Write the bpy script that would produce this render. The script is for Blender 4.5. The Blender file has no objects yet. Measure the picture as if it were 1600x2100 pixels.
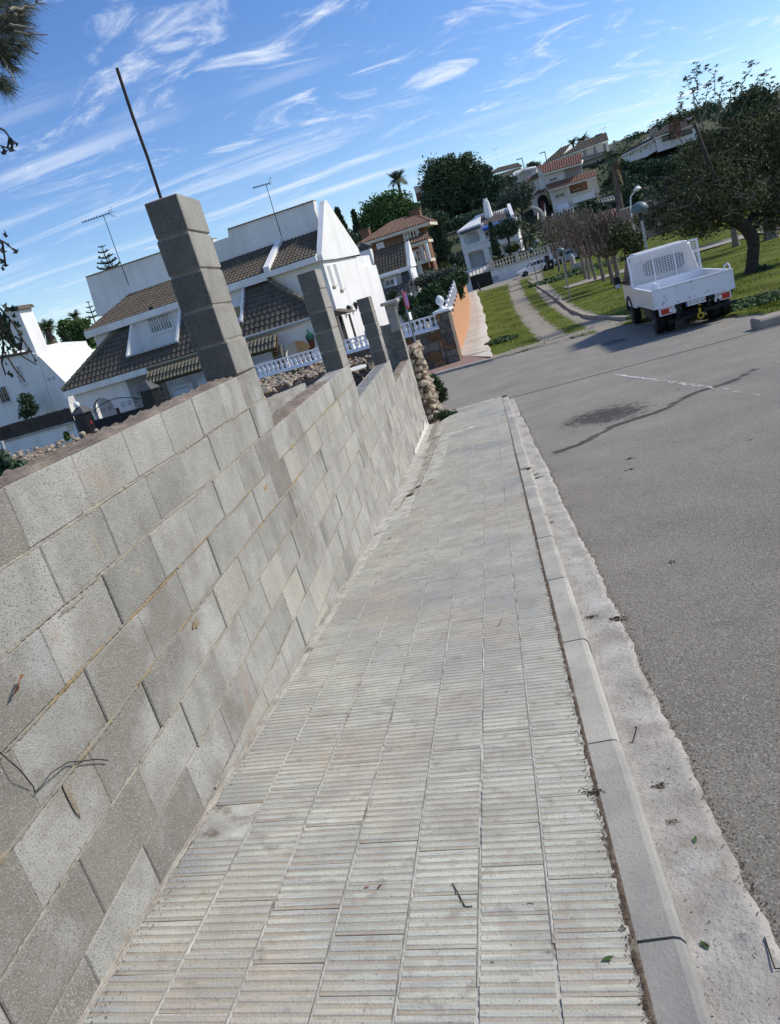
import bpy, math, random
import numpy as np
from mathutils import Vector, Matrix
random.seed(7); rng = np.random.default_rng(7)
S = bpy.context.scene; COL = S.collection
rad = math.radians

# ---------------------------------------------------------------- camera (eye at the origin, +Y along the block wall)
W0, H0, FPX = 1600.0, 2100.0, 1534.0
_n = np.array([1564., 5232., FPX]); UP = -_n/np.linalg.norm(_n)
_v = np.array([135., -490., FPX]); _v = _v - UP*(_v@UP); FW = _v/np.linalg.norm(_v)
RI = np.cross(FW, UP); RM = np.stack([RI, FW, UP])
def ray(u, v):
    return Vector(RM @ np.array([u-W0/2, v-H0/2, FPX]))
cam = bpy.data.cameras.new('camera'); camo = bpy.data.objects.new('camera', cam); COL.objects.link(camo)
cam.sensor_fit = 'VERTICAL'; cam.sensor_height = 24.0; cam.lens = 24.0*FPX/H0
cam.clip_start = 0.05; cam.clip_end = 5000
_r = RM@np.array([1., 0, 0]); _u = RM@np.array([0, -1., 0]); _b = RM@np.array([0, 0, -1.])
camo.matrix_world = Matrix(((_r[0], _u[0], _b[0], 0), (_r[1], _u[1], _b[1], 0), (_r[2], _u[2], _b[2], 0), (0, 0, 0, 1)))
S.camera = camo

# ---------------------------------------------------------------- sky and sun
SUN_AZ, SUN_EL = rad(71), rad(40)
wd = bpy.data.worlds.new('World'); S.world = wd; wd.use_nodes = True
def build_sky():
    nt = wd.node_tree; N = nt.nodes; L = nt.links; N.clear()
    out = N.new('ShaderNodeOutputWorld'); bg = N.new('ShaderNodeBackground'); bg.inputs['Strength'].default_value = 0.115
    sky = N.new('ShaderNodeTexSky'); sky.sky_type = 'NISHITA'; sky.sun_disc = False
    sky.sun_elevation = SUN_EL; sky.sun_rotation = SUN_AZ; sky.altitude = 50; sky.air_density = 1.0; sky.dust_density = 0.2; sky.ozone_density = 2.2
    tc = N.new('ShaderNodeTexCoord'); sep = N.new('ShaderNodeSeparateXYZ'); L.new(tc.outputs['Generated'], sep.inputs[0])
    def m(op, a, b=None, c=None):
        n = N.new('ShaderNodeMath'); n.operation = op
        for i, x in enumerate((a, b, c)):
            if x is None: continue
            if isinstance(x, (int, float)): n.inputs[i].default_value = x
            else: L.new(x, n.inputs[i])
        return n.outputs[0]
    z = m('MAXIMUM', sep.outputs[2], 0.0)
    k = m('DIVIDE', 1.0, m('ADD', z, 0.10))
    px = m('MULTIPLY', sep.outputs[0], k); py = m('MULTIPLY', sep.outputs[1], k)
    def noise(ax, ay, off, scale, detail, rough, dist):
        c = N.new('ShaderNodeCombineXYZ'); L.new(m('MULTIPLY', px, ax), c.inputs[0]); L.new(m('MULTIPLY', py, ay), c.inputs[1]); c.inputs[2].default_value = off
        r = N.new('ShaderNodeVectorRotate'); r.rotation_type = 'Z_AXIS'; r.inputs['Angle'].default_value = 0.06
        L.new(c.outputs[0], r.inputs[0])
        n = N.new('ShaderNodeTexNoise'); n.inputs['Scale'].default_value = scale; n.inputs['Detail'].default_value = detail
        n.inputs['Roughness'].default_value = rough; n.inputs['Distortion'].default_value = dist
        L.new(r.outputs[0], n.inputs['Vector']); return n.outputs[0]
    def ramp(x, a, b):
        n = N.new('ShaderNodeMapRange'); n.interpolation_type = 'SMOOTHSTEP'; L.new(x, n.inputs[0])
        n.inputs[1].default_value = a; n.inputs[2].default_value = b; return n.outputs[0]
    streak = noise(0.30, 1.7, 29.0, 1.5, 9, 0.62, 0.9)
    wisp = noise(0.8, 1.2, 33.0, 2.3, 10, 0.68, 1.6)
    big = noise(0.5, 0.6, 51.0, 0.9, 3, 0.5, 0.3)
    a = m('MULTIPLY', ramp(streak, 0.49, 0.73), ramp(big, 0.40, 0.60))
    b = m('MULTIPLY', ramp(wisp, 0.51, 0.76), ramp(big, 0.68, 0.40))
    cl = m('MINIMUM', m('ADD', m('MULTIPLY', a, 0.72), m('MULTIPLY', b, 0.85)), 0.92)
    cl = m('ADD', m('MULTIPLY', cl, 0.92), 0.015)
    mix = N.new('ShaderNodeMixRGB'); L.new(cl, mix.inputs[0])
    hs = N.new('ShaderNodeHueSaturation'); hs.inputs['Hue'].default_value = 0.512; hs.inputs['Saturation'].default_value = 1.27; hs.inputs['Value'].default_value = 0.92
    L.new(sky.outputs[0], hs.inputs['Color'])
    L.new(hs.outputs[0], mix.inputs[1]); mix.inputs[2].default_value = (5.6, 5.95, 6.5, 1)
    L.new(mix.outputs[0], bg.inputs[0]); L.new(bg.outputs[0], out.inputs[0])
build_sky()
sl = bpy.data.lights.new('sun', 'SUN'); sl.energy = 2.9; sl.angle = rad(7.0); sl.color = (1.0, 0.94, 0.83)
so = bpy.data.objects.new('sun', sl); COL.objects.link(so)
_d = Vector((math.sin(SUN_AZ)*math.cos(SUN_EL), math.cos(SUN_AZ)*math.cos(SUN_EL), math.sin(SUN_EL)))
so.rotation_euler = _d.to_track_quat('Z', 'Y').to_euler(); so.location = _d*60
S.view_settings.view_transform = 'Standard'; S.view_settings.look = 'None'
S.view_settings.exposure = 0.62; S.view_settings.gamma = 1.0; S.view_settings.use_curve_mapping = False
S.render.engine = 'CYCLES'
try: S.cycles.use_denoising = True
except Exception: pass
S.cycles.max_bounces = 6; S.cycles.transparent_max_bounces = 6

# ---------------------------------------------------------------- helpers
def tag(o, label=None, cat=None, group=None, kind=None):
    if label: o['label'] = label
    if cat: o['category'] = cat
    if group: o['group'] = group
    if kind: o['kind'] = kind
    return o
def thing(name, label, cat, loc=(0, 0, 0), rz=0.0, group=None):
    o = bpy.data.objects.new(name, None); o.empty_display_size = 0.1; COL.objects.link(o)
    o.location = loc; o.rotation_euler = (0, 0, rz); return tag(o, label, cat, group)
def place(name, me, parent=None, loc=None, rot=None, scale=None):
    o = bpy.data.objects.new(name, me); COL.objects.link(o)
    if parent: o.parent = parent
    if loc is not None: o.location = loc
    if rot is not None: o.rotation_euler = rot
    if scale is not None: o.scale = scale
    return o
def np_mesh(name, V, F, mat, smooth=False):
    V = np.asarray(V, dtype=np.float32); F = np.asarray(F, dtype=np.int32); k = F.shape[1]
    me = bpy.data.meshes.new(name); me.vertices.add(len(V)); me.vertices.foreach_set('co', V.ravel())
    me.loops.add(F.size); me.loops.foreach_set('vertex_index', F.ravel())
    me.polygons.add(len(F)); me.polygons.foreach_set('loop_start', np.arange(len(F), dtype=np.int32)*k)
    if smooth: me.polygons.foreach_set('use_smooth', np.ones(len(F), dtype=bool))
    me.update(calc_edges=True); me.materials.append(mat); return me
class MB:
    def __init__(s): s.v = []; s.f = []; s.T = None
    def add(s, vs, fs):
        b = len(s.v); s.v += [tuple(s.T @ Vector(p)) if s.T else tuple(p) for p in vs]; s.f += [tuple(b+i for i in f) for f in fs]; return s
    def hexa(s, p): return s.add(p, [(0, 3, 2, 1), (4, 5, 6, 7), (0, 1, 5, 4), (1, 2, 6, 5), (2, 3, 7, 6), (3, 0, 4, 7)])
    def box(s, x0, x1, y0, y1, z0, z1):
        if x0 > x1: x0, x1 = x1, x0
        if y0 > y1: y0, y1 = y1, y0
        if z0 > z1: z0, z1 = z1, z0
        return s.hexa([(x0, y0, z0), (x1, y0, z0), (x1, y1, z0), (x0, y1, z0), (x0, y0, z1), (x1, y0, z1), (x1, y1, z1), (x0, y1, z1)])
    def cbox(s, x0, x1, y0, y1, z0, z1, c):
        # chamfered box
        V = []; idx = {}
        X = (x0, x1); Y = (y0, y1); Z = (z0, z1)
        for i in (0, 1):
            for j in (0, 1):
                for k in (0, 1):
                    dx = c if i == 0 else -c; dy = c if j == 0 else -c; dz = c if k == 0 else -c
                    idx[i, j, k] = len(V); V += [(X[i], Y[j]+dy, Z[k]+dz), (X[i]+dx, Y[j], Z[k]+dz), (X[i]+dx, Y[j]+dy, Z[k])]
        g = lambda i, j, k, a: idx[i, j, k]+a
        F = []
        for i in (0, 1):
            q = [g(i, 0, 0, 0), g(i, 1, 0, 0), g(i, 1, 1, 0), g(i, 0, 1, 0)]; F.append(q[::-1] if i == 0 else q)
            q = [g(0, i, 0, 1), g(1, i, 0, 1), g(1, i, 1, 1), g(0, i, 1, 1)]; F.append(q if i == 0 else q[::-1])
            q = [g(0, 0, i, 2), g(1, 0, i, 2), g(1, 1, i, 2), g(0, 1, i, 2)]; F.append(q[::-1] if i == 0 else q)
        for a in (0, 1):
            for b in (0, 1):
                F.append([g(a, b, 0, 0), g(a, b, 0, 1), g(a, b, 1, 1), g(a, b, 1, 0)])
                F.append([g(a, 0, b, 0), g(a, 0, b, 2), g(a, 1, b, 2), g(a, 1, b, 0)])
                F.append([g(0, a, b, 1), g(0, a, b, 2), g(1, a, b, 2), g(1, a, b, 1)])
                for c2 in (0, 1): F.append([g(a, b, c2, 0), g(a, b, c2, 1), g(a, b, c2, 2)])
        return s.add(V, F)
    def prism(s, pts, vec):
        n = len(pts); vec = Vector(vec); a = [Vector(p) for p in pts]; b = [p+vec for p in a]
        return s.add(a+b, [tuple(range(n))[::-1], tuple(range(n, 2*n))]+[(i, (i+1) % n, n+(i+1) % n, n+i) for i in range(n)])
    def tube(s, pts, rs, n=8, cap=True):
        pts = [Vector(p) for p in pts]
        if isinstance(rs, (int, float)): rs = [rs]*len(pts)
        V = []; ref = None
        for i, p in enumerate(pts):
            d = (pts[min(i+1, len(pts)-1)]-pts[max(i-1, 0)])
            d = d.normalized() if d.length > 1e-9 else Vector((0, 0, 1))
            if ref is None: ref = Vector((0, 0, 1)) if abs(d.z) < .9 else Vector((1, 0, 0))
            a = d.cross(ref).normalized(); b = a.cross(d).normalized(); ref = b
            for k in range(n):
                t = 2*math.pi*k/n; V.append(p+(a*math.cos(t)+b*math.sin(t))*rs[i])
        F = []
        for i in range(len(pts)-1):
            for k in range(n):
                F.append((i*n+k, i*n+(k+1) % n, (i+1)*n+(k+1) % n, (i+1)*n+k))
        if cap: F += [tuple(range(n))[::-1], tuple(range((len(pts)-1)*n, len(pts)*n))]
        return s.add(V, F)
    def lathe(s, prof, c=(0, 0, 0), n=12, ax='z'):
        V = []
        for r, h in prof:
            for k in range(n):
                t = 2*math.pi*k/n; x, y = r*math.cos(t), r*math.sin(t)
                V.append((c[0]+x, c[1]+y, c[2]+h) if ax == 'z' else ((c[0]+h, c[1]+x, c[2]+y) if ax == 'x' else (c[0]+y, c[1]+h, c[2]+x)))
        F = []
        for i in range(len(prof)-1):
            for k in range(n): F.append((i*n+k, i*n+(k+1) % n, (i+1)*n+(k+1) % n, (i+1)*n+k))
        F += [tuple(range(n))[::-1], tuple(range((len(prof)-1)*n, len(prof)*n))]
        return s.add(V, F)
    def mesh(s, name, mat, smooth=False):
        me = bpy.data.meshes.new(name); me.from_pydata(s.v, [], s.f); me.update(); me.materials.append(mat)
        if smooth: me.polygons.foreach_set('use_smooth', np.ones(len(me.polygons), dtype=bool))
        return me
    def build(s, name, mat, parent=None, smooth=False):
        return place(name, s.mesh(name, mat, smooth), parent)
def B(name, mat, parent, *a): return MB().box(*a).build(name, mat, parent)

# ---------------------------------------------------------------- materials
def mk(name, base, rough=.85, var=.12, vs=5., bump=0., bs=60., objv=0., isl=0., speck=None, spec=.25, metal=0., stain=None, streak=None, coord='P', pattern=None):
    m = bpy.data.materials.new(name); m.use_nodes = True; nt = m.node_tree; N = nt.nodes; L = nt.links
    bs_ = N['Principled BSDF']; bs_.inputs['Roughness'].default_value = rough; bs_.inputs['Metallic'].default_value = metal
    bs_.inputs['Specular IOR Level'].default_value = spec
    if coord == 'P': g = N.new('ShaderNodeNewGeometry'); co = g.outputs['Position']
    else: g = N.new('ShaderNodeTexCoord'); co = g.outputs['Object']
    def noise(sc, det=5, ro=.6, vec=None):
        n = N.new('ShaderNodeTexNoise'); n.inputs['Scale'].default_value = sc; n.inputs['Detail'].default_value = det; n.inputs['Roughness'].default_value = ro
        L.new(vec or co, n.inputs['Vector']); return n.outputs[0]
    def rampv(x, a, b, lo=0., hi=1.):
        n = N.new('ShaderNodeMapRange'); L.new(x, n.inputs[0]); n.inputs[1].default_value = a; n.inputs[2].default_value = b; n.inputs[3].default_value = lo; n.inputs[4].default_value = hi; return n.outputs[0]
    def mixc(f, a, b, mode='MIX'):
        n = N.new('ShaderNodeMixRGB'); n.blend_type = mode
        for i, x in ((0, f), (1, a), (2, b)):
            if isinstance(x, (int, float)): n.inputs[i].default_value = x
            elif isinstance(x, tuple): n.inputs[i].default_value = x+(1,) if len(x) == 3 else x
            else: L.new(x, n.inputs[i])
        return n.outputs[0]
    dk = tuple(c*(1-var) for c in base); lt = tuple(min(.95, c*(1+var)) for c in base)
    col = mixc(rampv(noise(vs), .3, .7), dk, lt)
    if pattern == 'brick':
        b = N.new('ShaderNodeTexBrick'); b.inputs['Scale'].default_value = 4.; b.inputs['Color1'].default_value = base+(1,); b.inputs['Color2'].default_value = dk+(1,)
        b.inputs['Mortar'].default_value = tuple(c*1.25 for c in base)+(1,); b.inputs['Mortar Size'].default_value = .012; b.inputs['Row Height'].default_value = .28; b.inputs['Brick Width'].default_value = 1.0
        mp = N.new('ShaderNodeMapping'); mp.inputs['Rotation'].default_value = (rad(90), 0, 0); L.new(co, mp.inputs[0]); L.new(mp.outputs[0], b.inputs['Vector']); col = mixc(.65, col, b.outputs[0])
    if streak:   # (colour, amount, scale) vertical weathering
        mp = N.new('ShaderNodeMapping'); mp.inputs['Scale'].default_value = (1, 1, .08); L.new(co, mp.inputs[0])
        col = mixc(rampv(noise(streak[2], 4, .6, mp.outputs[0]), .48, .75, 0, streak[1]), col, streak[0])
    for st in (stain or []):  # (colour, scale, lo, hi, amount)
        col = mixc(rampv(noise(st[1], 4), st[2], st[3], 0, st[4]), col, st[0])
    if speck:    # list of (colour, scale, threshold)
        for sc, s2, th in speck:
            v = N.new('ShaderNodeTexVoronoi'); v.inputs['Scale'].default_value = s2; L.new(co, v.inputs['Vector'])
            sp = N.new('ShaderNodeSeparateColor'); L.new(v.outputs['Color'], sp.inputs[0])
            col = mixc(rampv(sp.outputs[0], th, th+.05), col, sc)
    if objv or isl:
        if objv: oi = N.new('ShaderNodeObjectInfo'); rv = oi.outputs['Random']; am = objv
        else: oi = N.new('ShaderNodeNewGeometry'); rv = oi.outputs['Random Per Island']; am = isl
        hs = N.new('ShaderNodeHueSaturation'); L.new(rampv(rv, 0, 1, 1-am, 1+am), hs.inputs['Value']); L.new(col, hs.inputs['Color'])
        if isl: L.new(rampv(rv, 0, 1, .485, .515), hs.inputs['Hue'])
        col = hs.outputs[0]
    L.new(col, bs_.inputs['Base Color'])
    if bump:
        bn = N.new('ShaderNodeBump'); bn.inputs['Strength'].default_value = min(1, bump*1.0); bn.inputs['Distance'].default_value = .02
        L.new(noise(bs, 6, .7), bn.inputs['Height']); L.new(bn.outputs[0], bs_.inputs['Normal'])
    m['_'] = 0; return m
CONC = ((.19, .18, .16), 300., .86), ((.42, .405, .37), 340., .88)
MT = {}
STN = [((.225, .205, .17), 1.7, .49, .66, .8), ((.50, .485, .455), 2.9, .52, .68, .75), ((.37, .255, .17), 2.2, .64, .74, .5)]
MT['block'] = mk('concrete_block', (.385, .368, .325), .95, .14, 7., .6, 190., objv=.07, speck=CONC, streak=((.45, .44, .40), .6, 6.), stain=STN)
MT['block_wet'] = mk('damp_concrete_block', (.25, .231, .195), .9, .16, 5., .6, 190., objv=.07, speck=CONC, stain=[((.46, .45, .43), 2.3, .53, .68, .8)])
MT['block_grey'] = mk('grey_concrete_block', (.345, .33, .29), .95, .14, 6., .6, 170., objv=.06, speck=CONC, streak=((.40, .39, .35), .5, 6.), stain=[((.18, .165, .14), 1.6, .46, .66, .8), ((.40, .39, .36), 3.3, .55, .70, .6)])
MT['block_end'] = mk('dark_block_end', (.185, .170, .142), .95, .2, 5., .6, 170., objv=.12, speck=(((.06, .056, .05), 300., .86), ((.20, .19, .17), 340., .9)), stain=[((.19, .18, .155), 2.5, .55, .7, .7)])
MT['block_tan'] = mk('tan_concrete_block', (.40, .375, .31), .95, .12, 3., .5, 190., objv=.08, speck=CONC, streak=((.50, .48, .43), .5, 7.))
MT['mortar'] = mk('grey_mortar', (.33, .30, .25), .95, .2, 12., .7, 120., stain=[((.15, .13, .10), 4., .5, .7, .7)])
MT['mortar_top'] = mk('brown_mortar', (.27, .22, .17), .95, .3, 14., .8, 60., stain=[((.13, .10, .08), 6., .45, .65, .7)])
MT['mortar_orange'] = mk('orange_mortar', (.37, .275, .15), .95, .3, 16., .8, 120., stain=[((.33, .31, .27), 3.5, .42, .56, .95), ((.45, .33, .14), 9., .55, .7, .6)])
MT['mortar_pale'] = mk('pale_mortar', (.36, .32, .25), .95, .25, 16., .7, 120., stain=[((.36, .35, .32), 7., .45, .7, .8)])
MT['tile_bed'] = mk('tile_bed', (.47, .455, .40), .95, .25, 8., .6, 120., stain=[((.17, .14, .11), 6., .56, .70, .9)])
MT['kerb'] = mk('kerb_concrete', (.37, .352, .305), .92, .16, 3.5, .4, 90., objv=.09, stain=[((.215, .22, .225), 1.15, .50, .66, .85), ((.45, .42, .35), 2.4, .58, .72, .6), ((.20, .18, .15), 9., .62, .74, .5)], speck=[((.25, .23, .2), 210., .95)])
MT['kerb_dark'] = mk('dark_kerb_concrete', (.27, .26, .235), .9, .16, 4., .4, 90., objv=.05, stain=[((.17, .175, .18), 1.6, .46, .62, .8), ((.36, .34, .30), 3., .56, .7, .6)])
MT['gutter'] = mk('gutter_concrete', (.395, .37, .325), .95, .2, 6., .7, 45., stain=[((.26, .225, .185), 2.8, .50, .64, .6), ((.50, .48, .44), 5., .54, .68, .65), ((.24, .235, .23), 11., .58, .70, .5)], speck=[((.2, .17, .14), 190., .95)])
MT['white'] = mk('white_render', (.80, .79, .77), .85, .03, 2., .08, 40., streak=((.52, .50, .45), .5, 1.6), stain=[((.70, .68, .63), .5, .5, .7, .6)])
MT['white2'] = mk('greyish_white_render', (.79, .785, .76), .85, .05, 2., .08, 40., streak=((.50, .49, .45), .5, 1.6), stain=[((.66, .65, .61), .5, .5, .7, .6)])
MT['white_paint'] = mk('white_paint', (.80, .80, .80), .5, .03, 3.)
MT['cream'] = mk('cream_render', (.62, .56, .44), .85, .06, 2., streak=((.42, .38, .30), .3, 2.0))
MT['beige'] = mk('beige_render', (.55, .50, .44), .85, .06, 2., streak=((.38, .35, .31), .3, 2.0))
MT['greige'] = mk('grey_white_render', (.62, .59, .55), .9, .06, 2., streak=((.36, .35, .33), .3, 2.0))
MT['shade_beige'] = mk('shaded_beige_render', (.27, .24, .21), .9, .1, 2.)  # flat recess panel, shade under the roof overhang put into its colour
MT['peach'] = mk('peach_render', (.62, .44, .27), .85, .05, 2.)
MT['yellow'] = mk('yellow_render', (.55, .38, .10), .85, .05, 2.)
MT['orange_wall'] = mk('orange_render', (.52, .27, .14), .85, .10, 3., streak=((.36, .22, .13), .5, 6.))
MT['pink_wall'] = mk('pink_render', (.34, .22, .18), .9, .12, 2., streak=((.24, .17, .14), .5, 3.))
MT['brickwall'] = mk('brown_brick', (.20, .105, .068), .9, .2, 5., pattern='brick')
MT['stone_clad'] = mk('dark_stone_wall', (.13, .115, .10), .9, .3, 3., .5, 30., stain=[((.22, .13, .06), 2.2, .55, .65, .7)])
MT['slab_stone'] = mk('cladding_stone', (.15, .13, .11), .85, .25, 6., .4, 40., objv=.5)
MT['slab_rust'] = mk('rusty_cladding_stone', (.22, .12, .06), .85, .3, 6., .4, 40., objv=.4)
MT['roof_brown'] = mk('brown_roof_tile', (.108, .090, .070), .9, .22, 2.2, .3, 30., stain=[((.17, .155, .125), 5., .5, .75, .7), ((.20, .15, .05), .8, .62, .75, .5)])
MT['roof_grey'] = mk('grey_roof_tile', (.105, .096, .09), .9, .2, 2.2, .3, 30., isl=.12)
MT['roof_olive'] = mk('olive_roof_tile', (.165, .15, .11), .9, .3, 6., .3, 30., stain=[((.20, .19, .10), 3., .5, .7, .6)])
MT['terracotta'] = mk('terracotta_tile', (.175, .105, .076), .85, .3, 3., .2, 30., stain=[((.20, .15, .11), 2., .5, .72, .7)])
MT['terra_red'] = mk('red_terracotta_tile', (.16, .08, .063), .85, .3, 3., .2, 30., stain=[((.34, .20, .14), 2., .5, .72, .6)])
MT['terra_orange'] = mk('orange_terracotta_tile', (.215, .118, .083), .85, .25, 3., .2, 30.)
MT['glass'] = mk('window_glass', (.03, .035, .04), .08, .2, 1., spec=.6)
MT['glass_grey'] = mk('curtained_glass', (.16, .17, .18), .2, .25, 2., spec=.5)
MT['shutter'] = mk('white_shutter', (.70, .71, .72), .6, .04, 3.)
MT['shutter_grey'] = mk('grey_shutter', (.42, .44, .45), .6, .05, 3.)
MT['dark'] = mk('dark_interior', (.02, .018, .016), .9, .3, 3.)
MT['black_paint'] = mk('black_paint', (.012, .012, .015), .4, .2, 3., spec=.4)
MT['navy'] = mk('navy_metal', (.012, .014, .025), .5, .2, 3.)
MT['blue'] = mk('blue_awning', (.03, .10, .36), .8, .1, 3.)
MT['steel'] = mk('galvanised_steel', (.28, .30, .30), .45, .1, 8., metal=.6)
MT['dark_steel'] = mk('dark_steel', (.035, .034, .036), .6, .2, 8., metal=.3)
MT['rust'] = mk('rusty_rebar', (.045, .035, .032), .85, .3, 30., .5, 80.)
MT['lampgreen'] = mk('lamp_hood', (.11, .16, .16), .45, .1, 8.)
MT['slate'] = mk('slate_cap', (.09, .09, .095), .7, .2, 4.)
MT['reed'] = mk('reed_screen', (.085, .072, .062), .95, .3, 3., .6, 60., streak=((.05, .045, .04), .6, 14.))
MT['wood'] = mk('brown_wood', (.09, .045, .025), .7, .25, 5.)
MT['rubble'] = mk('limestone_rubble', (.47, .40, .31), .95, .3, 9., .8, 40., objv=.32, stain=[((.22, .15, .09), 9., .48, .62, .8)])
MT['rubble_dark'] = mk('grey_rubble', (.20, .17, .14), .95, .3, 5., .7, 30., objv=.3, stain=[((.30, .22, .15), 4., .5, .68, .6)])
MT['soil'] = mk('brown_soil', (.22, .165, .115), .97, .3, 3., .8, 25., stain=[((.34, .29, .23), 8., .55, .7, .7), ((.11, .08, .06), 5., .55, .72, .7)])
MT['rough_dirt'] = mk('verge_dirt', (.36, .325, .27), .97, .25, 9., .9, 30., stain=[((.20, .16, .12), 7., .52, .68, .8), ((.55, .51, .44), 14., .58, .7, .8)])
MT['joint_dirt'] = mk('joint_dirt', (.13, .10, .075), .97, .4, 40., .9, 60., stain=[((.33, .29, .23), 14., .56, .70, .8)])
MT['plaster'] = mk('plaster_smear', (.62, .59, .53), .95, .12, 14., .8, 40.)
MT['walk'] = mk('path_concrete', (.43, .395, .345), .95, .15, 1.5, .4, 20., stain=[((.25, .21, .16), .8, .5, .7, .6)])
MT['curb'] = mk('old_concrete', (.31, .275, .225), .95, .2, 3., .4, 30.)
MT['pink_pave'] = mk('pink_paving', (.26, .17, .14), .95, .2, 6., .3, 30.)
MT['bark'] = mk('dark_bark', (.055, .044, .035), .95, .35, 6., .9, 25.)
MT['bark_pale'] = mk('pale_bark', (.20, .175, .145), .95, .3, 5., .8, 25.)
MT['bark_mid'] = mk('brown_bark', (.135, .11, .09), .95, .35, 6., .8, 25.)
MT['twig'] = mk('grey_twig', (.21, .185, .15), .95, .3, 20.)
MT['leaf_pine'] = mk('pine_foliage', (0.073, 0.109, 0.057), .85, .25, 1.2, isl=.45, spec=.15)
MT['leaf_pine2'] = mk('bright_pine_foliage', (0.086, 0.144, 0.048), .85, .25, 1.2, isl=.45, spec=.15)
MT['leaf_dark'] = mk('dark_foliage', (0.062, 0.098, 0.057), .8, .25, 1.5, isl=.5, spec=.2)
MT['leaf_cyp'] = mk('cypress_foliage', (0.062, 0.088, 0.052), .85, .25, 2., isl=.4, spec=.15)
MT['leaf_carob'] = mk('dull_leaf', (0.110, 0.115, 0.057), .85, .25, 2., isl=.6, spec=.08)
MT['leaf_olive'] = mk('olive_leaf', (0.112, 0.132, 0.098), .8, .25, 2., isl=.4, spec=.2)
MT['leaf_palm'] = mk('palm_frond', (0.080, 0.106, 0.056), .7, .25, 3., isl=.4, spec=.25)
MT['leaf_dry'] = mk('dry_frond', (.15, .115, .07), .9, .3, 3., isl=.4)
MT['leaf_green'] = mk('green_leaf', (.045, .085, .025), .7, .25, 3., isl=.45, spec=.2)
MT['leaf_yellow'] = mk('yellow_green_leaf', (.13, .13, .03), .7, .25, 3., isl=.45, spec=.2)
MT['leaf_hedge'] = mk('hedge_leaf', (0.055, 0.091, 0.041), .8, .25, 3., isl=.5, spec=.15)
MT['needle'] = mk('grey_green_needle', (.085, .10, .07), .8, .25, 6., isl=.4)
MT['vine'] = mk('ivy_leaf', (0.030, 0.042, 0.027), .6, .3, 10., isl=.3)
MT['blade'] = mk('grass_blade', (.120, .155, .022), .85, .3, .5, isl=.4, spec=.0, stain=[((.13, .115, .05), .35, .55, .7, .7)])
MT['weed'] = mk('weed_leaf', (.045, .085, .028), .8, .25, 3., isl=.45)
MT['litter'] = mk('dry_litter', (.085, .060, .042), .95, .4, 30., isl=.5)
MT['litter_leaf'] = mk('dry_leaf', (.17, .085, .045), .9, .3, 30., objv=.4)
MT['pale_leaf'] = mk('pale_crumb', (.58, .52, .38), .9, .25, 30., isl=.3)
MT['red'] = mk('red_lens', (.45, .02, .012), .3, .1, 5., spec=.5)
MT['lens_white'] = mk('clear_lens', (.75, .75, .72), .3, .05, 5., spec=.5)
MT['truck_white'] = mk('truck_white_paint', (.76, .775, .80), .45, .04, 2.2, spec=.4, stain=[((.50, .50, .50), 2.5, .58, .72, .45)], speck=[((.12, .07, .05), 9., .985)])
MT['bed_white'] = mk('truck_bed_paint', (.74, .75, .80), .5, .03, 3.)
MT['truck_silver'] = mk('truck_body_paint', (.62, .60, .58), .35, .04, 2., spec=.5)
MT['tyre'] = mk('tyre_rubber', (.014, .014, .014), .85, .2, 8.)
MT['rim'] = mk('grey_rim', (.20, .20, .20), .5, .15, 8., metal=.4)
MT['chassis'] = mk('truck_chassis', (.014, .015, .018), .6, .2, 8.)
MT['blue_plate'] = mk('blue_plate_band', (.02, .06, .35), .5, .05, 5.)
MT['ink'] = mk('black_lettering', (.012, .012, .012), .5, .0, 5.)
MT['yellow_paint'] = mk('yellow_hitch', (.55, .38, .03), .5, .2, 12.)
MT['chrome'] = mk('mirror_glass', (.75, .78, .8), .08, .02, 5., metal=1.)
MT['car_white'] = mk('car_white_paint', (.78, .79, .80), .25, .02, 2., spec=.5)
MT['car_blue'] = mk('car_grey_blue_paint', (.25, .31, .37), .3, .04, 2., spec=.5)
MT['sign_red'] = mk('sign_red', (.30, .03, .03), .5, .05, 5.)
MT['sign_blue'] = mk('sign_blue', (.10, .09, .28), .5, .05, 5.)
MT['line_white'] = mk('worn_road_paint', (.62, .60, .57), .9, .15, 9., stain=[((.16, .15, .14), 14., .5, .6, .6)])
MT['green_net'] = mk('green_netting', (.06, .16, .12), .9, .2, 5.)
MT['green_lantern'] = mk('green_glass', (.02, .11, .07), .4, .2, 8.)
MT['wine'] = mk('wine_glass_panel', (.11, .025, .02), .4, .2, 8.)

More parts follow.
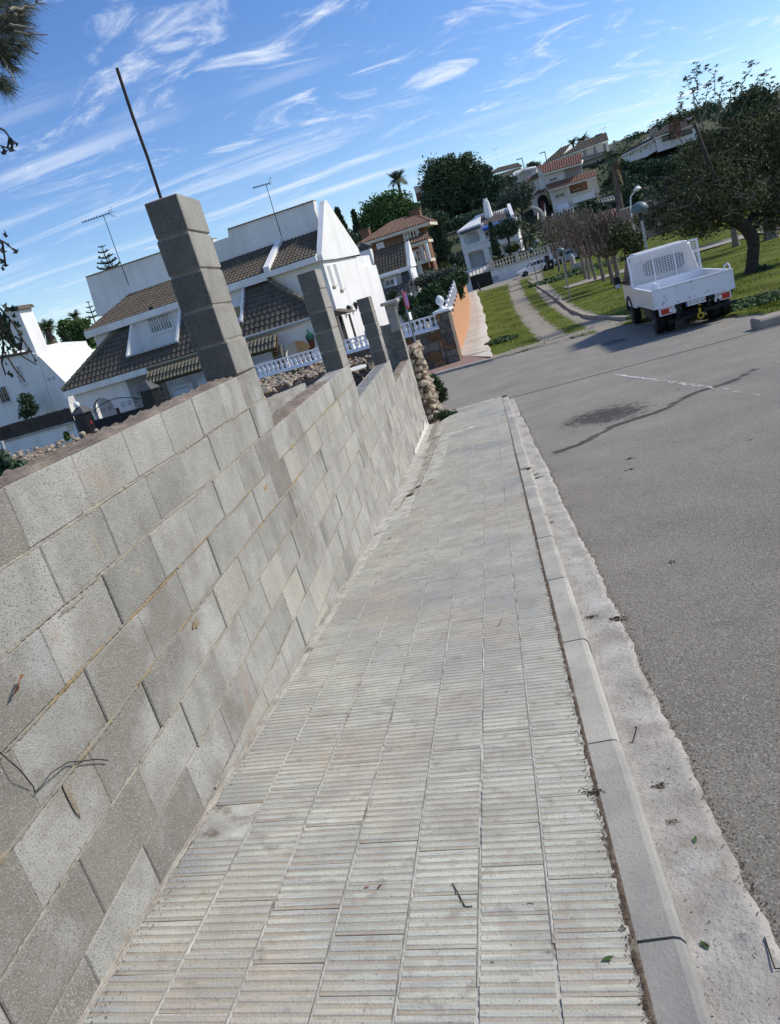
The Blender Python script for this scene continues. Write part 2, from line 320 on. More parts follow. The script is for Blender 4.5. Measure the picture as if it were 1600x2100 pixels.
def surface_attr(name, base, alt, attr, nsc=2.2, rough=.95, var=.2, vs=3., bump=.6, bs=40., speck=None, stain=None):
    m = mk(name, base, rough, var, vs, bump, bs, speck=speck, stain=stain); nt = m.node_tree; N = nt.nodes; L = nt.links
    b = N['Principled BSDF']; src = b.inputs['Base Color'].links[0].from_socket
    at = N.new('ShaderNodeAttribute'); at.attribute_name = attr
    g = N.new('ShaderNodeNewGeometry'); n1 = N.new('ShaderNodeTexNoise'); n1.inputs['Scale'].default_value = nsc; n1.inputs['Detail'].default_value = 8; n1.inputs['Roughness'].default_value = .75
    L.new(g.outputs['Position'], n1.inputs['Vector'])
    a = N.new('ShaderNodeMath'); a.operation = 'MULTIPLY_ADD'; a.inputs[1].default_value = 1.2; a.inputs[2].default_value = -.6; L.new(n1.outputs[0], a.inputs[0])
    ad = N.new('ShaderNodeMath'); ad.operation = 'ADD'; L.new(at.outputs['Fac'], ad.inputs[0]); L.new(a.outputs[0], ad.inputs[1])
    mr = N.new('ShaderNodeMapRange'); L.new(ad.outputs[0], mr.inputs[0]); mr.inputs[1].default_value = .40; mr.inputs[2].default_value = .60
    mx = N.new('ShaderNodeMixRGB'); L.new(mr.outputs[0], mx.inputs[0]); L.new(src, mx.inputs[1]); mx.inputs[2].default_value = alt+(1,)
    L.new(mx.outputs[0], b.inputs['Base Color']); b.inputs['Specular IOR Level'].default_value = .08; return m
MT['asphalt'] = surface_attr('asphalt', (.285, .264, .222), (.085, .081, .076), 'patch', 7., .95, .16, 1.2, .95, 90.,
    speck=[((.38, .355, .305), 125., .80), ((.17, .157, .135), 165., .82), ((.56, .53, .47), 140., .97)],
    stain=[((.21, .20, .185), .35, .48, .68, .7), ((.32, .29, .24), .9, .56, .72, .6), ((.17, .165, .16), 2.1, .60, .74, .5)])
MT['grass'] = surface_attr('grass_ground', (.095, .118, .018), (.27, .245, .20), 'dirt', 1.6, 1.0, .3, .6, .8, 14., stain=[((.12, .10, .05), 1.1, .55, .72, .7)])
MT['terrain'] = mk('hill_ground', (.065, .068, .035), .97, .35, .12, .5, 2., stain=[((.045, .06, .028), .25, .45, .6, .8)])
def tile_material():
    m = mk('ribbed_paving_tile', (.475, .47, .40), .92, .14, 5., .45, 120., objv=.06, stain=[((.275, .285, .29), .8, .50, .66, .85), ((.47, .40, .30), 1.3, .50, .68, .75), ((.25, .235, .195), 14., .57, .68, .7), ((.33, .315, .27), 4.5, .52, .66, .6), ((.50, .34, .20), 2.1, .72, .82, .5)], speck=[((.22, .20, .17), 260., .955)])
    nt = m.node_tree; N = nt.nodes; L = nt.links; b = N['Principled BSDF']; src = b.inputs['Base Color'].links[0].from_socket
    g0 = N.new('ShaderNodeNewGeometry'); mp = N.new('ShaderNodeMapping'); mp.inputs['Scale'].default_value = (5., 70., 5.); L.new(g0.outputs['Position'], mp.inputs[0])
    n0 = N.new('ShaderNodeTexNoise'); n0.inputs['Scale'].default_value = 1.; n0.inputs['Detail'].default_value = 5; L.new(mp.outputs[0], n0.inputs['Vector'])
    m0 = N.new('ShaderNodeMapRange'); L.new(n0.outputs[0], m0.inputs[0]); m0.inputs[1].default_value = .46; m0.inputs[2].default_value = .66; m0.inputs[3].default_value = 0.; m0.inputs[4].default_value = .62
    x0 = N.new('ShaderNodeMixRGB'); L.new(m0.outputs[0], x0.inputs[0]); L.new(src, x0.inputs[1]); x0.inputs[2].default_value = (.285, .285, .275, 1); src = x0.outputs[0]
    tc = N.new('ShaderNodeAttribute'); tc.attribute_name = 'groove'
    g = N.new('ShaderNodeNewGeometry'); n1 = N.new('ShaderNodeTexNoise'); n1.inputs['Scale'].default_value = 9.; n1.inputs['Detail'].default_value = 6; n1.inputs['Roughness'].default_value = .75
    L.new(g.outputs['Position'], n1.inputs['Vector'])
    mr = N.new('ShaderNodeMapRange'); L.new(n1.outputs[0], mr.inputs[0]); mr.inputs[1].default_value = .38; mr.inputs[2].default_value = .66; mr.inputs[3].default_value = .35; mr.inputs[4].default_value = 1.0
    mu = N.new('ShaderNodeMath'); mu.operation = 'MULTIPLY'; L.new(tc.outputs['Fac'], mu.inputs[0]); L.new(mr.outputs[0], mu.inputs[1])
    mx = N.new('ShaderNodeMixRGB'); L.new(mu.outputs[0], mx.inputs[0]); L.new(src, mx.inputs[1]); mx.inputs[2].default_value = (.335, .29, .225, 1)
    L.new(mx.outputs[0], b.inputs['Base Color']); return m
MT['tile'] = tile_material()

# ---------------------------------------------------------------- levels of the ground
def z_wall(y): return -1.345-.1165*min(y, 7.)-.075*max(0., y-7.)
def z_kerb(y): return -1.62-.0735*y
_GY = [-60, -10, 17.4, 19.5, 22, 27, 40, 52, 80, 105, 118]
_GZ = [z_kerb(-60)-.09, z_kerb(-10)-.09, z_kerb(17.4)-.09, -3.09, -3.16, -3.2, -3.5, -3.6, -3.2, -2.75, -2.7]
def gz(y): return float(np.interp(y, _GY, _GZ))
def walk_z(x, y):
    u = min(max((x+1.385)/1.485, 0.), 1.); return z_wall(y)*(1-u)+z_kerb(y)*u
def hill(x, y):
    f = min(max((x/max(y, 1.)+.30)/.22, 0.), 1.); f = f*f*(3-2*f)
    h = max(0., y-117)*.255; h = min(h, 21.); return -2.9+h*(.12+.88*f)
def lot_z(x, y): return -1.15-.06*y
def hit(u, v, fz, y0=1., y1=130.):
    d = ray(u, v); a, b = y0, y1
    for y in np.arange(y0, y1, .1):
        p = d*(y/d.y)
        if p.z < fz(p.x, p.y): return Vector((p.x, p.y, fz(p.x, p.y)))
    p = d*(y1/d.y); return p
def at(u, v, y): d = ray(u, v); return d*(y/d.y)
def park(x, y): return gz(y)+.05
def grid(name, xs, ys, fz, mat, parent=None, attr=None, fa=None, smooth=True):
    X, Y = np.meshgrid(xs, ys); V = np.array([(x, y, fz(x, y)) for x, y in zip(X.ravel(), Y.ravel())]); n = len(xs)
    F = [(j*n+i, j*n+i+1, (j+1)*n+i+1, (j+1)*n+i) for j in range(len(ys)-1) for i in range(n-1)]
    me = np_mesh(name, V, F, mat, smooth)
    if attr: a = me.attributes.new(attr, 'FLOAT', 'POINT'); a.data.foreach_set('value', np.array([fa(v[0], v[1]) for v in V], dtype=np.float32))
    return place(name, me, parent)

# ================================================================ SETTING: ground, road, pavement
def f_ground(x, y):
    if y > 117: return hill(x, y)
    if x < -1.6 and y < 30: return lot_z(x, y) if y < 20 else min(lot_z(x, 20), gz(y))-.15
    return gz(y)-.22 if y > 17 else gz(y)-.35
xs = sorted(set(list(np.linspace(-420, -40, 20))+list(np.linspace(-40, 60, 61))+list(np.linspace(60, 420, 22))+[-1.62, -1.58]))
ys = sorted(set(list(np.linspace(-60, 0, 13))+list(np.linspace(0, 120, 81))+list(np.linspace(120, 300, 46))+list(np.linspace(300, 900, 10))))
tag(grid('ground', xs, ys, f_ground, MT['terrain']), kind='structure')

def gut_x(y): return .378+.0115*(y-1.4)+.007*math.sin(y*1.7)+.005*math.sin(y*5.3+1)+.004*math.sin(y*13.1+.4)+.003*math.sin(y*31)
def kerb_x(y): return .03+.0195*(y-1.4)
def road_z(x, y):
    return gz(y)-.010+.004*math.sin(x*2.1+y*.7)*math.sin(y*1.3)
GRASS_EDGE = [(.45, 27.35), (2, 27.0), (3.6, 26.8), (5.1, 26.4), (5.9, 24.3), (6.75, 21.6), (7.6, 19.2), (9.5, 16.5), (12, 13), (14, 8), (14, -6)]
def patch(x, y):
    # old repair patch and the long crack beside it
    d1 = ((x-1.6)/1.0)**2+((y-11.2)/1.3)**2; p = max(0, 1.1-d1)*.62
    t = (x-.6)/3.4
    if 0 <= t <= 1: p = max(p, 1.1-abs(y-(9.2+t*2.6+.12*math.sin(x*5)))/.16)
    if y > 17.6: p = max(p, .18*min(1, (y-17.6)/4))
    return max(0., min(1., p))
me_r = MB(); V = []; F = []; A = []
yy = list(np.arange(-5, 17.39, .14))
nx = 64
for y in yy:
    x0 = gut_x(y)-.004
    for i in range(nx):
        x = x0+(15-x0)*(i/(nx-1))**1.25; V.append((x, y, road_z(x, y))); A.append(patch(x, y))
for j in range(len(yy)-1):
    for i in range(nx-1): F.append((j*nx+i, j*nx+i+1, (j+1)*nx+i+1, (j+1)*nx+i))
b0 = len(V); y2 = list(np.linspace(17.36, 28.2, 56)); x2 = list(np.linspace(-34, -2, 20))+list(np.linspace(-1.4, 15, 72)); n2 = len(x2)
for y in y2:
    for x in x2: V.append((x, y, road_z(x, y)-(.0 if x > gut_x(y) else .004))); A.append(patch(x, y))
for j in range(len(y2)-1):
    for i in range(n2-1): F.append((b0+j*n2+i, b0+j*n2+i+1, b0+(j+1)*n2+i+1, b0+(j+1)*n2+i))
me = np_mesh('road', V, F, MT['asphalt'], True); a = me.attributes.new('patch', 'FLOAT', 'POINT'); a.data.foreach_set('value', np.array(A, dtype=np.float32))
road = tag(place('road', me), kind='structure')
# worn white line: flakes of paint 4 mm above the asphalt
mb = MB()
p0 = hit(1262, 768, road_z); p1 = hit(1560, 812, road_z)
dl = (p1-p0); nl = Vector((-dl.y, dl.x, 0)).normalized()
for i in range(150):
    t = i/150; dens = .95 if t < .25 else (.6 if t < .8 else .25)
    if random.random() > dens: continue
    c = p0+dl*t+nl*random.uniform(-.04, .04)*(1 if t > .3 else .5); L_ = random.uniform(.03, .12); w_ = random.uniform(.008, .026)
    a_ = dl.normalized()*L_; b_ = nl*w_
    q = [c-a_-b_, c+a_*.7-b_*random.uniform(.4, 1), c+a_+b_, c-a_*.6+b_*random.uniform(.4, 1)]
    mb.add([(p.x, p.y, road_z(p.x, p.y)+.005) for p in q], [(0, 1, 2, 3)])
mb.build('road_line', MT['line_white'], road)
# manhole cover
c = hit(1258, 702, road_z); mb = MB(); mb.lathe([(.36, 0), (.36, .008), (.30, .009), (.295, .004), (.05, .004), (.045, .008)], (c.x, c.y, road_z(c.x, c.y)-.001), 28)
mb.build('manhole_cover', MT['dark_steel'], road)

# gutter of cast concrete with a ragged outer edge
V = []; F = []; ys_ = list(np.arange(-5, 17.1, .035)); nG = 8
for y in ys_:
    xa = kerb_x(y)+.128; xb = gut_x(y)+random.choice((0, 0, 0, 1))*random.uniform(-.014, .010)+random.uniform(-.004, .004); z = gz(y)
    for i in range(nG):
        t = i/(nG-2) if i < nG-1 else 1.0
        zz = z+.002*math.sin(y*9+i)+random.uniform(-.0012, .0012)
        if i == nG-1: V.append((xb+.004, y, z-.05))
        else: V.append((xa+(xb-xa)*t, y, zz+.004*(1-t)))
for j in range(len(ys_)-1):
    # cracked open joints further down
    for i in range(nG-1): F.append((j*nG+i, j*nG+i+1, (j+1)*nG+i+1, (j+1)*nG+i))
gut = tag(place('gutter', np_mesh('gutter', V, F, MT['gutter'], False)), kind='structure')

# ---------------------------------------------------------------- pavement of ribbed tiles
DR = .0205
COLX = [-1.385, -1.19, -.99, -.78, -.575, -.375, -.18, .012]   # column edges at y = 1.36
V = []; F = []; xs_ = [-1.60]+[None]*7+[None]; ys_ = list(np.arange(-5, 17.35, .15))
for y in ys_:
    for i in range(9):
        x = -1.60+(kerb_x(y)-.008+1.60)*i/8
        lo = 0
        if x < -1.0 and y > 7.5: lo = -.06*min(1, (y-7.5)/2)
        V.append((x, y, walk_z(x, y)-.0044+lo+random.uniform(-.0005, .0005)))
for j in range(len(ys_)-1):
    for i in range(8): F.append((j*9+i, j*9+i+1, (j+1)*9+i+1, (j+1)*9+i))
pave = tag(place('pavement', np_mesh('pavement', V, F, MT['tile_bed'], False)), kind='structure')
def tile_mesh(w):
    p = .196/6; d = .0027; prof = []
    for i in range(6):
        y = -.098+i*p; prof += [(y+.0004, -d, 1), (y+.0105, -d*.85, 1), (y+.0135, 0, 0), (y+p-.0022, 0, 0)]
    prof.append((.098, -d, 1)); n = len(prof); V = []; G = []
    for x in (-w/2, w/2):
        for y, z, g in prof: V.append((x, y, z)); G.append(g)
        V += [(x, .098, -.02), (x, -.098, -.02)]; G += [1, 1]
    m = n+2; F = [(i, m+i, m+i+1, i+1) for i in range(n-1)]
    F += [tuple(range(m)), tuple(range(2*m-1, m-1, -1)), (n-1, m+n-1, m+n, n), (0, n+1, m+n+1, m)]
    me = bpy.data.meshes.new('paving_tile'); me.from_pydata(V, [], F); me.update(); me.materials.append(MT['tile'])
    a = me.attributes.new('groove', 'FLOAT', 'POINT'); a.data.foreach_set('value', np.array(G, dtype=np.float32)); return me, V, F, G
TM = [tile_mesh(COLX[i+1]-COLX[i]-.0095) for i in range(7)]
cand = []
for c in range(7):
    off = [0., .07, .02, .11, .05, .16, .09][c]
    for r in range(-13, 92):
        y = off+r*.2005
        if y < -2.5 or y > 17.2: continue
        x = (COLX[c]+COLX[c+1])/2+DR*(y-1.36)
        if c == 0 and y > 7.6: continue
        if c == 1 and 8.9 < y < 13.3: continue
        if c in (1, 2, 3) and 13.05 < y < 13.45: continue
        if c == 0 and random.random() < .04: continue
        cand.append((c, x, y))
def tile_matrix(x, y):
    dx = (walk_z(x+.05, y)-walk_z(x-.05, y))/.1; dy = (walk_z(x, y+.05)-walk_z(x, y-.05))/.1
    X = Vector((1, -.0205, dx+random.uniform(-.006, .006))).normalized(); Y = Vector((DR, 1, dy+random.uniform(-.005, .005))).normalized(); Z = X.cross(Y).normalized(); Y = Z.cross(X)
    return Matrix(((X.x, Y.x, Z.x, x), (X.y, Y.y, Z.y, y), (X.z, Y.z, Z.z, walk_z(x, y)+random.uniform(-.0015, .0015)), (0, 0, 0, 1)))
vis = sorted([t for t in cand if t[2] > 1.05], key=lambda t: t[2]); near = set(vis[:298])
V = []; F = []; G = []
for t in cand:
    c, x, y = t; M = tile_matrix(x, y)
    if t in near:
        o = place('paving_tile', TM[c][0], pave); o.matrix_basis = M
    else:
        b = len(V); V += [tuple(M @ Vector(p)) for p in TM[c][1]]; G += TM[c][3]; F += [tuple(b+i for i in f) for f in TM[c][2]]
me = bpy.data.meshes.new('distant_paving'); me.from_pydata(V, [], F); me.update(); me.materials.append(MT['tile'])
a = me.attributes.new('groove', 'FLOAT', 'POINT'); a.data.foreach_set('value', np.array(G, dtype=np.float32))
tag(place('distant_paving', me, pave), kind='stuff')

# grout lines between the columns, broken and uneven
V = []; F = []
for c in range(1, 7):
    y = .2
    while y < 17:
        n_ = random.randint(3, 26)
        if random.random() < .80:
            b = len(V)
            for k in range(n_+1):
                yy_ = y+.016*k; x = COLX[c]+DR*(yy_-1.36); wv = random.uniform(.0042, .0068); zz = walk_z(x, yy_)-.0012+random.uniform(-.0008, .0012)
                V += [(x-wv, yy_, zz-.004), (x-wv*.5, yy_, zz), (x+wv*.5, yy_, zz+random.uniform(-.0006, .0006)), (x+wv, yy_, zz-.004)]
            for k in range(n_):
                for i in range(3): F.append((b+k*4+i, b+k*4+i+1, b+(k+1)*4+i+1, b+(k+1)*4+i))
        y += .016*n_
place('grout', np_mesh('grout', V, F, MT['tile_bed']), pave)
# dirt packed into the joint between tiles and kerb
V = []; F = []; ys_ = np.arange(.3, 17, .02)
for y in ys_:
    x0 = COLX[7]+DR*(y-1.36)-.004-.004*abs(math.sin(y*11)+.5*math.sin(y*29))*(2.2 if 1.35 < y < 2.7 else .6)-random.uniform(0, .002); x1 = kerb_x(y)+.002; z = walk_z(x1, y)
    V += [(x0, y, z-.0046), (x0*.6+x1*.4, y, z-.0025+random.uniform(-.002, .003)), (x0*.2+x1*.8, y, z+random.uniform(-.003, .002)), (x1, y, z-.006)]
for j in range(len(ys_)-1):
    for i in range(3): F.append((j*4+i, j*4+i+1, (j+1)*4+i+1, (j+1)*4+i))
place('kerb_joint', np_mesh('kerb_joint', V, F, MT['joint_dirt']), pave)
# kerbstones
kerb = thing('kerb', None, None); tag(kerb, kind='structure')
KP = [(0, -.16), (0, 0), (.095, 0), (.112, -.006), (.123, -.022), (.130, -.10), (.132, -.16)]
mb = MB(); mb.prism([(x, -.4735, z) for x, z in KP], (0, .947, 0)); kme = mb.mesh('kerbstone', MT['kerb']); kme_dark = mb.mesh('kerbstone', MT['kerb_dark'])
for k in range(-4, 17):
    y = 1.56+.955*k+.4775
    if y > 16.9: continue
    o = place('kerbstone', kme if y > 1.6 else kme_dark, kerb, (kerb_x(y)+random.uniform(-.003, .003), y, z_kerb(y)+random.uniform(-.002, .004)), (math.atan(-.0735)+random.uniform(-.002, .002), random.uniform(-.01, .01), -.0195))
o = MB(); o.prism([(x, 0, z) for x, z in KP], (0, 1.75, 0))
e = o.build('kerbstone', MT['kerb'], kerb); e.location = (.44, 17.28, z_kerb(17.3)+.005); e.rotation_euler = (rad(-3), 0, rad(92))
# verge of dirt at the foot of the wall, where tiles are missing
V = []; F = []; ys_ = list(np.arange(.6, 17.2, .045)); n = 9
for y in ys_:
    w = .010+random.uniform(0, .012)+.17*min(1, max(0, (y-5.5)/3.)); w = w if y < 8.6 else (.46 if 9 < y < 13.4 else .28)
    for i in range(n):
        t = i/(n-1); x = -1.384+w*t
        z = walk_z(x, y)-.012*min(1, max(0, y-5)/2)+(.006*(1-t) if y < 5.5 else -(.10 if y > 8 else .02)*(1-t))+random.uniform(-.008, .010)*(1-abs(2*t-1)*.6)*(1 if y > 5.5 else .45); V.append((x, y, z))
for j in range(len(ys_)-1):
    for i in range(n-1): F.append((j*n+i, j*n+i+1, (j+1)*n+i+1, (j+1)*n+i))
tag(place('verge', np_mesh('verge', V, F, MT['rough_dirt'])), kind='structure')

# ================================================================ BLOCK WALL
XW = -1.385
def seg_top(y): return -.205 if y < 4.8 else (-.605 if y < 8.42 else (-1.005 if y < 12.4 else -1.405))
STEPS = [4.8, 8.42, 12.4, 16.4]
wall = thing('block_wall', 'long unfinished wall of bare grey concrete blocks stepping down beside the pavement', 'wall', (XW, 1.0, z_wall(1.0)))
WO = Vector((XW, 1.0, z_wall(1.0)))
def block_mesh(mat): return MB().cbox(-.196, 0, -.1982, .1982, -.0972, .0972, .0042).mesh('block', mat)
BM = {k: block_mesh(MT[k]) for k in ('block', 'block_wet', 'block_tan', 'block_grey')}
mb = MB(); mb.box(-.196, -.171, -.1965, .1965, -.0965, .0965); mb.box(-.026, 0, -.1965, .1965, -.0965, .0965)
for yy0 in (-.1965, -.116, -.036, .044, .124): mb.box(-.171, -.026, yy0, yy0+.045, -.0965, .0955)
BM['hollow'] = mb.mesh('block', MT['block'])
extra = MB()
for k in range(0, 18):
    zt = -.205-.2*k; ymax = next(s for s in STEPS if seg_top(s-.01) <= zt+.01) if zt > -1.41 else 16.4
    ymax = 4.8 if k < 2 else (8.42 if k < 4 else (12.4 if k < 6 else 16.4))
    y = -3.0+(k % 2)*.2+[.16, 0, .05, -.04, .02, .0, .07, -.05, .03, 0, .06, -.03, .02, 0, .03, 0, 0, 0][k]
    while y < ymax-.02:
        L_ = .4
        if k == 0 and abs(y-1.76) < .11: L_ = .2
        ye = y+L_
        if ymax-ye < .12: ye = ymax
        ym = (y+ye)/2; L_ = ye-y
        if zt > z_wall(ym)-.03:
            if y < .95: extra.cbox(-.196, 0, y-1+.004, ye-1-.004, zt-.1965-WO.z, zt-.0035-WO.z, .0045)
            else:
                kind = 'block'; r = random.random()
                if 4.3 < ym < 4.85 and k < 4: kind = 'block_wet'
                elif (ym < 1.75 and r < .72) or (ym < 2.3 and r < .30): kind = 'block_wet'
                elif ym > 2.2 and k >= 3 and r < .13: kind = 'block_tan'
                elif r < .30: kind = 'block_grey'
                if k == 4 and 8.42 < ym < 12.0: kind = 'hollow'
                o = place('block', BM[kind], wall, (random.uniform(-.005, .003), ym-1.0, zt-.1-WO.z+random.uniform(-.0015, .0015)), (random.uniform(-.006, .006), random.uniform(-.004, .004), random.uniform(-.006, .006)), (1, L_/.4, 1))
        y = ye
tag(extra.build('blocks', MT['block'], wall), kind='stuff')
mb = MB(); y0 = -3.0
for i, s in enumerate(STEPS):
    t = seg_top(s-.01)-(.195 if i == 2 else .003)
    mb.box(-.188, -.0065, y0-1.0, s-1.004, -3.6-WO.z, t-WO.z); y0 = s-.008
mb.build('mortar', MT['mortar'], wall)
# rough mortar left on the tops
def rough_top(y0, y1, zt, name='mortar_bed'):
    V = []; F = []; ys_ = np.arange(y0, y1, .022); n = 9
    for y in ys_:
        for i in range(n):
            x = -.004-.19*i/(n-1); h = .004+.016*max(0, math.sin(y*23+i*1.7)*math.sin(y*9.1+i)+random.uniform(-.2, .5)); e = 0 if i in (0, n-1) else 1
            V.append((x, y-1.0, zt-.002+h*e-WO.z))
    for j in range(len(ys_)-1):
        for i in range(n-1): F.append((j*n+i, j*n+i+1, (j+1)*n+i+1, (j+1)*n+i))
    place(name, np_mesh(name, V, F, MT['mortar_top']), wall)
rough_top(-3, 4.36, -.205); rough_top(4.82, 7.0, -.605); rough_top(12.45, 15.9, -1.405)
# squeezed mortar along four bed joints
def bead(z, y0, y1, mat, amp, name='mortar_bead'):
    V = []; F = []; ys_ = np.arange(y0, y1, .011); n = 4; ph = z*40
    for y in ys_:
        w = max(.0015, .0042+amp*.8*(.5+.5*math.sin(y*2.3+ph))*abs(math.sin(y*5.1+ph*2))+random.uniform(-.003, .004))
        dz = .003*math.sin(y*7+ph); p = .0012+.30*w
        for a_, b_ in ((-1.0, .0), (-.5, p), (.5, p*.9), (1.0, .0)): V.append((b_-.0015+random.uniform(-.0008, .0008), y-1.0, z+dz+a_*w*.9+random.uniform(-.0012, .0012)-WO.z))
    for j in range(len(ys_)-1):
        for i in range(n-1): F.append((j*n+i, j*n+i+1, (j+1)*n+i+1, (j+1)*n+i))
    place(name, np_mesh(name, V, F, mat, False), wall)
bead(-1.005, .9, 5.2, MT['mortar_orange'], .008); bead(-.805, 1.5, 8.4, MT['mortar_orange'], .007); bead(-.605, .9, 4.8, MT['mortar_pale'], .008); bead(-.405, .9, 4.8, MT['mortar_pale'], .005)
for k_ in (5, 6, 7, 8, 9): bead(-.205-.2*k_, 1.2 if k_ < 6 else 2.4, 12 if k_ < 7 else 15.5, MT['mortar_pale'], .003)
# smears of mortar spread over the faces
def smear(u, v, ru, rv, ang, mat):
    d = ray(u, v); t = (XW+.0035)/d.x; c = d*t; V = [(.0052, c.y-1, c.z-WO.z)]; n = 18
    for i in range(n):
        q = 2*math.pi*i/n; k_ = random.uniform(.55, 1.15); a = math.cos(q)*ru*k_; b = math.sin(q)*rv*k_; V.append((.0008, c.y-1+a*math.cos(ang)-b*math.sin(ang), c.z-WO.z+a*math.sin(ang)+b*math.cos(ang)))
    place('mortar_smear', np_mesh('mortar_smear', V, [(0, 1+i, 1+(i+1) % n) for i in range(n)], mat, True), wall)
for a_ in ((404, 1276, .05, .022, .1, 'mortar_orange'), (336, 1348, .07, .016, .1, 'mortar_orange'), (195, 1110, .012, .085, .0, 'mortar_pale'), (283, 1170, .05, .018, 0, 'mortar_pale'), (150, 1240, .08, .010, 0, 'mortar_pale'), (545, 1000, .05, .016, 0, 'mortar_orange'), (600, 915, .05, .02, 0, 'mortar_orange'), (330, 1090, .04, .014, 0, 'mortar_pale'), (620, 1270, .012, .05, 0, 'mortar_pale'), (150, 1640, .012, .07, 0, 'mortar_orange'), (270, 1930, .03, .05, 0, 'mortar_pale'), (640, 860, .06, .012, 0, 'mortar_orange')): smear(*a_[:5], MT[a_[5]])
# plaster smear at the far foot
V = []; F = []; n = 8
for j in range(26):
    y = 12.2+j*.17
    for i in range(n):
        t = i/(n-1); hgt = .04+.20*max(0, (y-12.2)/4.2)**2*(.6+.4*math.sin(y*5)+random.uniform(-.2, .2))
        V.append((.012*(1-t)+.004+random.uniform(0, .008), y-1, walk_z(XW, y)-.14+t*(hgt+.10)*(1 if i < n-1 else random.uniform(.8, 1.15))-WO.z))
for j in range(25):
    for i in range(n-1): F.append((j*n+i, j*n+i+1, (j+1)*n+i+1, (j+1)*n+i))
place('plaster_smear', np_mesh('plaster_smear', V, F, MT['plaster']), wall)

# pillars of blocks standing on the wall
PB = MB().cbox(-.1, .1, -.198, .198, -.0985, .0985, .005)
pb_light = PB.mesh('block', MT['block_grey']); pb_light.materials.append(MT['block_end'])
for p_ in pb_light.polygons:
    if p_.normal.y < -.9: p_.material_index = 1  # end faces towards the camera take a darker block material
PLAB = ['tallest nearest block pillar on the wall, with a steel rod standing on top', 'second block pillar from the camera, in front of the white gable house', 'third block pillar from the camera, thinner, before the grey roofed house']
def pillar(yc, zb, n, label):
    r = thing('block_pillar', label, 'pillar', (XW-.1, yc, zb), 0, 'block pillars on the wall')
    for k in range(n):
        for s in (0,):
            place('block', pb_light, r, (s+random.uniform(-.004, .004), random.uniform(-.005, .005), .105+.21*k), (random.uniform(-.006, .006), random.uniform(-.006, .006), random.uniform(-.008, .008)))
    MB().box(-.092, .092, -.188, .188, 0, n*.21-.006).build('mortar', MT['mortar'], r); return r
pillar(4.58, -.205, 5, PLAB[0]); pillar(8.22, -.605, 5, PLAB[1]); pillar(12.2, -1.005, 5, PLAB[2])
# last pillar: blocks below, cast concrete above, capped
r = thing('block_pillar', 'capped block pillar at the far end of the wall, upper part cast concrete', 'pillar', (XW-.1, 16.2, -1.405), 0, 'block pillars on the wall')
for k in range(3):
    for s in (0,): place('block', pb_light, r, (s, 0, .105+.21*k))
m_ = MB(); m_.box(-.094, .094, -.19, .19, .63, 1.18)
for i in range(5): m_.box(-.1, .1, -.17+.08*i-.008, -.17+.08*i+.008, .63, 1.178); m_.box(-.076+.037*i-.006, -.076+.037*i+.006, -.198, .198, .63, 1.177)
m_.build('concrete_core', MT['gutter'], r)
MB().cbox(-.17, .20, -.28, .28, 1.182, 1.25, .012).build('cap', MT['walk'], r)
MB().box(-.092, .092, -.188, .188, 0, .62).build('mortar', MT['mortar'], r)
rw = thing('return_wall', 'short dark block wall turning away behind the capped far pillar', 'wall', (-1.59, 16.3, -1.9))
for k in range(8):
    for i in range(1):
        place('block', BM['block_grey'], rw, (-.2-.4*i-.2*(k % 2), .1, .1+.2*k-.3), (0, 0, rad(-90)))
MB().box(-.5, 0, -.08, .085, -1, 1.29).build('mortar', MT['mortar'], rw)
# steel rod
a_ = at(332, 412, 4.58); b_ = at(240, 140, 4.58)
MB().tube([a_, a_.lerp(b_, .33)+Vector((.003, 0, 0)), a_.lerp(b_, .66)+Vector((-.003, 0, 0)), b_], .0095, 8).build('steel_rod', MT['rust'])
tag(bpy.data.objects['steel_rod'], 'thin dark steel rod rising from the tallest block pillar into the sky', 'rod')

# ================================================================ stones, rubble
def stone_mesh(seed, mat):
    r = np.random.default_rng(seed); import bmesh
    bm = bmesh.new()
    for i in range(16):
        d = r.normal(size=3); d /= np.linalg.norm(d); d *= r.uniform(.78, 1.12); bm.verts.new((max(-.85, min(.85, d[0])), max(-.8, min(.8, d[1])), max(-.7, min(.7, d[2]))))
    g = bmesh.ops.convex_hull(bm, input=bm.verts); bmesh.ops.delete(bm, geom=[v for v in bm.verts if not v.link_faces], context='VERTS')
    me = bpy.data.meshes.new('stone'); bm.to_mesh(me); bm.free(); me.materials.append(mat); return me
SM = [stone_mesh(i, MT['rubble']) for i in range(8)]; SD = [stone_mesh(20+i, MT['rubble_dark']) for i in range(4)]
def stone(parent, p, s, dark=False):
    return place('stone', random.choice(SD if dark else SM), parent, p, (random.uniform(-.5, .5), random.uniform(-.5, .5), random.uniform(0, 6.3)), (s[0], s[1], s[2]))
rb = thing('rubble_wall', 'tall rough wall of pale broken stones at the end of the block wall', 'stone wall', (-1.5, 16.9, -3.1))
nz = 13
for k in range(nz):
    zc = .05+k*.15; half = .36-.010*k
    for i in range(5):
        for j, yy0 in enumerate((-.42, -.12)):
            if j == 1 and i < 4 and k < nz-1: continue
            s = random.uniform(.06, .13); x = -half+2*half*i/4+random.uniform(-.04, .04)
            stone(rb, (x, yy0+random.uniform(-.05, .05), zc+random.uniform(-.03, .03)), (s*1.15, s, s*.85), k < 2 and i > 2)
    for j in range(5):
        s = random.uniform(.08, .12); stone(rb, (half+random.uniform(-.03, .05), -.1+j*.2, zc+random.uniform(-.03, .03)), (s, s*1.15, s*.85), k < 1)
MB().box(-.28, .30, -.35, .95, -.1, 1.85).build('rubble_core', MT['soil'], rb)
dw = thing('dry_stone_wall', 'low dry stone terrace wall with dirt and weeds behind the block wall', 'stone wall', (-6, 13, -2.0))
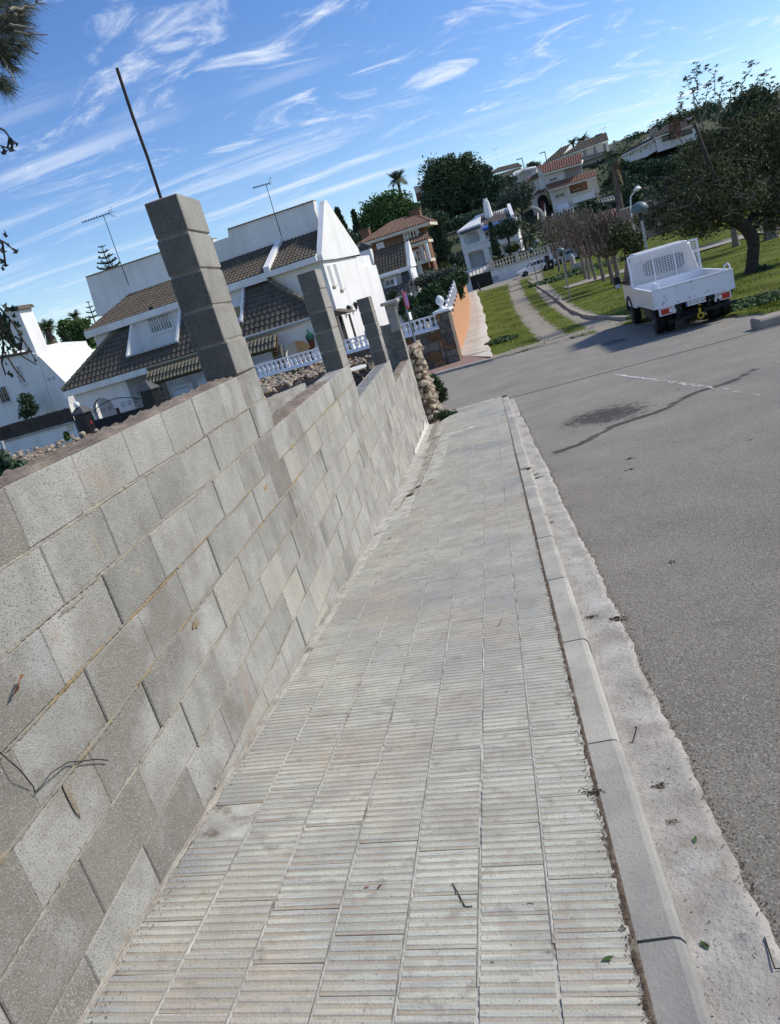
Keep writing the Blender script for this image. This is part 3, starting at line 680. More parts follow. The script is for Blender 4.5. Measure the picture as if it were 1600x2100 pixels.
pl = [(-8.9, 11.2, -.90), (-7.0, 12, -.97), (-5.2, 13.6, -1.05), (-4.15, 15.3, -1.12), (-3.35, 15.5, -1.13), (-2.35, 17.2, -1.20)]
cnt = 0
for a_, b_ in zip(pl[:-1], pl[1:]):
    A_ = Vector(a_); B_ = Vector(b_); L_ = (B_-A_).length; n = int(L_/.19)
    for i in range(n):
        p = A_.lerp(B_, (i+.5)/n); near_gap = p.x > -4.6 or p.x < -6.6
        for k in range(5 if p.x > -4.6 else 2):
            s = random.uniform(.07, .15) if p.x > -4.6 else random.uniform(.04, .08)
            stone(dw, (p.x+6+random.uniform(-.13, .13), p.y-13+random.uniform(-.16, .16), p.z+2.0-.06-(.16 if p.x > -4.6 else .075)*k+random.uniform(-.05, .03)), (s*1.25, s, s*.75), k > 0 or random.random() < .3)
            cnt += 1
lot = tag(grid('rubble_lot', list(np.linspace(-14, -1.62, 64)), list(np.linspace(1.0, 17, 70)), lambda x, y: lot_z(x, y)+.08*math.sin(x*3)*math.sin(y*2.2)+random.uniform(-.03, .03), MT['soil']), kind='structure')
# soil banked up behind the dry stone wall
V = []; F = []; n = 7; P_ = []
for a_, b_ in zip(pl[:-1], pl[1:]):
    for t in np.linspace(0, 1, 14)[:-1]: P_.append(Vector(a_).lerp(Vector(b_), t))
for p in P_:
    for i in range(n):
        t = i/(n-1); V.append((p.x-.1-1.2*t, p.y+.12+2.0*t, p.z-.05+.10*t+random.uniform(-.05, .06)-.5*max(0, t-.7)))
for j in range(len(P_)-1):
    for i in range(n-1): F.append((j*n+i, (j+1)*n+i, (j+1)*n+i+1, j*n+i+1))
tag(place('soil_bank', np_mesh('soil_bank', V, F, MT['soil'])), kind='structure')
# small loose stones on the bank: nobody could count them
V = []; F = []
base = [v.co.copy() for v in SM[0].vertices]; fc = [tuple(p.vertices) for p in SM[0].polygons]
for i in range(1100):
    p = random.choice(P_); t = random.random()**1.6; s = random.uniform(.02, .075)
    c = Vector((p.x-.1-1.2*t+random.uniform(-.45, .45), p.y+.12+2*t+random.uniform(-.25, .25), p.z-.03+.10*t)); b = len(V); R_ = Matrix.Rotation(random.uniform(0, 6), 3, 'Z')
    V += [tuple(c+R_@Vector((q.x*s*1.2, q.y*s, q.z*s*.7))) for q in base]; F += [tuple(b+k for k in f) for f in fc]
tag(place('loose_stones', np_mesh('loose_stones', V, F, MT['rubble'])), 'small loose stones scattered over the soil behind the wall', kind='stuff')
# white boards lying on the lot
def board(name, label, p, q, w, h, mat, y_):
    A_ = at(p[0], p[1], y_[0]); B_ = at(q[0], q[1], y_[1]); d = (B_-A_).normalized(); s = Vector((-d.y, d.x, 0))*w
    o = MB().hexa([A_, B_, B_+s, A_+s, A_+Vector((0, 0, h)), B_+Vector((0, 0, h)), B_+s+Vector((0, 0, h)), A_+s+Vector((0, 0, h))]).build(name, mat); return tag(o, label, 'board')
board('white_board', 'long white board lying below the dry stones, between first and second pillar', (548, 836), (640, 803), .16, .03, MT['white_paint'], (9.5, 10.6))
board('white_board', 'short white board behind the hollow topped blocks, left of the third pillar', (690, 772), (752, 752), .16, .05, MT['white_paint'], (12.4, 13.0))
board('grey_sheet', 'grey stone sheet leaning under the long white board', (550, 872), (640, 830), .04, .32, MT['gutter'], (9.4, 10.4))

# ================================================================ HOUSE TOOLS
class Fr:
    """A building's own frame: x to the right along its front, y into the building, z up."""
    def __init__(s, o, deg): s.o = Vector(o); s.deg = deg; s.M = Matrix.Translation(s.o) @ Matrix.Rotation(rad(deg), 4, 'Z'); s.I = s.M.inverted(); s.c = s.I @ Vector((0, 0, 0))
    def d(s, u, v): return (s.I.to_3x3() @ ray(u, v))
    def fy(s, u, v, y=0.): d = s.d(u, v); t = (y-s.c.y)/d.y; p = s.c+d*t; return p.x, p.z
    def fx(s, u, v, x=0.): d = s.d(u, v); t = (x-s.c.x)/d.x; p = s.c+d*t; return p.y, p.z
    def p(s, u, v, y=0.): x, z = s.fy(u, v, y); return Vector((x, y, z))
    def q(s, u, v, x=0.): y, z = s.fx(u, v, x); return Vector((x, y, z))
    def root(s, name, label, cat, group=None): return thing(name, label, cat, s.o, rad(s.deg), group)
def slab(F_, name, mat, root, px, y, th):
    return MB().prism([F_.p(u, v, y) for u, v in px], (0, th, 0)).build(name, mat, root)
def rect(F_, tl, br, y):
    x0, z1 = F_.fy(tl[0], tl[1], y); x1, z0 = F_.fy(br[0], br[1], y); return x0, x1, z0, z1
def window(F_, root, tl, br, y, shut=0., bars=None, pane='glass', frame='white_paint', fw=.06, sill=True, mull=1, name='window'):
    x0, x1, z0, z1 = rect(F_, tl, br, y)
    return window_at(root, x0, x1, z0, z1, y, shut, bars, pane, frame, fw, sill, mull, name)
def window_at(root, x0, x1, z0, z1, y, shut=0., bars=None, pane='glass', frame='white_paint', fw=.06, sill=True, mull=1, name='window'):
    m = MB(); d0, d1 = y-.045, y+.05
    m.box(x0, x1, d0, d1, z1-fw, z1); m.box(x0, x1, d0, d1, z0, z0+fw); m.box(x0, x0+fw, d0+.002, d1, z0+fw, z1-fw); m.box(x1-fw, x1, d0+.002, d1, z0+fw, z1-fw)
    for k in range(1, mull+1):
        c = x0+(x1-x0)*k/(mull+1); m.box(c-fw*.4, c+fw*.4, d0+.004, d1, z0+fw, z1-fw)
    w = m.build(name, MT[frame], root)
    B('pane', MT[pane], w, x0+fw*.9, x1-fw*.9, y-.015, y+.02, z0+fw*.9, z1-fw*.9)
    if shut > 0: B('shutter', MT['shutter'], w, x0+fw*.8, x1-fw*.8, y-.035, y-.016, z0+(z1-z0)*(1-shut), z1-fw*.8)
    if sill: B('sill', MT[frame], w, x0-.08, x1+.08, y-.12, y+.02, z0-.07, z0-.005)
    if bars:
        mm = MB(); n = max(4, int((x1-x0)/bars))
        for k in range(n+1):
            c = x0+(x1-x0)*k/n; mm.box(c-.012, c+.012, y-.10, y-.08, z0, z1)
        for t in (0.02, .5, .98): zc = z0+(z1-z0)*t; mm.box(x0, x1, y-.098, y-.082, zc-.012, zc+.012)
        mm.build('grille', MT['white_paint'] if pane == 'glass_grey' else MT['dark_steel'], w)
    return w
def tile_slope(m, A0, A1, B0, B1, pitch=.3, row=.36, amp=.035, step=.035, seg=4, round_=False):
    A0, A1, B0, B1 = map(Vector, (A0, A1, B0, B1)); e = (A1-A0).normalized(); up = ((B0+B1)/2-(A0+A1)/2); nrm = e.cross(up).normalized()
    if nrm.z < 0: nrm = -nrm
    n = max(2, int(round(up.length/row)))
    def wave(s):
        t = (s/pitch) % 1.0
        return amp*abs(math.sin(math.pi*t)) if round_ else amp*(.5+.5*math.cos(2*math.pi*t))
    for r in range(n):
        rows = []
        for t, st, dn in ((r/n, step, 1), (r/n, step, 0), ((r+1)/n, 0., 0)):
            L_ = A0.lerp(B0, t); R_ = A1.lerp(B1, t); rows.append((L_, R_, st, dn))
        sl = (rows[1][0]-A0).dot(e); sr = (rows[1][1]-A0).dot(e); sl2 = (rows[2][0]-A0).dot(e); sr2 = (rows[2][1]-A0).dot(e)
        k0 = math.ceil(sl/pitch*seg-1e-6); k1 = math.floor(sr/pitch*seg+1e-6)
        ss = [sl]+[k*pitch/seg for k in range(k0, k1+1) if sl+1e-4 < k*pitch/seg < sr-1e-4]+[sr]
        lo = []; mid = []; hi = []
        for s_ in ss:
            s2 = min(max(s_, sl2), sr2) if sr2 >= sl2 else (sl2+sr2)/2
            b1 = rows[1][0]+e*(s_-sl); b2 = rows[2][0]+e*(s2-sl2)
            w = wave(s_); lo.append(b1-nrm*.02); mid.append(b1+nrm*(w+step)); hi.append(b2+nrm*w)
        k = len(ss); V = lo+mid+hi; Fc = []
        for i in range(k-1):
            Fc += [(i, i+1, k+i+1, k+i), (k+i, k+i+1, 2*k+i+1, 2*k+i)]
        m.add(V, Fc)
    return m
def under(m, A0, A1, B0, B1, th=.14):
    A0, A1, B0, B1 = map(Vector, (A0, A1, B0, B1)); nrm = (A1-A0).cross((B0+B1)/2-A0).normalized()
    if nrm.z < 0: nrm = -nrm
    return m.prism([A0-nrm*.02, A1-nrm*.02, B1-nrm*.02, B0-nrm*.02], -nrm*th)
BALP = [(.045, 0), (.05, .05), (.03, .09), (.055, .2), (.06, .27), (.045, .36), (.028, .45), (.032, .5), (.048, .53), (.048, .6)]
def baluster_mesh(h, w, mat, n=8):
    m = MB(); m.lathe([(r*w/.06, z*h/.6) for r, z in BALP], (0, 0, 0), n); return m.mesh('baluster', mat, False)
def balustrade(root, p0, p1, h, pitch, w, mat, rail=.09, posts=True, n=8, z0=0., name='baluster'):
    """rails plus one baluster object per upright, from p0 to p1 (local)"""
    p0 = Vector(p0); p1 = Vector(p1); d = p1-p0; L_ = d.length; a_ = math.atan2(d.y, d.x)
    m = MB(); e = d.normalized(); s = Vector((-e.y, e.x, 0)).normalized()*(rail)
    for zz, hh in ((0, rail*.9), (h-rail, rail)):
        m.hexa([p0-s+Vector((0, 0, zz)), p1-s+Vector((0, 0, zz)), p1+s+Vector((0, 0, zz)), p0+s+Vector((0, 0, zz)), p0-s+Vector((0, 0, zz+hh)), p1-s+Vector((0, 0, zz+hh)), p1+s+Vector((0, 0, zz+hh)), p0+s+Vector((0, 0, zz+hh))])
    m.build('rail', mat, root)
    bm_ = baluster_mesh(h-rail*1.9, w, mat, n); k = max(2, int(round(L_/pitch)))
    for i in range(k):
        q = p0+d*((i+.5)/k); place(name, bm_, root, (q.x, q.y, q.z+rail*.9), (0, 0, a_))
def antenna(p, h, label, yaw=0., L_=.9):
    r = thing('roof_antenna', label, 'antenna', p, yaw, 'television antennas')
    MB().tube([(0, 0, 0), (.0, 0, h*.5), (.02, 0, h)], [.024, .022, .018], 6).build('mast', MT['dark_steel'], r)
    MB().tube([(-L_*.75, 0, h), (L_*.4, 0, h)], .014, 6).build('boom', MT['steel'], r)
    m = MB()
    for i in range(10):
        x = -L_*.75+L_*.95*i/9; m.box(x-.008, x+.008, -.16, .16, h-.006, h+.006); m.box(x-.02, x+.02, -.02, .02, h-.05, h+.05)
    m.build('element', MT['dark_steel'], r)
    m = MB()
    for s in (-1, 1):
        for i in range(4): m.tube([(L_*.25+.05*i, -.22, h+s*.06*(i+1)), (L_*.25+.05*i, .22, h+s*.06*(i+1))], .008, 4)
        m.tube([(L_*.22, 0, h), (L_*.42, 0, h+s*.30)], .008, 4)
    m.build('reflector', MT['steel'], r); return r
def lantern(root, F_, u, v, y, s=.3):
    x, z = F_.fy(u, v, y); m = MB(); m.lathe([(.02, .5*s), (.32*s, .3*s), (.30*s, .28*s), (.16*s, -.4*s), (.05*s, -.5*s)], (x, y-.25*s-.08, z), 6)
    m.box(x-.02, x+.02, y-.25*s-.08, y, z-.55*s, z-.48*s); return m.build('wall_lamp', MT['black_paint'], root)

# ================================================================ HOUSE 1: white pair of houses with brown roofs
P = at(653, 524, 40.); F1 = Fr((P.x, P.y, -2.5), -10.5)
h1 = F1.root('white_house', 'white semi-detached house pair with brown tiled mansard roofs and tall white gable', 'house')
zE = F1.fy(653, 524)[1]                       # upper eave
ys_t, zs_t = F1.fx(643, 412); ys_b, zs_b = F1.fx(708, 518)
YT = 2.6                                      # depth of the white parapet walls
x_l = F1.fy(172, 680)[0]
body = MB(); body.box(x_l+.5, -.02, .0, 9, -1.5, zE-.25); body.build('wall', MT['white2'], h1)
# gable side wall and gable flank
g = MB(); zt = F1.fx(645, 413, 0)[1]
g.prism([(-.02, -.25, zE-.3), (-.02, 1.9, zE-.3), (-.02, 6.2, zE-.2), (-.02, 6.2, zE+.1), (-.02, YT+.35, zt), (-.02, YT, zt), (-.02, -.25, zE)], (.30, 0, 0))
g.build('gable', MT['white'], h1)
s_ = MB(); s_.box(-.02, .12, .0, 6.0, -1.5, zE-.29); s_.box(-.02, .10, 6.0, 9.5, -1.5, zE-.9); s_.build('side_wall', MT['white'], h1)
# slit windows on the gable side
for (u0, v0, u1, v1) in ((668, 545, 682, 586), (681, 542, 697, 594)):
    ya, z1_ = F1.fx(u0+2, v0, .12); yb, z0_ = F1.fx(u1-3, v1, .12); yb = ya+.42
    m = MB(); m.box(.121, .135, ya, yb, z0_, z1_); w = m.build('slit_window', MT['shutter_grey'], h1)
    B('sill', MT['cream'], w, .12, .24, ya-.06, yb+.06, z0_-.10, z0_)
for (u0, v0, h_, wd_) in ((714, 646, 1.7, .34), (694, 650, 2.0, .55)):
    ya, z1_ = F1.fx(u0, v0, .12); B('narrow_window', MT['dark'], h1, .122, .135, ya, ya+wd_, z1_-h_, z1_)
for (u, v) in ((708, 636), (722, 629)):
    y_, z_ = F1.fx(u, v, .12); m = MB(); m.lathe([(.02, .22), (.15, .12), (.14, .1), (.07, -.18), (.02, -.22)], (.34, y_, z_), 6); m.box(.12, .34, y_-.02, y_+.02, z_-.28, z_-.24); m.build('wall_lamp', MT['black_paint'], h1)
ya, za = F1.fx(690, 634, .12); m = MB(); m.prism([(.12, ya-.6, za), (1.0, ya-.6, za-.35), (.12, ya-.6, za-.35)], (0, 1.1, 0)); m.build('door_canopy', MT['roof_brown'], h1)
# upper roofs
RY0, RZ0 = -.35, zE+.02
def roof_pts(u, v, y): return F1.p(u, v, y)
def onroof(u, v, y0, z0, y1, z1):
    d = F1.d(u, v); c = F1.c; n = Vector((0, -(z1-z0), (y1-y0))); t = (Vector((0, y0, z0))-c).dot(n)/d.dot(n); return c+d*t
zT = F1.p(658, 470, YT).z
rf = MB()
A0 = Vector((onroof(560, 544, RY0, RZ0, YT, zT).x, RY0, RZ0)); A1 = Vector((-.02, RY0, RZ0)); B0 = Vector((F1.p(574, 498, YT).x, YT, zT)); B1 = Vector((-.02, YT, zT))
tile_slope(rf, A0, A1, B0, B1, .24, .33, .05, .03, 4)
xL0 = F1.p(171, 674, RY0).x; zT2 = F1.p(340, 551, YT).z
C0 = Vector((xL0, RY0, RZ0-.05)); C1 = Vector((F1.p(541, 549, RY0).x, RY0, RZ0)); D0 = Vector((F1.p(262, 590, YT).x, YT, zT)); D1 = Vector((F1.p(562, 476, YT).x, YT, zT))
tile_slope(rf, C0, C1, D0, D1, .24, .33, .05, .03, 4)
E0 = onroof(198, 620, RY0, RZ0, YT, zT); E1 = D0.lerp(C0, 1-(E0.y-RY0)/(YT-RY0))
tag(rf.build('roof_tiles', MT['roof_brown'], h1), kind='stuff')
u_ = MB(); under(u_, A0, A1, B0, B1); under(u_, C0, C1, D0, D1); u_.build('roof_deck', MT['white2'], h1)
dv = MB(); dv.prism([C1+Vector((0, -.12, -.3)), C1+Vector((0, -.12, .22)), D1+Vector((0, .1, .3)), D1+Vector((0, .1, -.5))], (A0.x-C1.x, 0, 0)); dv.build('divider_wall', MT['white'], h1)
fz = MB(); fz.box(xL0, C1.x, RY0-.10, RY0+.02, RZ0-.42, RZ0-.03); fz.box(A0.x, .0, RY0-.10, RY0+.02, RZ0-.32, RZ0-.02); fz.build('fascia', MT['white'], h1)
sf = MB(); sf.box(xL0+.02, -.01, RY0+.02, .1, RZ0-.30, RZ0-.25); sf.build('soffit', MT['white2'], h1)
# parapet walls
slab(F1, 'parapet', MT['white2'], h1, [(643, 412), (467, 471), (469, 486), (437, 497), (437, 560), (656, 520)], YT+.03, .45)
slab(F1, 'parapet', MT['white2'], h1, [(437, 490), (327, 519), (176, 569), (200, 650), (437, 570)], YT+.9, .45)
c_ = MB()
for (ua, va, ub, vb, y_) in ((467, 471, 643, 412, YT), (176, 569, 327, 519, YT+.87), (327, 519, 437, 490, YT+.87)):
    a_ = F1.p(ua, va, y_); b_ = F1.p(ub, vb, y_); n = int((b_.x-a_.x)/.16)
    for i in range(n): q = a_.lerp(b_, (i+.5)/n); c_.box(q.x-.055, q.x+.055, y_-.05, y_+.55, q.z-.01, q.z+.05)
tag(c_.build('coping_tiles', MT['roof_brown'], h1), kind='stuff')
# lower mansard roof
LY = -2.3
zL_ = F1.p(300, 752, LY).z; zU = RZ0-.36
l0 = Vector((F1.p(130, 804, LY).x, LY, zL_)); l1 = Vector((F1.p(668, 645, LY).x, LY, zL_)); t0 = Vector((F1.p(240, 658, -.05).x, -.05, zU)); t1 = Vector((F1.p(541, 556, -.05).x, -.05, zU))
lr = MB()
_xa, _ = F1.fy(268, 706, -1.0); _xb, _ = F1.fy(366, 616, -.3); _xd = F1.fy(503, 585, -.1)[0]
ZD = zU-1.66; TD = (ZD-zL_)/(zU-zL_); ma = l0.lerp(t0, TD); mb_ = l1.lerp(t1, TD)
on_m = lambda x: Vector((x, ma.y, ZD)); on_t = lambda x: Vector((x, t0.y, zU))
tile_slope(lr, l0, l1, ma, mb_, .30, .36, .05, .045, 6)
for (pa, pb, pc, pd) in ((ma, on_m(_xa), t0, on_t(_xa)), (on_m(_xb), on_m(_xd-2.6), on_t(_xb), on_t(_xd-2.6)), (on_m(_xd), mb_, on_t(_xd), t1)): tile_slope(lr, pa, pb, pc, pd, .30, .36, .05, .045, 6)
tile_slope(lr, Vector((l0.x, 5.5, zL_)), l0, Vector((t0.x+.6, 5.5, zU)), t0, .30, .36, .05, .045, 4)
tag(lr.build('roof_tiles', MT['roof_brown'], h1), kind='stuff')
u_ = MB(); under(u_, l0, l1, ma, mb_); u_.build('roof_deck', MT['white2'], h1)
for (pa, pb) in ((l0, t0), (l1, t1)):
    n = 11
    for i in range(n):
        a_ = pa.lerp(pb, i/n); b_ = pa.lerp(pb, (i+1.12)/n)
        MB().tube([a_+Vector((0, -.02, .06)), b_+Vector((0, -.02, .05))], [.15, .12], 8).build('ridge_tile', MT['roof_olive'], h1)
ld = MB(); ld.box(l0.x+.02, F1.p(302, 760, LY).x, LY-.08, LY+.04, zL_-.36, zL_-.03); ld.build('fascia', MT['white'], h1)
MB().tube([Vector((F1.p(470, 700, LY).x, LY-.10, zL_-.04)), l1+Vector((0, -.10, -.04))], .07, 8).build('gutter_pipe', MT['shutter_grey'], h1)
# dormers
def dormer(xa, xb, za, zb, wx0, wx1, wz0, wz1, lattice):
    yb_ = LY*(za-zU)/(zL_-zU)+.02
    m = MB(); m.box(xa+.12, xb-.12, -.12, -.04, za+.02, zb); d_ = m.build('dormer', MT['white'], h1)
    for x0_ in (xa, xb-.12):
        MB().prism([(x0_, -.05, zb), (x0_, -.35, zb), (x0_, yb_-.32, za), (x0_, -.05, za)], (.12, 0, 0)).build('dormer_cheek', MT['white'], d_)
    B('dormer_roof', MT['white'], d_, xa-.05, xb+.05, -.5, .0, zb+.003, zb+.12); B('sill', MT['shutter_grey'], d_, xa, xb, yb_-.34, -.05, za-.10, za-.003)
    w = window_at(h1, wx0, wx1, wz0, wz1, -.13, 0 if lattice else .4, None, 'glass_grey' if lattice else 'glass', 'white_paint', .06, True, 1)
    if lattice:
        m = MB(); n = 9
        for i in range(n+1):
            x = wx0+(wx1-wx0)*i/n; m.box(x-.014, x+.014, -.27, -.24, wz0, wz1)
        for i in range(n):
            x = wx0+(wx1-wx0)*i/n; dx = (wx1-wx0)/n; zm = (wz0+wz1)/2
            for s in (1, -1):
                m.tube([(x, -.255, zm-s*.22), (x+dx, -.255, zm+s*.22)], .012, 4)
        m.build('lattice', MT['white_paint'], w)
    return d_
xa, za = F1.fy(268, 706, -1.0); xb, zb = F1.fy(366, 616, -.3)
wx0, wz1 = F1.fy(303, 664, -.13); wx1, wz0 = F1.fy(357, 672, -.13)
dormer(xa, xb, ZD+.02, zU-.02, wx0, wx1, wz0-.0, wz0+1.05, True)
xb = F1.fy(503, 585, -.1)[0]; dormer(xb-2.6, xb, ZD+.02, zU-.02, xb-2.1, xb-.6, ZD+.2, zU-.45, False)
x, z = F1.fy(354, 628, -.13); B('alarm_box', MT['sign_red'], h1, x-.16, x+.16, -.21, -.13, z-.2, z-.05); B('alarm_label', MT['white_paint'], h1, x-.16, x+.16, -.212, -.13, z-.047, z+.12)
lantern(h1, F1, 315, 635, -.13, .45)
xa, za = F1.fy(288, 652, -.13); xb, zb = F1.fy(345, 634, -.13); MB().tube([(xa, -.25, za), (xb, -.25, za)], .02, 5).build('awning_bar', MT['dark_steel'], h1)
# ground floor fronts with arches
def arch_front(name, tlx, brx, zb, zt, y, arcs, th, mat, parent):
    """wall panel with round-headed openings cut up from its foot"""
    pts = [(tlx, zb), (tlx, zt), (brx, zt), (brx, zb)]
    for (cx, r, zs) in sorted(arcs, reverse=True):
        pts.append((cx+r, zb))
        for k in range(13): t = math.pi*k/12; pts.append((cx+r*math.cos(t), zs+r*math.sin(t)))
        pts.append((cx-r, zb))
    return MB().prism([(x, y, z) for x, z in pts], (0, th, 0)).build(name, mat, parent)
GY = LY+.35
xa = F1.fy(152, 815, GY)[0]; xb = F1.fy(250, 785, GY)[0]; cx, cz = F1.fy(213, 838, GY)
arch_front('front_wall', xa, xb, -1.0, zL_-.3, GY, [(cx, .72, cz-.1)], .25, MT['white'], h1)
B('front_wall', MT['white2'], h1, xb, xb+.25, GY+.003, 0, -1.0, zL_-.3)
m = MB(); m.box(xa, xb, GY+1.7, GY+1.75, -1, zL_-.3); m.build('porch_back', MT['white2'], h1)
window_at(h1, cx-.1, cx+.55, -.2, 1.2, GY+1.69, 0, None, 'glass', 'white_paint', .06, False)
xa2 = F1.fy(566, 678, GY)[0]; xb2 = .0; cx2, cz2 = F1.fy(613, 722, GY)
arch_front('front_wall', xa2, xb2, -1.2, zL_-.25, GY, [(cx2, .80, cz2-.22)], .25, MT['white'], h1)
MB().prism([(xa2, GY-.06, zL_-.45), (xa2-.16, GY-.06, zL_-.7), (xa2-.16, GY-.06, -1.0), (xa2+.05, GY-.06, -1.0), (xa2+.05, GY-.06, zL_-.7), (xa2+.22, GY-.06, zL_-.72)], (0, .05, 0)).build('pilaster', MT['white'], h1)
m = MB(); m.box(xa2, .0, GY+1.9, GY+1.95, -1.2, zL_-.3); m.build('porch_back', MT['peach'], h1)
B('porch_door', MT['dark'], h1, cx2-.2, cx2+.9, GY+1.85, GY+1.899, -1, .95); B('door_panel', MT['wood'], h1, cx2+.25, cx2+.5, GY+1.83, GY+1.849, -1, .95)
x, z = F1.fy(640, 695, GY); m = MB(); m.lathe([(.03, .5), (.05, .34), (.20, .22), (.21, .0), (.19, -.02)], (x, GY-.22, z), 10); l_ = m.build('porch_lantern', MT['green_lantern'], h1)
m = MB(); m.lathe([(.19, -.02), (.12, -.35), (.02, -.52)], (x, GY-.22, z), 10); m.build('lantern_glass', MT['wine'], l_)
# porch balustrade, split by the second pillar
BY = GY-1.0
pa = F1.p(600, 764, BY); pb = F1.p(664, 743, BY); pc = F1.p(770, 711, BY)
bh = F1.p(596, 738, BY).z-pa.z
balustrade(h1, (pa.x, BY, pa.z), (pc.x, BY, pa.z), bh, .25, .085, MT['white_paint'], .06, n=8)
B('terrace_wall', MT['stone_clad'], h1, pa.x-.1, pc.x, BY-.06, BY+2.0, -2.2, pa.z-.003)
# tiled canopies over the gates, stone gate piers and white louvred gates
def canopy(ua, va, ub, vb, y, drop, dep):
    a_ = F1.p(ua, va, y); b_ = F1.p(ub, vb, y); m = MB()
    tile_slope(m, (a_.x, y-dep, a_.z-drop), (b_.x, y-dep, a_.z-drop), (a_.x, y, a_.z), (b_.x, y, a_.z), .22, .34, .09, .05, 6, True)
    c = m.build('gate_canopy', MT['roof_olive'], h1); u = MB(); under(u, (a_.x, y-dep, a_.z-drop), (b_.x, y-dep, a_.z-drop), (a_.x, y, a_.z), (b_.x, y, a_.z), .1); u.build('canopy_deck', MT['wood'], c)
    return a_, b_
CY = LY-.6
canopy(302, 764, 428, 728, CY, .62, .55); canopy(505, 704, 568, 685, CY, .62, .55)
def louvre(tl, br, y):
    x0, x1, z0, z1 = rect(F1, tl, br, y); z0 -= .5
    f_ = MB(); f_.box(x0, x0+.12, y-.04, y+.04, z0, z1); f_.box(x1-.12, x1, y-.04, y+.04, z0, z1); f_.box(x0+.12, x1-.12, y-.038, y+.038, z1-.12, z1); gobj = f_.build('louvred_gate', MT['shutter'], h1)
    n = int((z1-z0-.14)/.15); sm = MB().hexa([(x0+.12, -.03, 0), (x1-.12, -.03, 0), (x1-.12, .0, .13), (x0+.12, .0, .13), (x0+.12, -.01, 0), (x1-.12, -.01, 0), (x1-.12, .02, .13), (x0+.12, .02, .13)]).mesh('slat', MT['shutter'])
    for i in range(n): place('slat', sm, gobj, (0, y, z0+.02+i*.15))
louvre((529, 744), (580, 784), CY+.35); louvre((352, 795), (402, 812), CY+.35); louvre((404, 779), (445, 797), CY+.35)
def pier(tl, br, y, seed):
    x0, x1, z0, z1 = rect(F1, tl, br, y); z0 -= .8; r_ = random.Random(seed)
    p_ = B('gate_pier', MT['mortar_pale'], h1, x0, x1, y, y+.45, z0, z1)
    z = z0
    while z < z1-.05:
        hh = r_.uniform(.20, .36); x = x0
        while x < x1-.05:
            w_ = min(r_.uniform(.2, .42), x1-x); q = [(x+.02, z+.03), (x+w_*.6, z+.015), (x+w_-.02, z+.06), (x+w_-.015, min(z1, z+hh-.05)), (x+w_*.4, min(z1, z+hh-.01)), (x+.015, min(z1, z+hh-.04))]
            MB().prism([(a, y-.025, b) for a, b in q], (0, .03, 0)).build('pier_stone', MT['slab_rust'] if r_.random() < .5 else MT['slab_stone'], p_)
            x += w_
        z += hh
pier((311, 786), (345, 826), CY+.2, 3); pier((553, 712), (592, 770), CY+.2, 5)
pv, wv = F1.fy(530, 712, CY+.4)
B('porch_wall', MT['greige'], h1, F1.fy(528, 715, CY+.9)[0], F1.fy(560, 715, CY+.9)[0], CY+.9, CY+1.1, -1.5, .6)
antenna(F1.M @ Vector((F1.p(264, 584, 1.6).x, 1.6, F1.p(264, 584, 1.6).z)), 3.9, 'thin roof antenna on the left half of the white house pair', rad(0), 1.7)
antenna(F1.M @ Vector((F1.p(578, 486, 2.3).x, 2.3, F1.p(578, 486, 2.3).z)), 2.75, 'roof antenna on the right half of the white house pair', rad(15), .9)

# black gate between black posts, white wall with reed screen
P = at(240, 850, 35.5); FG = Fr((P.x, P.y, -2.6), -10.5)
def gate_post(tl, br, label):
    x0, x1, z0, z1 = rect(FG, tl, br, 0); w_ = .62; r = thing('gate_post', label, 'post', FG.M @ Vector((x0+w_/2, .3, 0)), rad(-10.5), 'black gate posts')
    MB().box(-w_/2, w_/2, -.3, .3, -1, z1).build('shaft', MT['black_paint'], r)
    m = MB(); m.add([(-.4, -.4, z1), (.4, -.4, z1), (.4, .4, z1), (-.4, .4, z1), (0, 0, z1+.45), (-.4, -.4, z1-.06), (.4, -.4, z1-.06), (.4, .4, z1-.06), (-.4, .4, z1-.06)], [(0, 1, 4), (1, 2, 4), (2, 3, 4), (3, 0, 4), (5, 6, 1, 0), (6, 7, 2, 1), (7, 8, 3, 2), (8, 5, 0, 3), (8, 7, 6, 5)]); m.build('cap', MT['slate'], r); return r, z1
g1, zg_ = gate_post((150, 851), (186, 890), 'left black gate post with grey pyramid cap, beside the reed screen')
g2, _ = gate_post((286, 803), (322, 838), 'right black gate post with grey pyramid cap, beside the stone gate pier')
MB().lathe([(.05, 0), (.13, .05), (.15, .15), (.12, .26), (.02, .3)], (0, -.15, zg_+.28), 10).build('lamp_globe', MT['white_paint'], g1)
B('house_number', MT['sign_red'], g1, .311, .33, -.06, .06, zg_-.68, zg_-.53)
gt = FG.root('black_gate', 'black metal gate with a low arched scrollwork top between two black posts', 'gate')
xa = FG.fy(186, 860)[0]+.1; xb = FG.fy(290, 815)[0]; xm = (xa+xb)/2; zg2 = zg_-.15
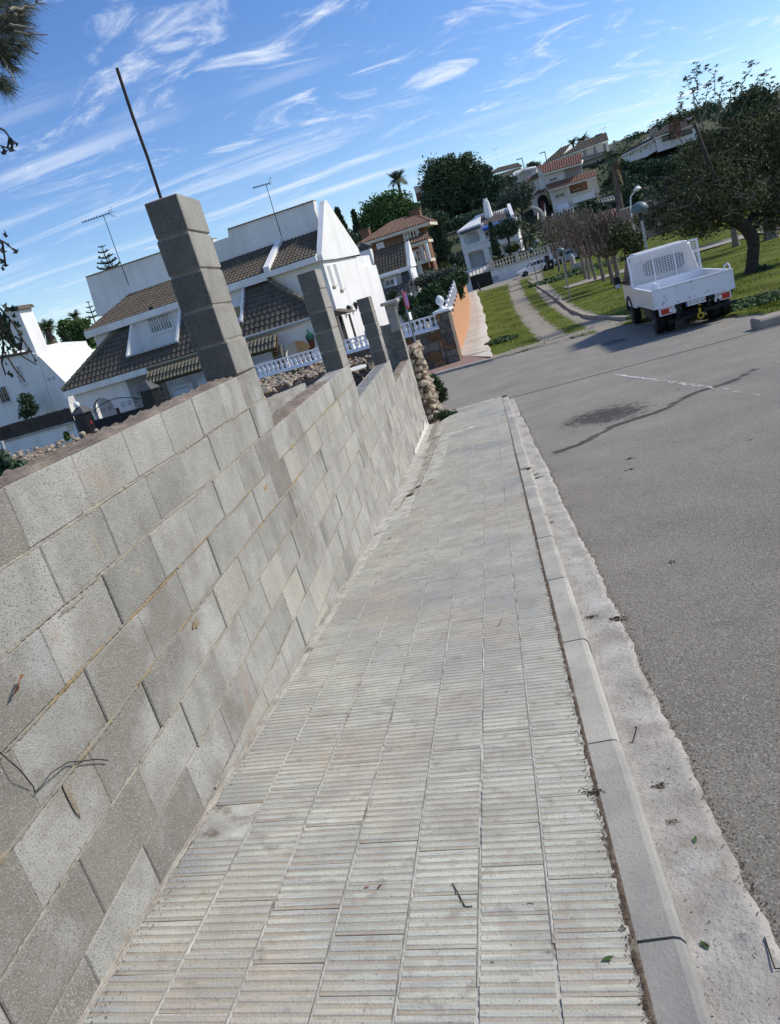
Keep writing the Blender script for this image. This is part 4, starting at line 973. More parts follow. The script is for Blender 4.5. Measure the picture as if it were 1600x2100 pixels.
for (x0, x1) in ((xa, xm-.02), (xm+.02, xb)):
    fr = MB(); fr.box(x0, x0+.06, .02, .08, -1, zg2-.1); fr.box(x1-.06, x1, .02, .08, -1, zg2-.1); fr.box(x0, x1, .022, .078, zg2-.45, zg2-.39); l_ = fr.build('gate_leaf', MT['black_paint'], gt)
    n = int((x1-x0)/.12); pm = MB().box(-.055, .055, .03, .05, -1, zg2-.45).mesh('panel', MT['navy'])
    for i in range(n): place('panel', pm, l_, (x0+.06+(i+.5)*(x1-x0-.12)/n, 0, 0))
    sc = MB(); L_ = x1-x0
    sc.tube([(x0+L_*t, .05, zg2-.1+.45*math.sin(math.pi*(.05+.45*(t if x0 > xa+.01 and False else t)))) if x0 < xm-.5 else (x0+L_*t, .05, zg2-.1+.45*math.sin(math.pi*(.5+.45*t))) for t in np.linspace(0, 1, 10)], .022, 5)
    for k in range(3):
        cx_ = x0+L_*(.25+.25*k); sc.tube([(cx_+.14*math.cos(t)*(1-t/9), .05, zg2-.05+.15*math.sin(t)*(1-t/9)) for t in np.linspace(0, 7, 14)], .016, 4)
    sc.build('scrollwork', MT['black_paint'], l_)
lw = FG.root('white_garden_wall', 'low white garden wall with a reed screen on top, left of the black gate', 'wall')
xl = FG.fy(-160, 990)[0]; xr = FG.fy(152, 868)[0]; zw = FG.fy(150, 868)[1]; zf = FG.fy(120, 842)[1]
B('wall', MT['white2'], lw, xl, xr, 0, .3, -1.5, zw); B('coping', MT['gutter'], lw, xl, xr+.02, -.06, .36, zw+.002, zw+.10)
n = 5
for i in range(n):
    x0 = xl+(xr-xl)*i/n; s_ = B('reed_panel', MT['reed'], lw, x0+.02, x0+(xr-xl)/n-.02, .1, .16, zw+.105, zf+random.uniform(-.03, .03))
    m = MB()
    for k in range(60):
        x = x0+.03+k*((xr-xl)/n-.06)/60; m.box(x, x+.03, .085, .10, zw+.11, zf+random.uniform(-.04, .05))
    tag(m.build('reeds', MT['reed'], s_), kind='stuff')
    MB().tube([(x0, .2, zw), (x0, .2, zf-.05)], .03, 6).build('screen_post', MT['steel'], lw)
x, z = FG.fy(147, 877, 0); B('meter_box', MT['cream'], lw, x-.25, x+.15, -.02, .0, z-.15, z+.2)
MB().tube([FG.I @ at(3, 905, 33), FG.I @ at(16, 950, 33)], .09, 8).build('drain_pipe', MT['shutter_grey'], lw)

# ================================================================ HOUSE 0: plain white house far left
P = at(90, 840, 47.); F0 = Fr((P.x, P.y, -2.6), -10.5)
h0 = F0.root('plain_white_house', 'plain white house with a tall leaning chimney stack and barred windows, far left', 'house')
slab(F0, 'wall', MT['white'], h0, [(-300, 800), (-120, 785), (0, 728), (58, 725), (105, 850), (125, 940), (-300, 1010)], 0, 6)
slab(F0, 'side_wing', MT['white'], h0, [(75, 726), (88, 738), (133, 783), (142, 830), (165, 900), (110, 900)], -.3, 5)
slab(F0, 'buttress', MT['white2'], h0, [(58, 725), (75, 725), (108, 838), (100, 842)], -.35, .3)
ch = slab(F0, 'chimney', MT['white'], h0, [(10, 640), (36, 632), (80, 735), (60, 726), (44, 712)], -.1, 1.2)
slab(F0, 'chimney_shade', MT['white2'], h0, [(9, 640), (22, 637), (52, 700), (34, 705)], -.13, .02)
slab(F0, 'chimney_cap', MT['roof_brown'], h0, [(7, 640), (10, 632), (35, 627), (40, 634)], -.25, 1.4)
m = MB(); a_ = F0.p(-260, 790, -.3); b_ = F0.p(62, 722, -.3); m.tube([F0.p(-120, 783, -.1), F0.p(0, 733, -.1), F0.p(60, 722, -.1)], .09, 6); m.build('eave_line', MT['roof_brown'], h0)
window(F0, h0, (27, 752), (55, 785), -.01, 0, .2, 'glass_grey'); window(F0, h0, (-8, 797), (24, 822), -.01, 0, .2, 'glass')
for u in (101, 110): x, z = F0.fy(u, 778-(u-101)*.3, -.3); B('vent', MT['shutter_grey'], h0, x-.1, x+.1, -.32, -.3, z-.1, z+.1)
# peach house
P = at(110, 755, 72.); Fp = Fr((P.x, P.y, -2.6), -10.5)
hp = Fp.root('peach_house', 'small peach coloured house with a red tiled roof behind the white house', 'house')
slab(Fp, 'wall', MT['peach'], hp, [(70, 755), (136, 735), (170, 850), (90, 860)], 0, 5)
m = MB(); A0 = Fp.p(90, 752, -.4); A1 = Fp.p(137, 738, -.4); tile_slope(m, A0, A1, Fp.p(73, 726, 3.5), Fp.p(138, 722, 3.5), .3, .5, .08, .04, 4, True); tag(m.build('roof_tiles', MT['terra_red'], hp), kind='stuff')
m = MB(); m.prism([A0+Vector((0, 0, -.35)), A1+Vector((0, 0, -.35)), A1, A0], (0, .2, 0)); m.build('fascia', MT['beige'], hp)
window(Fp, hp, (98, 750), (107, 765), -.01, 0, None, 'glass')

# ================================================================ corner plot: stone pillar, balustrades, orange wall, walkway
P = at(909, 745, 29.3); FC = Fr((P.x, P.y, gz(29)), -8.0)
xr = FC.fy(943, 735)[0]; xl = FC.fy(868, 758)[0]
cw = FC.root('stone_faced_wall', 'dark stone faced garden wall with a white balustrade on top, across the street', 'wall')
zb0 = FC.fy(905, 673, 0)[1]; zr_ = FC.fy(893, 645, 0)[1]
xL = xl-7.0; xp = FC.fy(893, 640)[0]
B('wall_core', MT['stone_clad'], cw, xL, xp, .05, .4, -.6, zb0-.005)
def cladding(root, x0, x1, z0, z1, y, seed, rust=.25, depth=.05):
    r_ = random.Random(seed); z = z0
    while z < z1-.04:
        hh = min(r_.uniform(.22, .42), z1-z); x = x0-r_.uniform(0, .2)
        while x < x1-.02:
            w_ = r_.uniform(.28, .62); xa_, xb_ = max(x, x0), min(x+w_, x1)
            if xb_-xa_ > .06:
                j = lambda: r_.uniform(.008, .05)
                q = [(xa_+j(), z+j()), ((xa_+xb_)/2, z+.008), (xb_-j(), z+j()), (xb_-.008, z+hh*.5), (xb_-j(), z+hh-j()), ((xa_+xb_)/2, z+hh-.008), (xa_+j(), z+hh-j()), (xa_+.008, z+hh*.5)]
                MB().prism([(a, y-r_.uniform(.3, 1)*depth, b) for a, b in [(q_[0], q_[1]) for q_ in q]] and [(a, y-depth*.6, b) for a, b in q], (0, depth*.7, 0)).build('facing_stone', MT['slab_rust'] if r_.random() < rust else MT['slab_stone'], root)
            x += w_
        z += hh
cladding(cw, xL+3.5, xp-.02, .0, zb0-.01, .05, 11)
B('coping', MT['white_paint'], cw, xL, xp, -.08, .46, zb0, zb0+.06)
balustrade(cw, (xL, .19, zb0+.06), (xp, .19, zb0+.06), zr_-zb0-.06, .205, .075, MT['white_paint'], .055, n=10)
sp = thing('stone_pillar', 'stone faced gate pillar with a white slab and a white pine cone finial', 'pillar', FC.M @ Vector(((xp+xr)/2, .25, 0)), rad(FC.deg))
hw = (xr-xp)/2; zc_ = FC.fy(918, 632, 0)[1]
B('pillar_core', MT['stone_clad'], sp, -hw, hw, -.25, .45, -.6, zc_-.10)
cladding(sp, -hw, hw, 0, zc_-.105, -.25, 5, .6)
MB().cbox(-hw-.10, hw+.10, -.36, .56, zc_-.10, zc_, .012).build('cap', MT['white_paint'], sp)
fin = MB(); fin.lathe([(r_*.68, h_*.70) for r_, h_ in [(.26, 0), (.26, .05), (.12, .12), (.09, .2), (.12, .24), (.13, .26), (.21, .36), (.225, .46), (.20, .58), (.12, .70), (.03, .76)]], (0, 0, zc_), 14); fo = fin.build('finial', MT['white_paint'], sp, True)
m = MB()
for k in range(6):
    for i in range(9):
        t = 2*math.pi*(i+.5*(k % 2))/9; r_ = [.19, .225, .23, .21, .165, .11][k]*.68; z = zc_+(.34+.065*k)*.70
        m.tube([(math.cos(t)*r_*.9, math.sin(t)*r_*.9, z-.02), (math.cos(t)*(r_+.015), math.sin(t)*(r_+.015), z+.035)], [.022, .006], 5)
m.build('finial_scales', MT['white_paint'], fo)
# orange side wall with stepped white slatted panels, running away from the pillar
def walkway_edge(pts): return [hit(u, v, gz_only, 26) for u, v in pts]
def gz_only(x, y): return gz(y)
WL = walkway_edge([(943, 735), (955, 700), (963, 672), (966, 640), (965, 622), (960, 603)]); WR = walkway_edge([(1008, 738), (1003, 700), (998, 668), (992, 640), (985, 617), (977, 598)])
V = []; F = []
for i in range(len(WL)):
    for sgm in range(8):
        if i == len(WL)-1 and sgm: break
        t = sgm/8; a_ = WL[i].lerp(WL[min(i+1, len(WL)-1)], t); b_ = WR[i].lerp(WR[min(i+1, len(WR)-1)], t); e_ = .05*math.sin(i*8.1+sgm*.9)+.03*math.sin(sgm*2.3+i)+random.uniform(-.015, .015)
        for q, dx in ((a_, -.3), (a_, 0), (a_.lerp(b_, .5), 0), (b_, e_)): V.append((q.x+dx, q.y, gz(q.y)+.115))
        V.append((b_.x+e_+.02, b_.y, gz(b_.y)-.25))
n = len(V)//5
for j in range(n-1):
    for i in range(4): F.append((j*5+i, j*5+i+1, (j+1)*5+i+1, (j+1)*5+i))
wk = tag(place('walkway', np_mesh('walkway', V, F, MT['walk'])), kind='structure')
a_, b_ = WL[0], WR[0]
e1 = hit(890, 775, gz_only, 24); e2 = hit(1012, 738, gz_only, 24)
m = MB(); m.hexa([(e1.x-8, e1.y+1.2, gz(28)-.1), (e2.x, e2.y-.15, gz(28)-.1), (e2.x, e2.y+.12, gz(28)-.1), (e1.x-8, e1.y+1.45, gz(28)-.1), (e1.x-8, e1.y+1.2, gz(28)+.10), (e2.x, e2.y-.15, gz(28)+.10), (e2.x, e2.y+.12, gz(28)+.10), (e1.x-8, e1.y+1.45, gz(28)+.10)]); m.build('walkway_kerb', MT['kerb'], wk)
m = MB(); m.hexa([(e1.x-8, e1.y+1.45, gz(28)-.2), (e2.x, e2.y+.12, gz(28)-.2), (b_.x, b_.y+3.0, gz(28)-.2), (e1.x-8, 33, gz(28)-.2), (e1.x-8, e1.y+1.45, gz(28)+.085), (e2.x, e2.y+.12, gz(28)+.085), (b_.x, b_.y+3.0, gz(28)+.065), (e1.x-8, 33, gz(28)+.065)]); m.build('pink_paving', MT['pink_pave'], wk)
ow = thing('orange_wall', 'orange rendered garden wall with stepped white slatted fence panels beside the walkway', 'wall', (WL[0].x, WL[0].y, gz(29)))
O = Vector((WL[0].x, WL[0].y, gz(29)))
def sideline(d):
    """point on the orange wall line at distance d along the walkway's left edge"""
    acc = 0
    for a_, b_ in zip(WL[:-1], WL[1:]):
        L_ = (Vector((b_.x, b_.y, 0))-Vector((a_.x, a_.y, 0))).length
        if acc+L_ >= d: t = (d-acc)/L_; return a_.lerp(b_, t)
        acc += L_
    return WL[-1].copy()
tot = sum((b_-a_).length for a_, b_ in zip(WL[:-1], WL[1:]))
d = 0.0; k = 0
while d < tot-2.0:
    L_ = 2.6; p = sideline(d)-O; q = sideline(min(tot, d+L_))-O
    zt = zc_-.62+.115*k; zt = min(zt, 2.2+.02*k); s = Vector((.22, 0, 0))
    MB().hexa([(p.x-.22, p.y, p.z-.6), (p.x, p.y, p.z-.6), (q.x, q.y, q.z-.6), (q.x-.22, q.y, q.z-.6), (p.x-.22, p.y, zt), (p.x, p.y, zt), (q.x, q.y-.01, zt), (q.x-.22, q.y-.01, zt)]).build('wall_panel', MT['orange_wall'], ow)
    ph = .62
    pt = MB().box(-.05, .07, -.06, .06, zt-.25, zt+ph+.05).build('fence_post', MT['white_paint'], ow); pt.location = (p.x-.1, p.y+.06, 0)
    fr_ = MB().hexa([(p.x-.13, p.y+.1, zt+ph-.08), (p.x-.07, p.y+.1, zt+ph-.08), (q.x-.07, q.y-.03, zt+ph-.08), (q.x-.13, q.y-.03, zt+ph-.08), (p.x-.13, p.y+.1, zt+ph), (p.x-.07, p.y+.1, zt+ph), (q.x-.07, q.y-.03, zt+ph), (q.x-.13, q.y-.03, zt+ph)]).build('fence_panel', MT['white_paint'], ow)
    npick = 9
    if k < 8:
        pm = MB().box(-.03, .03, -.05, .05, zt+.02, zt+ph-.09).mesh('slat', MT['white_paint'])
        for i in range(npick): place('slat', pm, fr_, (p.x-.1+(q.x-p.x)*(i+.7)/(npick+.4), p.y+.1+(q.y-p.y)*(i+.7)/(npick+.4), 0))
    else:
        m = MB()
        for i in range(npick): x_, y_ = p.x-.1+(q.x-p.x)*(i+.7)/(npick+.4), p.y+.1+(q.y-p.y)*(i+.7)/(npick+.4); m.box(x_-.03, x_+.03, y_-.06, y_+.06, zt+.02, zt+ph-.09)
        tag(m.build('slats', MT['white_paint'], fr_), kind='stuff')
    # pointed drip of white paint below each step
    MB().prism([(.004, p.y-.02, zt+.02), (.004, p.y+.22, zt+.02), (.004, p.y+.10, zt-.32)], (.008, 0, 0)).build('painted_end', MT['white_paint'], ow).location = (p.x, 0, 0)
    d += L_; k += 1
gn = thing('green_netting', 'green netting screen at the far end of the slatted fence', 'screen', O)
p = sideline(tot-22)-O; q = sideline(tot-5)-O
MB().hexa([(p.x-.6, p.y, 1.9), (p.x-.55, p.y, 1.9), (q.x-.55, q.y, 1.9), (q.x-.6, q.y, 1.9), (p.x-.6, p.y, 3.5), (p.x-.55, p.y, 3.5), (q.x-.55, q.y, 3.6), (q.x-.6, q.y, 3.6)]).build('net', MT['green_net'], gn)
for t in (0, .33, .66, 1): c = p.lerp(q, t); MB().tube([(c.x-.6, c.y, 0), (c.x-.6, c.y, 3.6)], .04, 6).build('post', MT['steel'], gn)
# no parking sign seen edge-on
sg = thing('road_sign', 'round red and blue no parking sign seen nearly edge on, on a grey pole', 'sign', at(864, 745, 22.5), rad(80))
pt = at(826, 614, 22.5)-at(864, 745, 22.5)
MB().tube([(0, 0, -.6), (0, 0, pt.z+.25)], .03, 8).build('pole', MT['steel'], sg)
m = MB(); m.lathe([(.25, -.012), (.25, .012)], (0, -.05, pt.z-.05), 28, 'y'); sd = m.build('sign_plate', MT['sign_red'], sg)
m = MB(); m.lathe([(.195, -.004), (.195, .004)], (0, -.067, pt.z-.05), 28, 'y'); m.build('sign_face', MT['sign_blue'], sd)
m = MB(); m.prism([(-.15, -.074, pt.z+.08), (-.12, -.074, pt.z+.11), (.15, -.074, pt.z-.18), (.12, -.074, pt.z-.21)], (0, .003, 0)); m.build('sign_bar', MT['sign_red'], sd)
B('info_plate', MT['white_paint'], sg, -.14, .14, -.06, -.045, pt.z-.62, pt.z-.40)
# bollard where the walkway ends
bp = hit(1137, 0, lambda x, y: 99) if False else hit(986, 598, gz_only, 60)
tag(MB().tube([(bp.x, bp.y, gz(bp.y)-.1), (bp.x-.1, bp.y, gz(bp.y)+1.2)], .09, 8).build('bollard', MT['dark_steel']), 'dark leaning bollard at the far end of the walkway', 'bollard')

# ================================================================ the park: grass, edging, trees, lamps
OUT = [(.9, 103), (4, 104), (9, 106), (14, 108), (24, 112), (44, 113), (62, 100), (84, 80), (95, 50), (95, 20), (95, -6)]
def track(x, y):
    d = 0.
    cx = .9+.03*(y-27)+.0005*(y-60)**2*.6
    w1 = 1.9+.03*(y-27)
    for c in (cx+1.6+.022*(y-27), cx+3.3+.036*(y-27)):
        d = max(d, .82-((x-c)/(.66+.006*y))**2)
    if y > 88: d = max(d, min(1, (y-88)/10)*max(0, 1-abs(x-5)/9))
    if y < 28.6: d = max(d, .75-abs(y-28)*.3 if x < 6 else 0)
    if 27 < y < 95 and cx+1.2 < x < cx+5.4: d = max(d, .30)
    # worn path beside the big tree
    for (x0, y0, x1, y1, w) in ((14.2, 34.2, 19, 38.5, .8), (16, 36.2, 24, 36.0, .7)):
        t = max(0, min(1, ((x-x0)*(x1-x0)+(y-y0)*(y1-y0))/((x1-x0)**2+(y1-y0)**2))); dd = math.hypot(x-x0-(x1-x0)*t, y-y0-(y1-y0)*t); d = max(d, 1-(dd/w)**2)
    return max(0., min(1., d))
V = []; F = []; A = []; rows = 84; Bd = []; Od = []
for i in range(len(GRASS_EDGE)-1):
    for t in np.linspace(0, 1, 13)[:-1]:
        Bd.append((np.array(GRASS_EDGE[i])*(1-t)+np.array(GRASS_EDGE[i+1])*t)); Od.append((np.array(OUT[i])*(1-t)+np.array(OUT[i+1])*t))
for j in range(len(Bd)):
    jit = np.array([random.uniform(-.10, .10), random.uniform(-.13, .13)])
    for k in range(rows):
        t = (k/(rows-1))**1.8; p = Bd[j]*(1-t)+Od[j]*t+jit*(1 if k < 2 else 0); x, y = p
        e = min(1, k/2); dirt = track(x, y); dirt = max(dirt, .8*(1-k/3) if k < 3 else 0)
        z = gz(y)+.055*e-.012*(1-e)+(.03*math.sin(x*1.7)*math.sin(y*1.1) if k > 1 else 0)-.03*dirt*e
        V.append((x, y, z)); A.append(dirt)
for j in range(len(Bd)-1):
    for k in range(rows-1): F.append((j*rows+k, j*rows+k+1, (j+1)*rows+k+1, (j+1)*rows+k))
me = np_mesh('park_ground', V, F, MT['grass'], True); a = me.attributes.new('dirt', 'FLOAT', 'POINT'); a.data.foreach_set('value', np.array(A, dtype=np.float32))
tag(place('park_ground', me), kind='structure')
def in_park(x, y):
    if y > 103: return False
    xe = [p[0] for p in GRASS_EDGE[::-1]]; ye = [p[1] for p in GRASS_EDGE[::-1]]
    xmin = np.interp(y, [-6, 8, 13, 16.5, 19.2, 21.6, 24.3, 26.4, 26.8, 27.0, 27.35, 28, 103], [14, 14, 12, 9.5, 7.6, 6.75, 5.9, 5.1, 3.6, 2, .5, .5, 1.2])
    return x > xmin+.05
# grass blades
def scatter_blades(name, n, ymin, ymax, xr, h, w, mat, cond):
    C = []
    while len(C) < n:
        y = ymin+(ymax-ymin)*random.random()**1.6; x = random.uniform(xr[0](y), xr[1](y))
        if in_park(x, y) and cond(x, y): C.append((x, y, gz(y)+.04))
    C = np.array(C); k = len(C); th = rng.uniform(0, 6.28, k); hh = h*rng.uniform(.5, 1.3, k)*(1+C[:, 1]*.004); ww = w*(.6+C[:, 1]*.016)
    dx, dy = np.cos(th)*ww, np.sin(th)*ww; lx, ly = rng.normal(0, .35, k)*hh, rng.normal(0, .35, k)*hh
    V = np.stack([C-np.stack([dx, dy, 0*dx], 1), C+np.stack([dx, dy, 0*dx], 1), C+np.stack([lx, ly, hh], 1)], 1).reshape(-1, 3)
    o = place(name, np_mesh(name, V, np.arange(3*k).reshape(k, 3), mat)); return o
gr = scatter_blades('grass', 80000, 18, 100, (lambda y: .4 if y > 26.5 else 4, lambda y: y*.42+3), .05, .012, MT['blade'], lambda x, y: random.random() > track(x, y)*1.25)
tag(gr, 'short rough grass covering the park', kind='stuff')
def weed_patch(name, label, c, r, n, h, mat='weed', ls=.05):
    V = []
    for i in range(n):
        a = random.uniform(0, 6.28); q = math.sqrt(random.random()); x = c[0]+math.cos(a)*q*r[0]; y = c[1]+math.sin(a)*q*r[1]; z = gz(y)+.05+random.uniform(0, h)*(1-q*.6)
        d = Vector((random.gauss(0, 1), random.gauss(0, 1), random.gauss(.3, .6))).normalized(); s = d.orthogonal().normalized()*ls*.45; p = Vector((x, y, z)); d *= ls*random.uniform(.6, 1.3)
        V += [p-d*.5, p+s, p+d*.6, p-s]
    o = place(name, np_mesh(name, [tuple(v) for v in V], np.arange(len(V)).reshape(-1, 4), MT[mat])); return tag(o, label, kind='stuff')
q = hit(1030, 702, park, 26); weed_patch('weeds', 'dark green weed clump at the grass corner by the street', (q.x, q.y+.2), (.75, .6), 900, .28, 'weed', .09)
q = hit(1560, 618, park, 20); weed_patch('weeds', 'leafy weed patch in the grass to the right of the truck', (q.x-.4, q.y), (1.7, .9), 1500, .22, 'weed', .10)
q = hit(1590, 600, park, 20); weed_patch('weeds', 'leafy weeds under the big tree', (q.x-1.8, q.y+3.5), (1.8, 1.0), 1100, .2, 'weed', .10)
q = hit(1190, 560, park, 30); weed_patch('weeds', 'weeds around the feet of the pollarded trees', (q.x, q.y), (5.0, 2.6), 1500, .5, 'weed', .28)
# concrete edging through the grass
EP = [(1286, 646), (1240, 646), (1200, 642), (1170, 630), (1140, 608), (1110, 588), (1082, 573)]
ep = [hit(u, v, lambda x, y: gz(y)+.2, 26) for u, v in EP]; m = MB()
for a_, b_ in zip(ep[:-1], ep[1:]):
    s = Vector((-(b_-a_).y, (b_-a_).x, 0)).normalized()*.09
    m.hexa([(a_+s).to_tuple()[:2]+(gz(a_.y)-.1,), (a_-s).to_tuple()[:2]+(gz(a_.y)-.1,), (b_-s).to_tuple()[:2]+(gz(b_.y)-.1,), (b_+s).to_tuple()[:2]+(gz(b_.y)-.1,), (a_+s).to_tuple()[:2]+(gz(a_.y)+.15,), (a_-s).to_tuple()[:2]+(gz(a_.y)+.15,), (b_-s).to_tuple()[:2]+(gz(b_.y)+.15,), (b_+s).to_tuple()[:2]+(gz(b_.y)+.15,)])
tag(m.build('park_kerb', MT['curb']), kind='structure')
# pale paved path across the park, right
q0 = hit(1425, 520, park, 30); q1 = hit(1600, 470, park, 30); q2 = hit(1600, 440, park, 30); q3 = hit(1300, 530, park, 30)
m = MB(); d_ = (q1-q0); 
m.add([(q0.x-9, q0.y+1, gz(q0.y)+.13), (q0.x, q0.y, gz(q0.y)+.13), (q1.x, q1.y, gz(q1.y)+.13), (q1.x+14, q1.y+4, gz(q1.y)+.13), (q1.x+14, q1.y+18, gz(q1.y)+.13), (q1.x, q1.y+14, gz(q1.y)+.13), (q0.x, q0.y+9, gz(q0.y)+.13), (q0.x-9, q0.y+8, gz(q0.y)+.13)], [(0, 1, 6, 7), (1, 2, 5, 6), (2, 3, 4, 5)])
tag(m.build('park_path', MT['curb']), kind='structure')
q = hit(1592, 660, park, 16); tag(MB().cbox(q.x-.45, q.x+1.2, q.y-.25, q.y+.3, gz(q.y)-.2, gz(q.y)+.22, .04).build('kerb_block', MT['curb']), 'grey concrete kerb block at the grass edge, right of the truck', 'kerb block')

# lamp posts
def lamp(u, v, y, s, label, zbase=None):
    p = at(u, v, y); zb = gz(y) if zbase is None else zbase; h = p.z-zb
    r = thing('street_lamp', label, 'lamp', (p.x, p.y, zb), 0, 'mushroom street lamps in the park')
    MB().tube([(0, 0, -.2), (0, 0, h-.75*s), (0, 0, h-.38*s)], [.055, .05, .045], 10).build('post', MT['steel'], r)
    MB().lathe([(.05, h-.62*s), (.075, h-.6*s), (.075, h-.33*s), (.16*s, h-.30*s)], (0, 0, 0), 10).build('lamp_neck', MT['dark_steel'], r)
    MB().lathe([(.28*s, h-.30*s), (.30*s, h-.27*s), (.29*s, h-.2*s), (.24*s, h-.1*s), (.15*s, h-.03*s), (.03*s, h)], (0, 0, 0), 18).build('lamp_hood', MT['lampgreen'], r, True)
    MB().lathe([(.27*s, h-.31*s), (.2*s, h-.36*s), (.1*s, h-.37*s)], (0, 0, 0), 14).build('lamp_glass', MT['glass_grey'], r, True)
    MB().box(-.12, .12, -.12, .12, -.05, .06).build('base_plate', MT['curb'], r); return r
lamp(1309, 414, 29.5, 1.05, 'nearest mushroom street lamp, its post rising behind the white truck'); lamp(1148, 508, 49., .85, 'middle mushroom street lamp standing alone on the grass'); lamp(1087, 508, 72., .85, 'far mushroom street lamp in front of the white wall'); lamp(1099, 492, 86., .95, 'farthest mushroom street lamp, in front of the white parked car')

# ================================================================ HOUSE 3: grey tiled house behind
P = at(837, 545, 62.); F3 = Fr((P.x, P.y, -2.8), -10.5)
h3 = F3.root('grey_roof_house', 'white house with grey tiled mansard roof, a dormer window and a thin white chimney', 'house')
z3 = F3.fy(837, 545)[1]; x3l = F3.fy(735, 576)[0]
yT, zT_ = F3.fx(831, 496, 0); yT = max(1.0, yT)
g3 = max(1.4, F3.fx(846.5, 542.5, 0)[0])
MB().box(x3l, -.02, .05, g3, -2, z3-.1).build('wall', MT['white2'], h3)
MB().prism([(-.02, -.25, z3), (-.02, yT, F3.fx(831, 496, 0)[1]), (-.02, yT+.25, F3.fx(831, 496, 0)[1]), (-.02, g3, z3+.2), (-.02, g3, z3-.15), (-.02, -.25, z3-.15)], (.3, 0, 0)).build('gable', MT['white'], h3)
MB().box(-.02, .2, -.25, g3-.1, -2, z3-.152).build('side_wall', MT['white'], h3)
zt3 = F3.p(831, 497, yT).z
m = MB(); A0 = (x3l, -.3, z3); A1 = (-.02, -.3, z3); B0 = (x3l+.5, yT, zt3); B1 = (-.02, yT, zt3); tile_slope(m, A0, A1, B0, B1, .26, .34, .045, .03, 4)
A2 = (x3l-1.6, .3, z3-.35); B2 = (x3l-1.0, yT+.3, zt3-.55); tile_slope(m, A2, (x3l, .3, z3-.35), B2, (x3l+.5, yT+.3, zt3-.55), .26, .34, .045, .03, 4)
tag(m.build('roof_tiles', MT['roof_brown'], h3), kind='stuff')
m = MB(); under(m, A0, A1, B0, B1, .12); under(m, A2, (x3l, .3, z3-.35), B2, (x3l+.5, yT+.3, zt3-.55), .12); m.box(x3l, -.02, yT, g3, z3-.1, zt3-.1); m.build('roof_deck', MT['roof_grey'], h3)
B('fascia', MT['white'], h3, x3l-.3, -.02, -.38, -.29, z3-.34, z3-.02)
m = MB()
for i in range(16): c = x3l+.5+(-.02-x3l-.5)*(i+.5)/16; m.box(c-.16, c+.16, yT-.1, yT+.2, zt3, zt3+.10+.04*(i % 2))
tag(m.build('ridge_tiles', MT['roof_brown'], h3), kind='stuff')
M0 = F3.p(768, 622, -1.3); M1 = F3.p(846, 595, -1.3); N0 = F3.p(759, 571, -.1); zb3 = min(M0.z, M1.z)
m = MB(); xd0 = F3.fy(776, 570, -.5)[0]; xd1 = F3.fy(822, 565, -.5)[0]; zd0 = F3.fy(800, 589, -.7)[1]
td = (zd0-zb3)/(z3-.36-zb3); yd = -1.3+1.2*td
tile_slope(m, (M0.x, -1.3, zb3), (-.0, -1.3, zb3), (M0.x, yd, zd0), (0, yd, zd0), .30, .36, .04, .04, 4)
tile_slope(m, (M0.x, yd, zd0), (xd0, yd, zd0), (N0.x, -.1, z3-.36), (xd0, -.1, z3-.36), .30, .36, .04, .04, 4)
tile_slope(m, (xd1, yd, zd0), (0, yd, zd0), (xd1, -.1, z3-.36), (0, -.1, z3-.36), .30, .36, .04, .04, 4)
tag(m.build('mansard_tiles', MT['roof_grey'], h3), kind='stuff')
m = MB(); m.prism([(M0.x, -1.25, zb3), (M0.x, .05, zb3), (M0.x, .05, z3-.4)], (-M0.x, 0, 0)); 
B('eave_band', MT['white'], h3, M0.x, .0, -1.45, -1.2, zb3-.3, zb3-.02)
for x0_, x1_ in ((xd0, xd0+.14), (xd1-.55, xd1)): MB().prism([(x0_, -.05, z3-.38), (x0_, -.45, z3-.38), (x0_, yd-.35, zd0), (x0_, -.05, zd0)], (x1_-x0_ if x1_-x0_ < .2 else .14, 0, 0)).build('dormer_cheek', MT['white'], h3)
B('dormer_wall', MT['white'], h3, xd0+.14, xd1-.001, -.10, -.02, zd0, z3-.37); B('dormer_roof', MT['cream'], h3, xd0-.05, xd1+.05, -.75, -.0, z3-.37, z3-.29)
window(F3, h3, (787, 571), (812, 583), -.12, .38, None, 'glass_grey'); 
window(F3, h3, (738, 583), (752, 590), -.0, 0, None, 'glass_grey')
x0, x1, z0, z1 = rect(F3, (739, 519), (758, 558), .6); MB().box(x0, x0+.95, .3, .9, z3-.2, F3.fy(743, 516, .6)[1]).build('chimney', MT['white'], h3)
m = MB(); zc3 = F3.fy(743, 516, .6)[1]; m.box(x0+.05, x0+.9, .35, .85, zc3, zc3+.25); m.prism([(x0-.1, .2, zc3+.25), (x0+1.05, .2, zc3+.25), (x0+.48, .2, zc3+.65)], (0, .8, 0)); m.build('chimney_cap', MT['slate'], h3)
for k in range(2): x_, z_ = -.0, 0; ya, za = F3.fx(841+k*4, 553+k*6, .2); B('slit_window', MT['shutter_grey'], h3, .201, .212, ya, ya+.3, za-1.7, za)

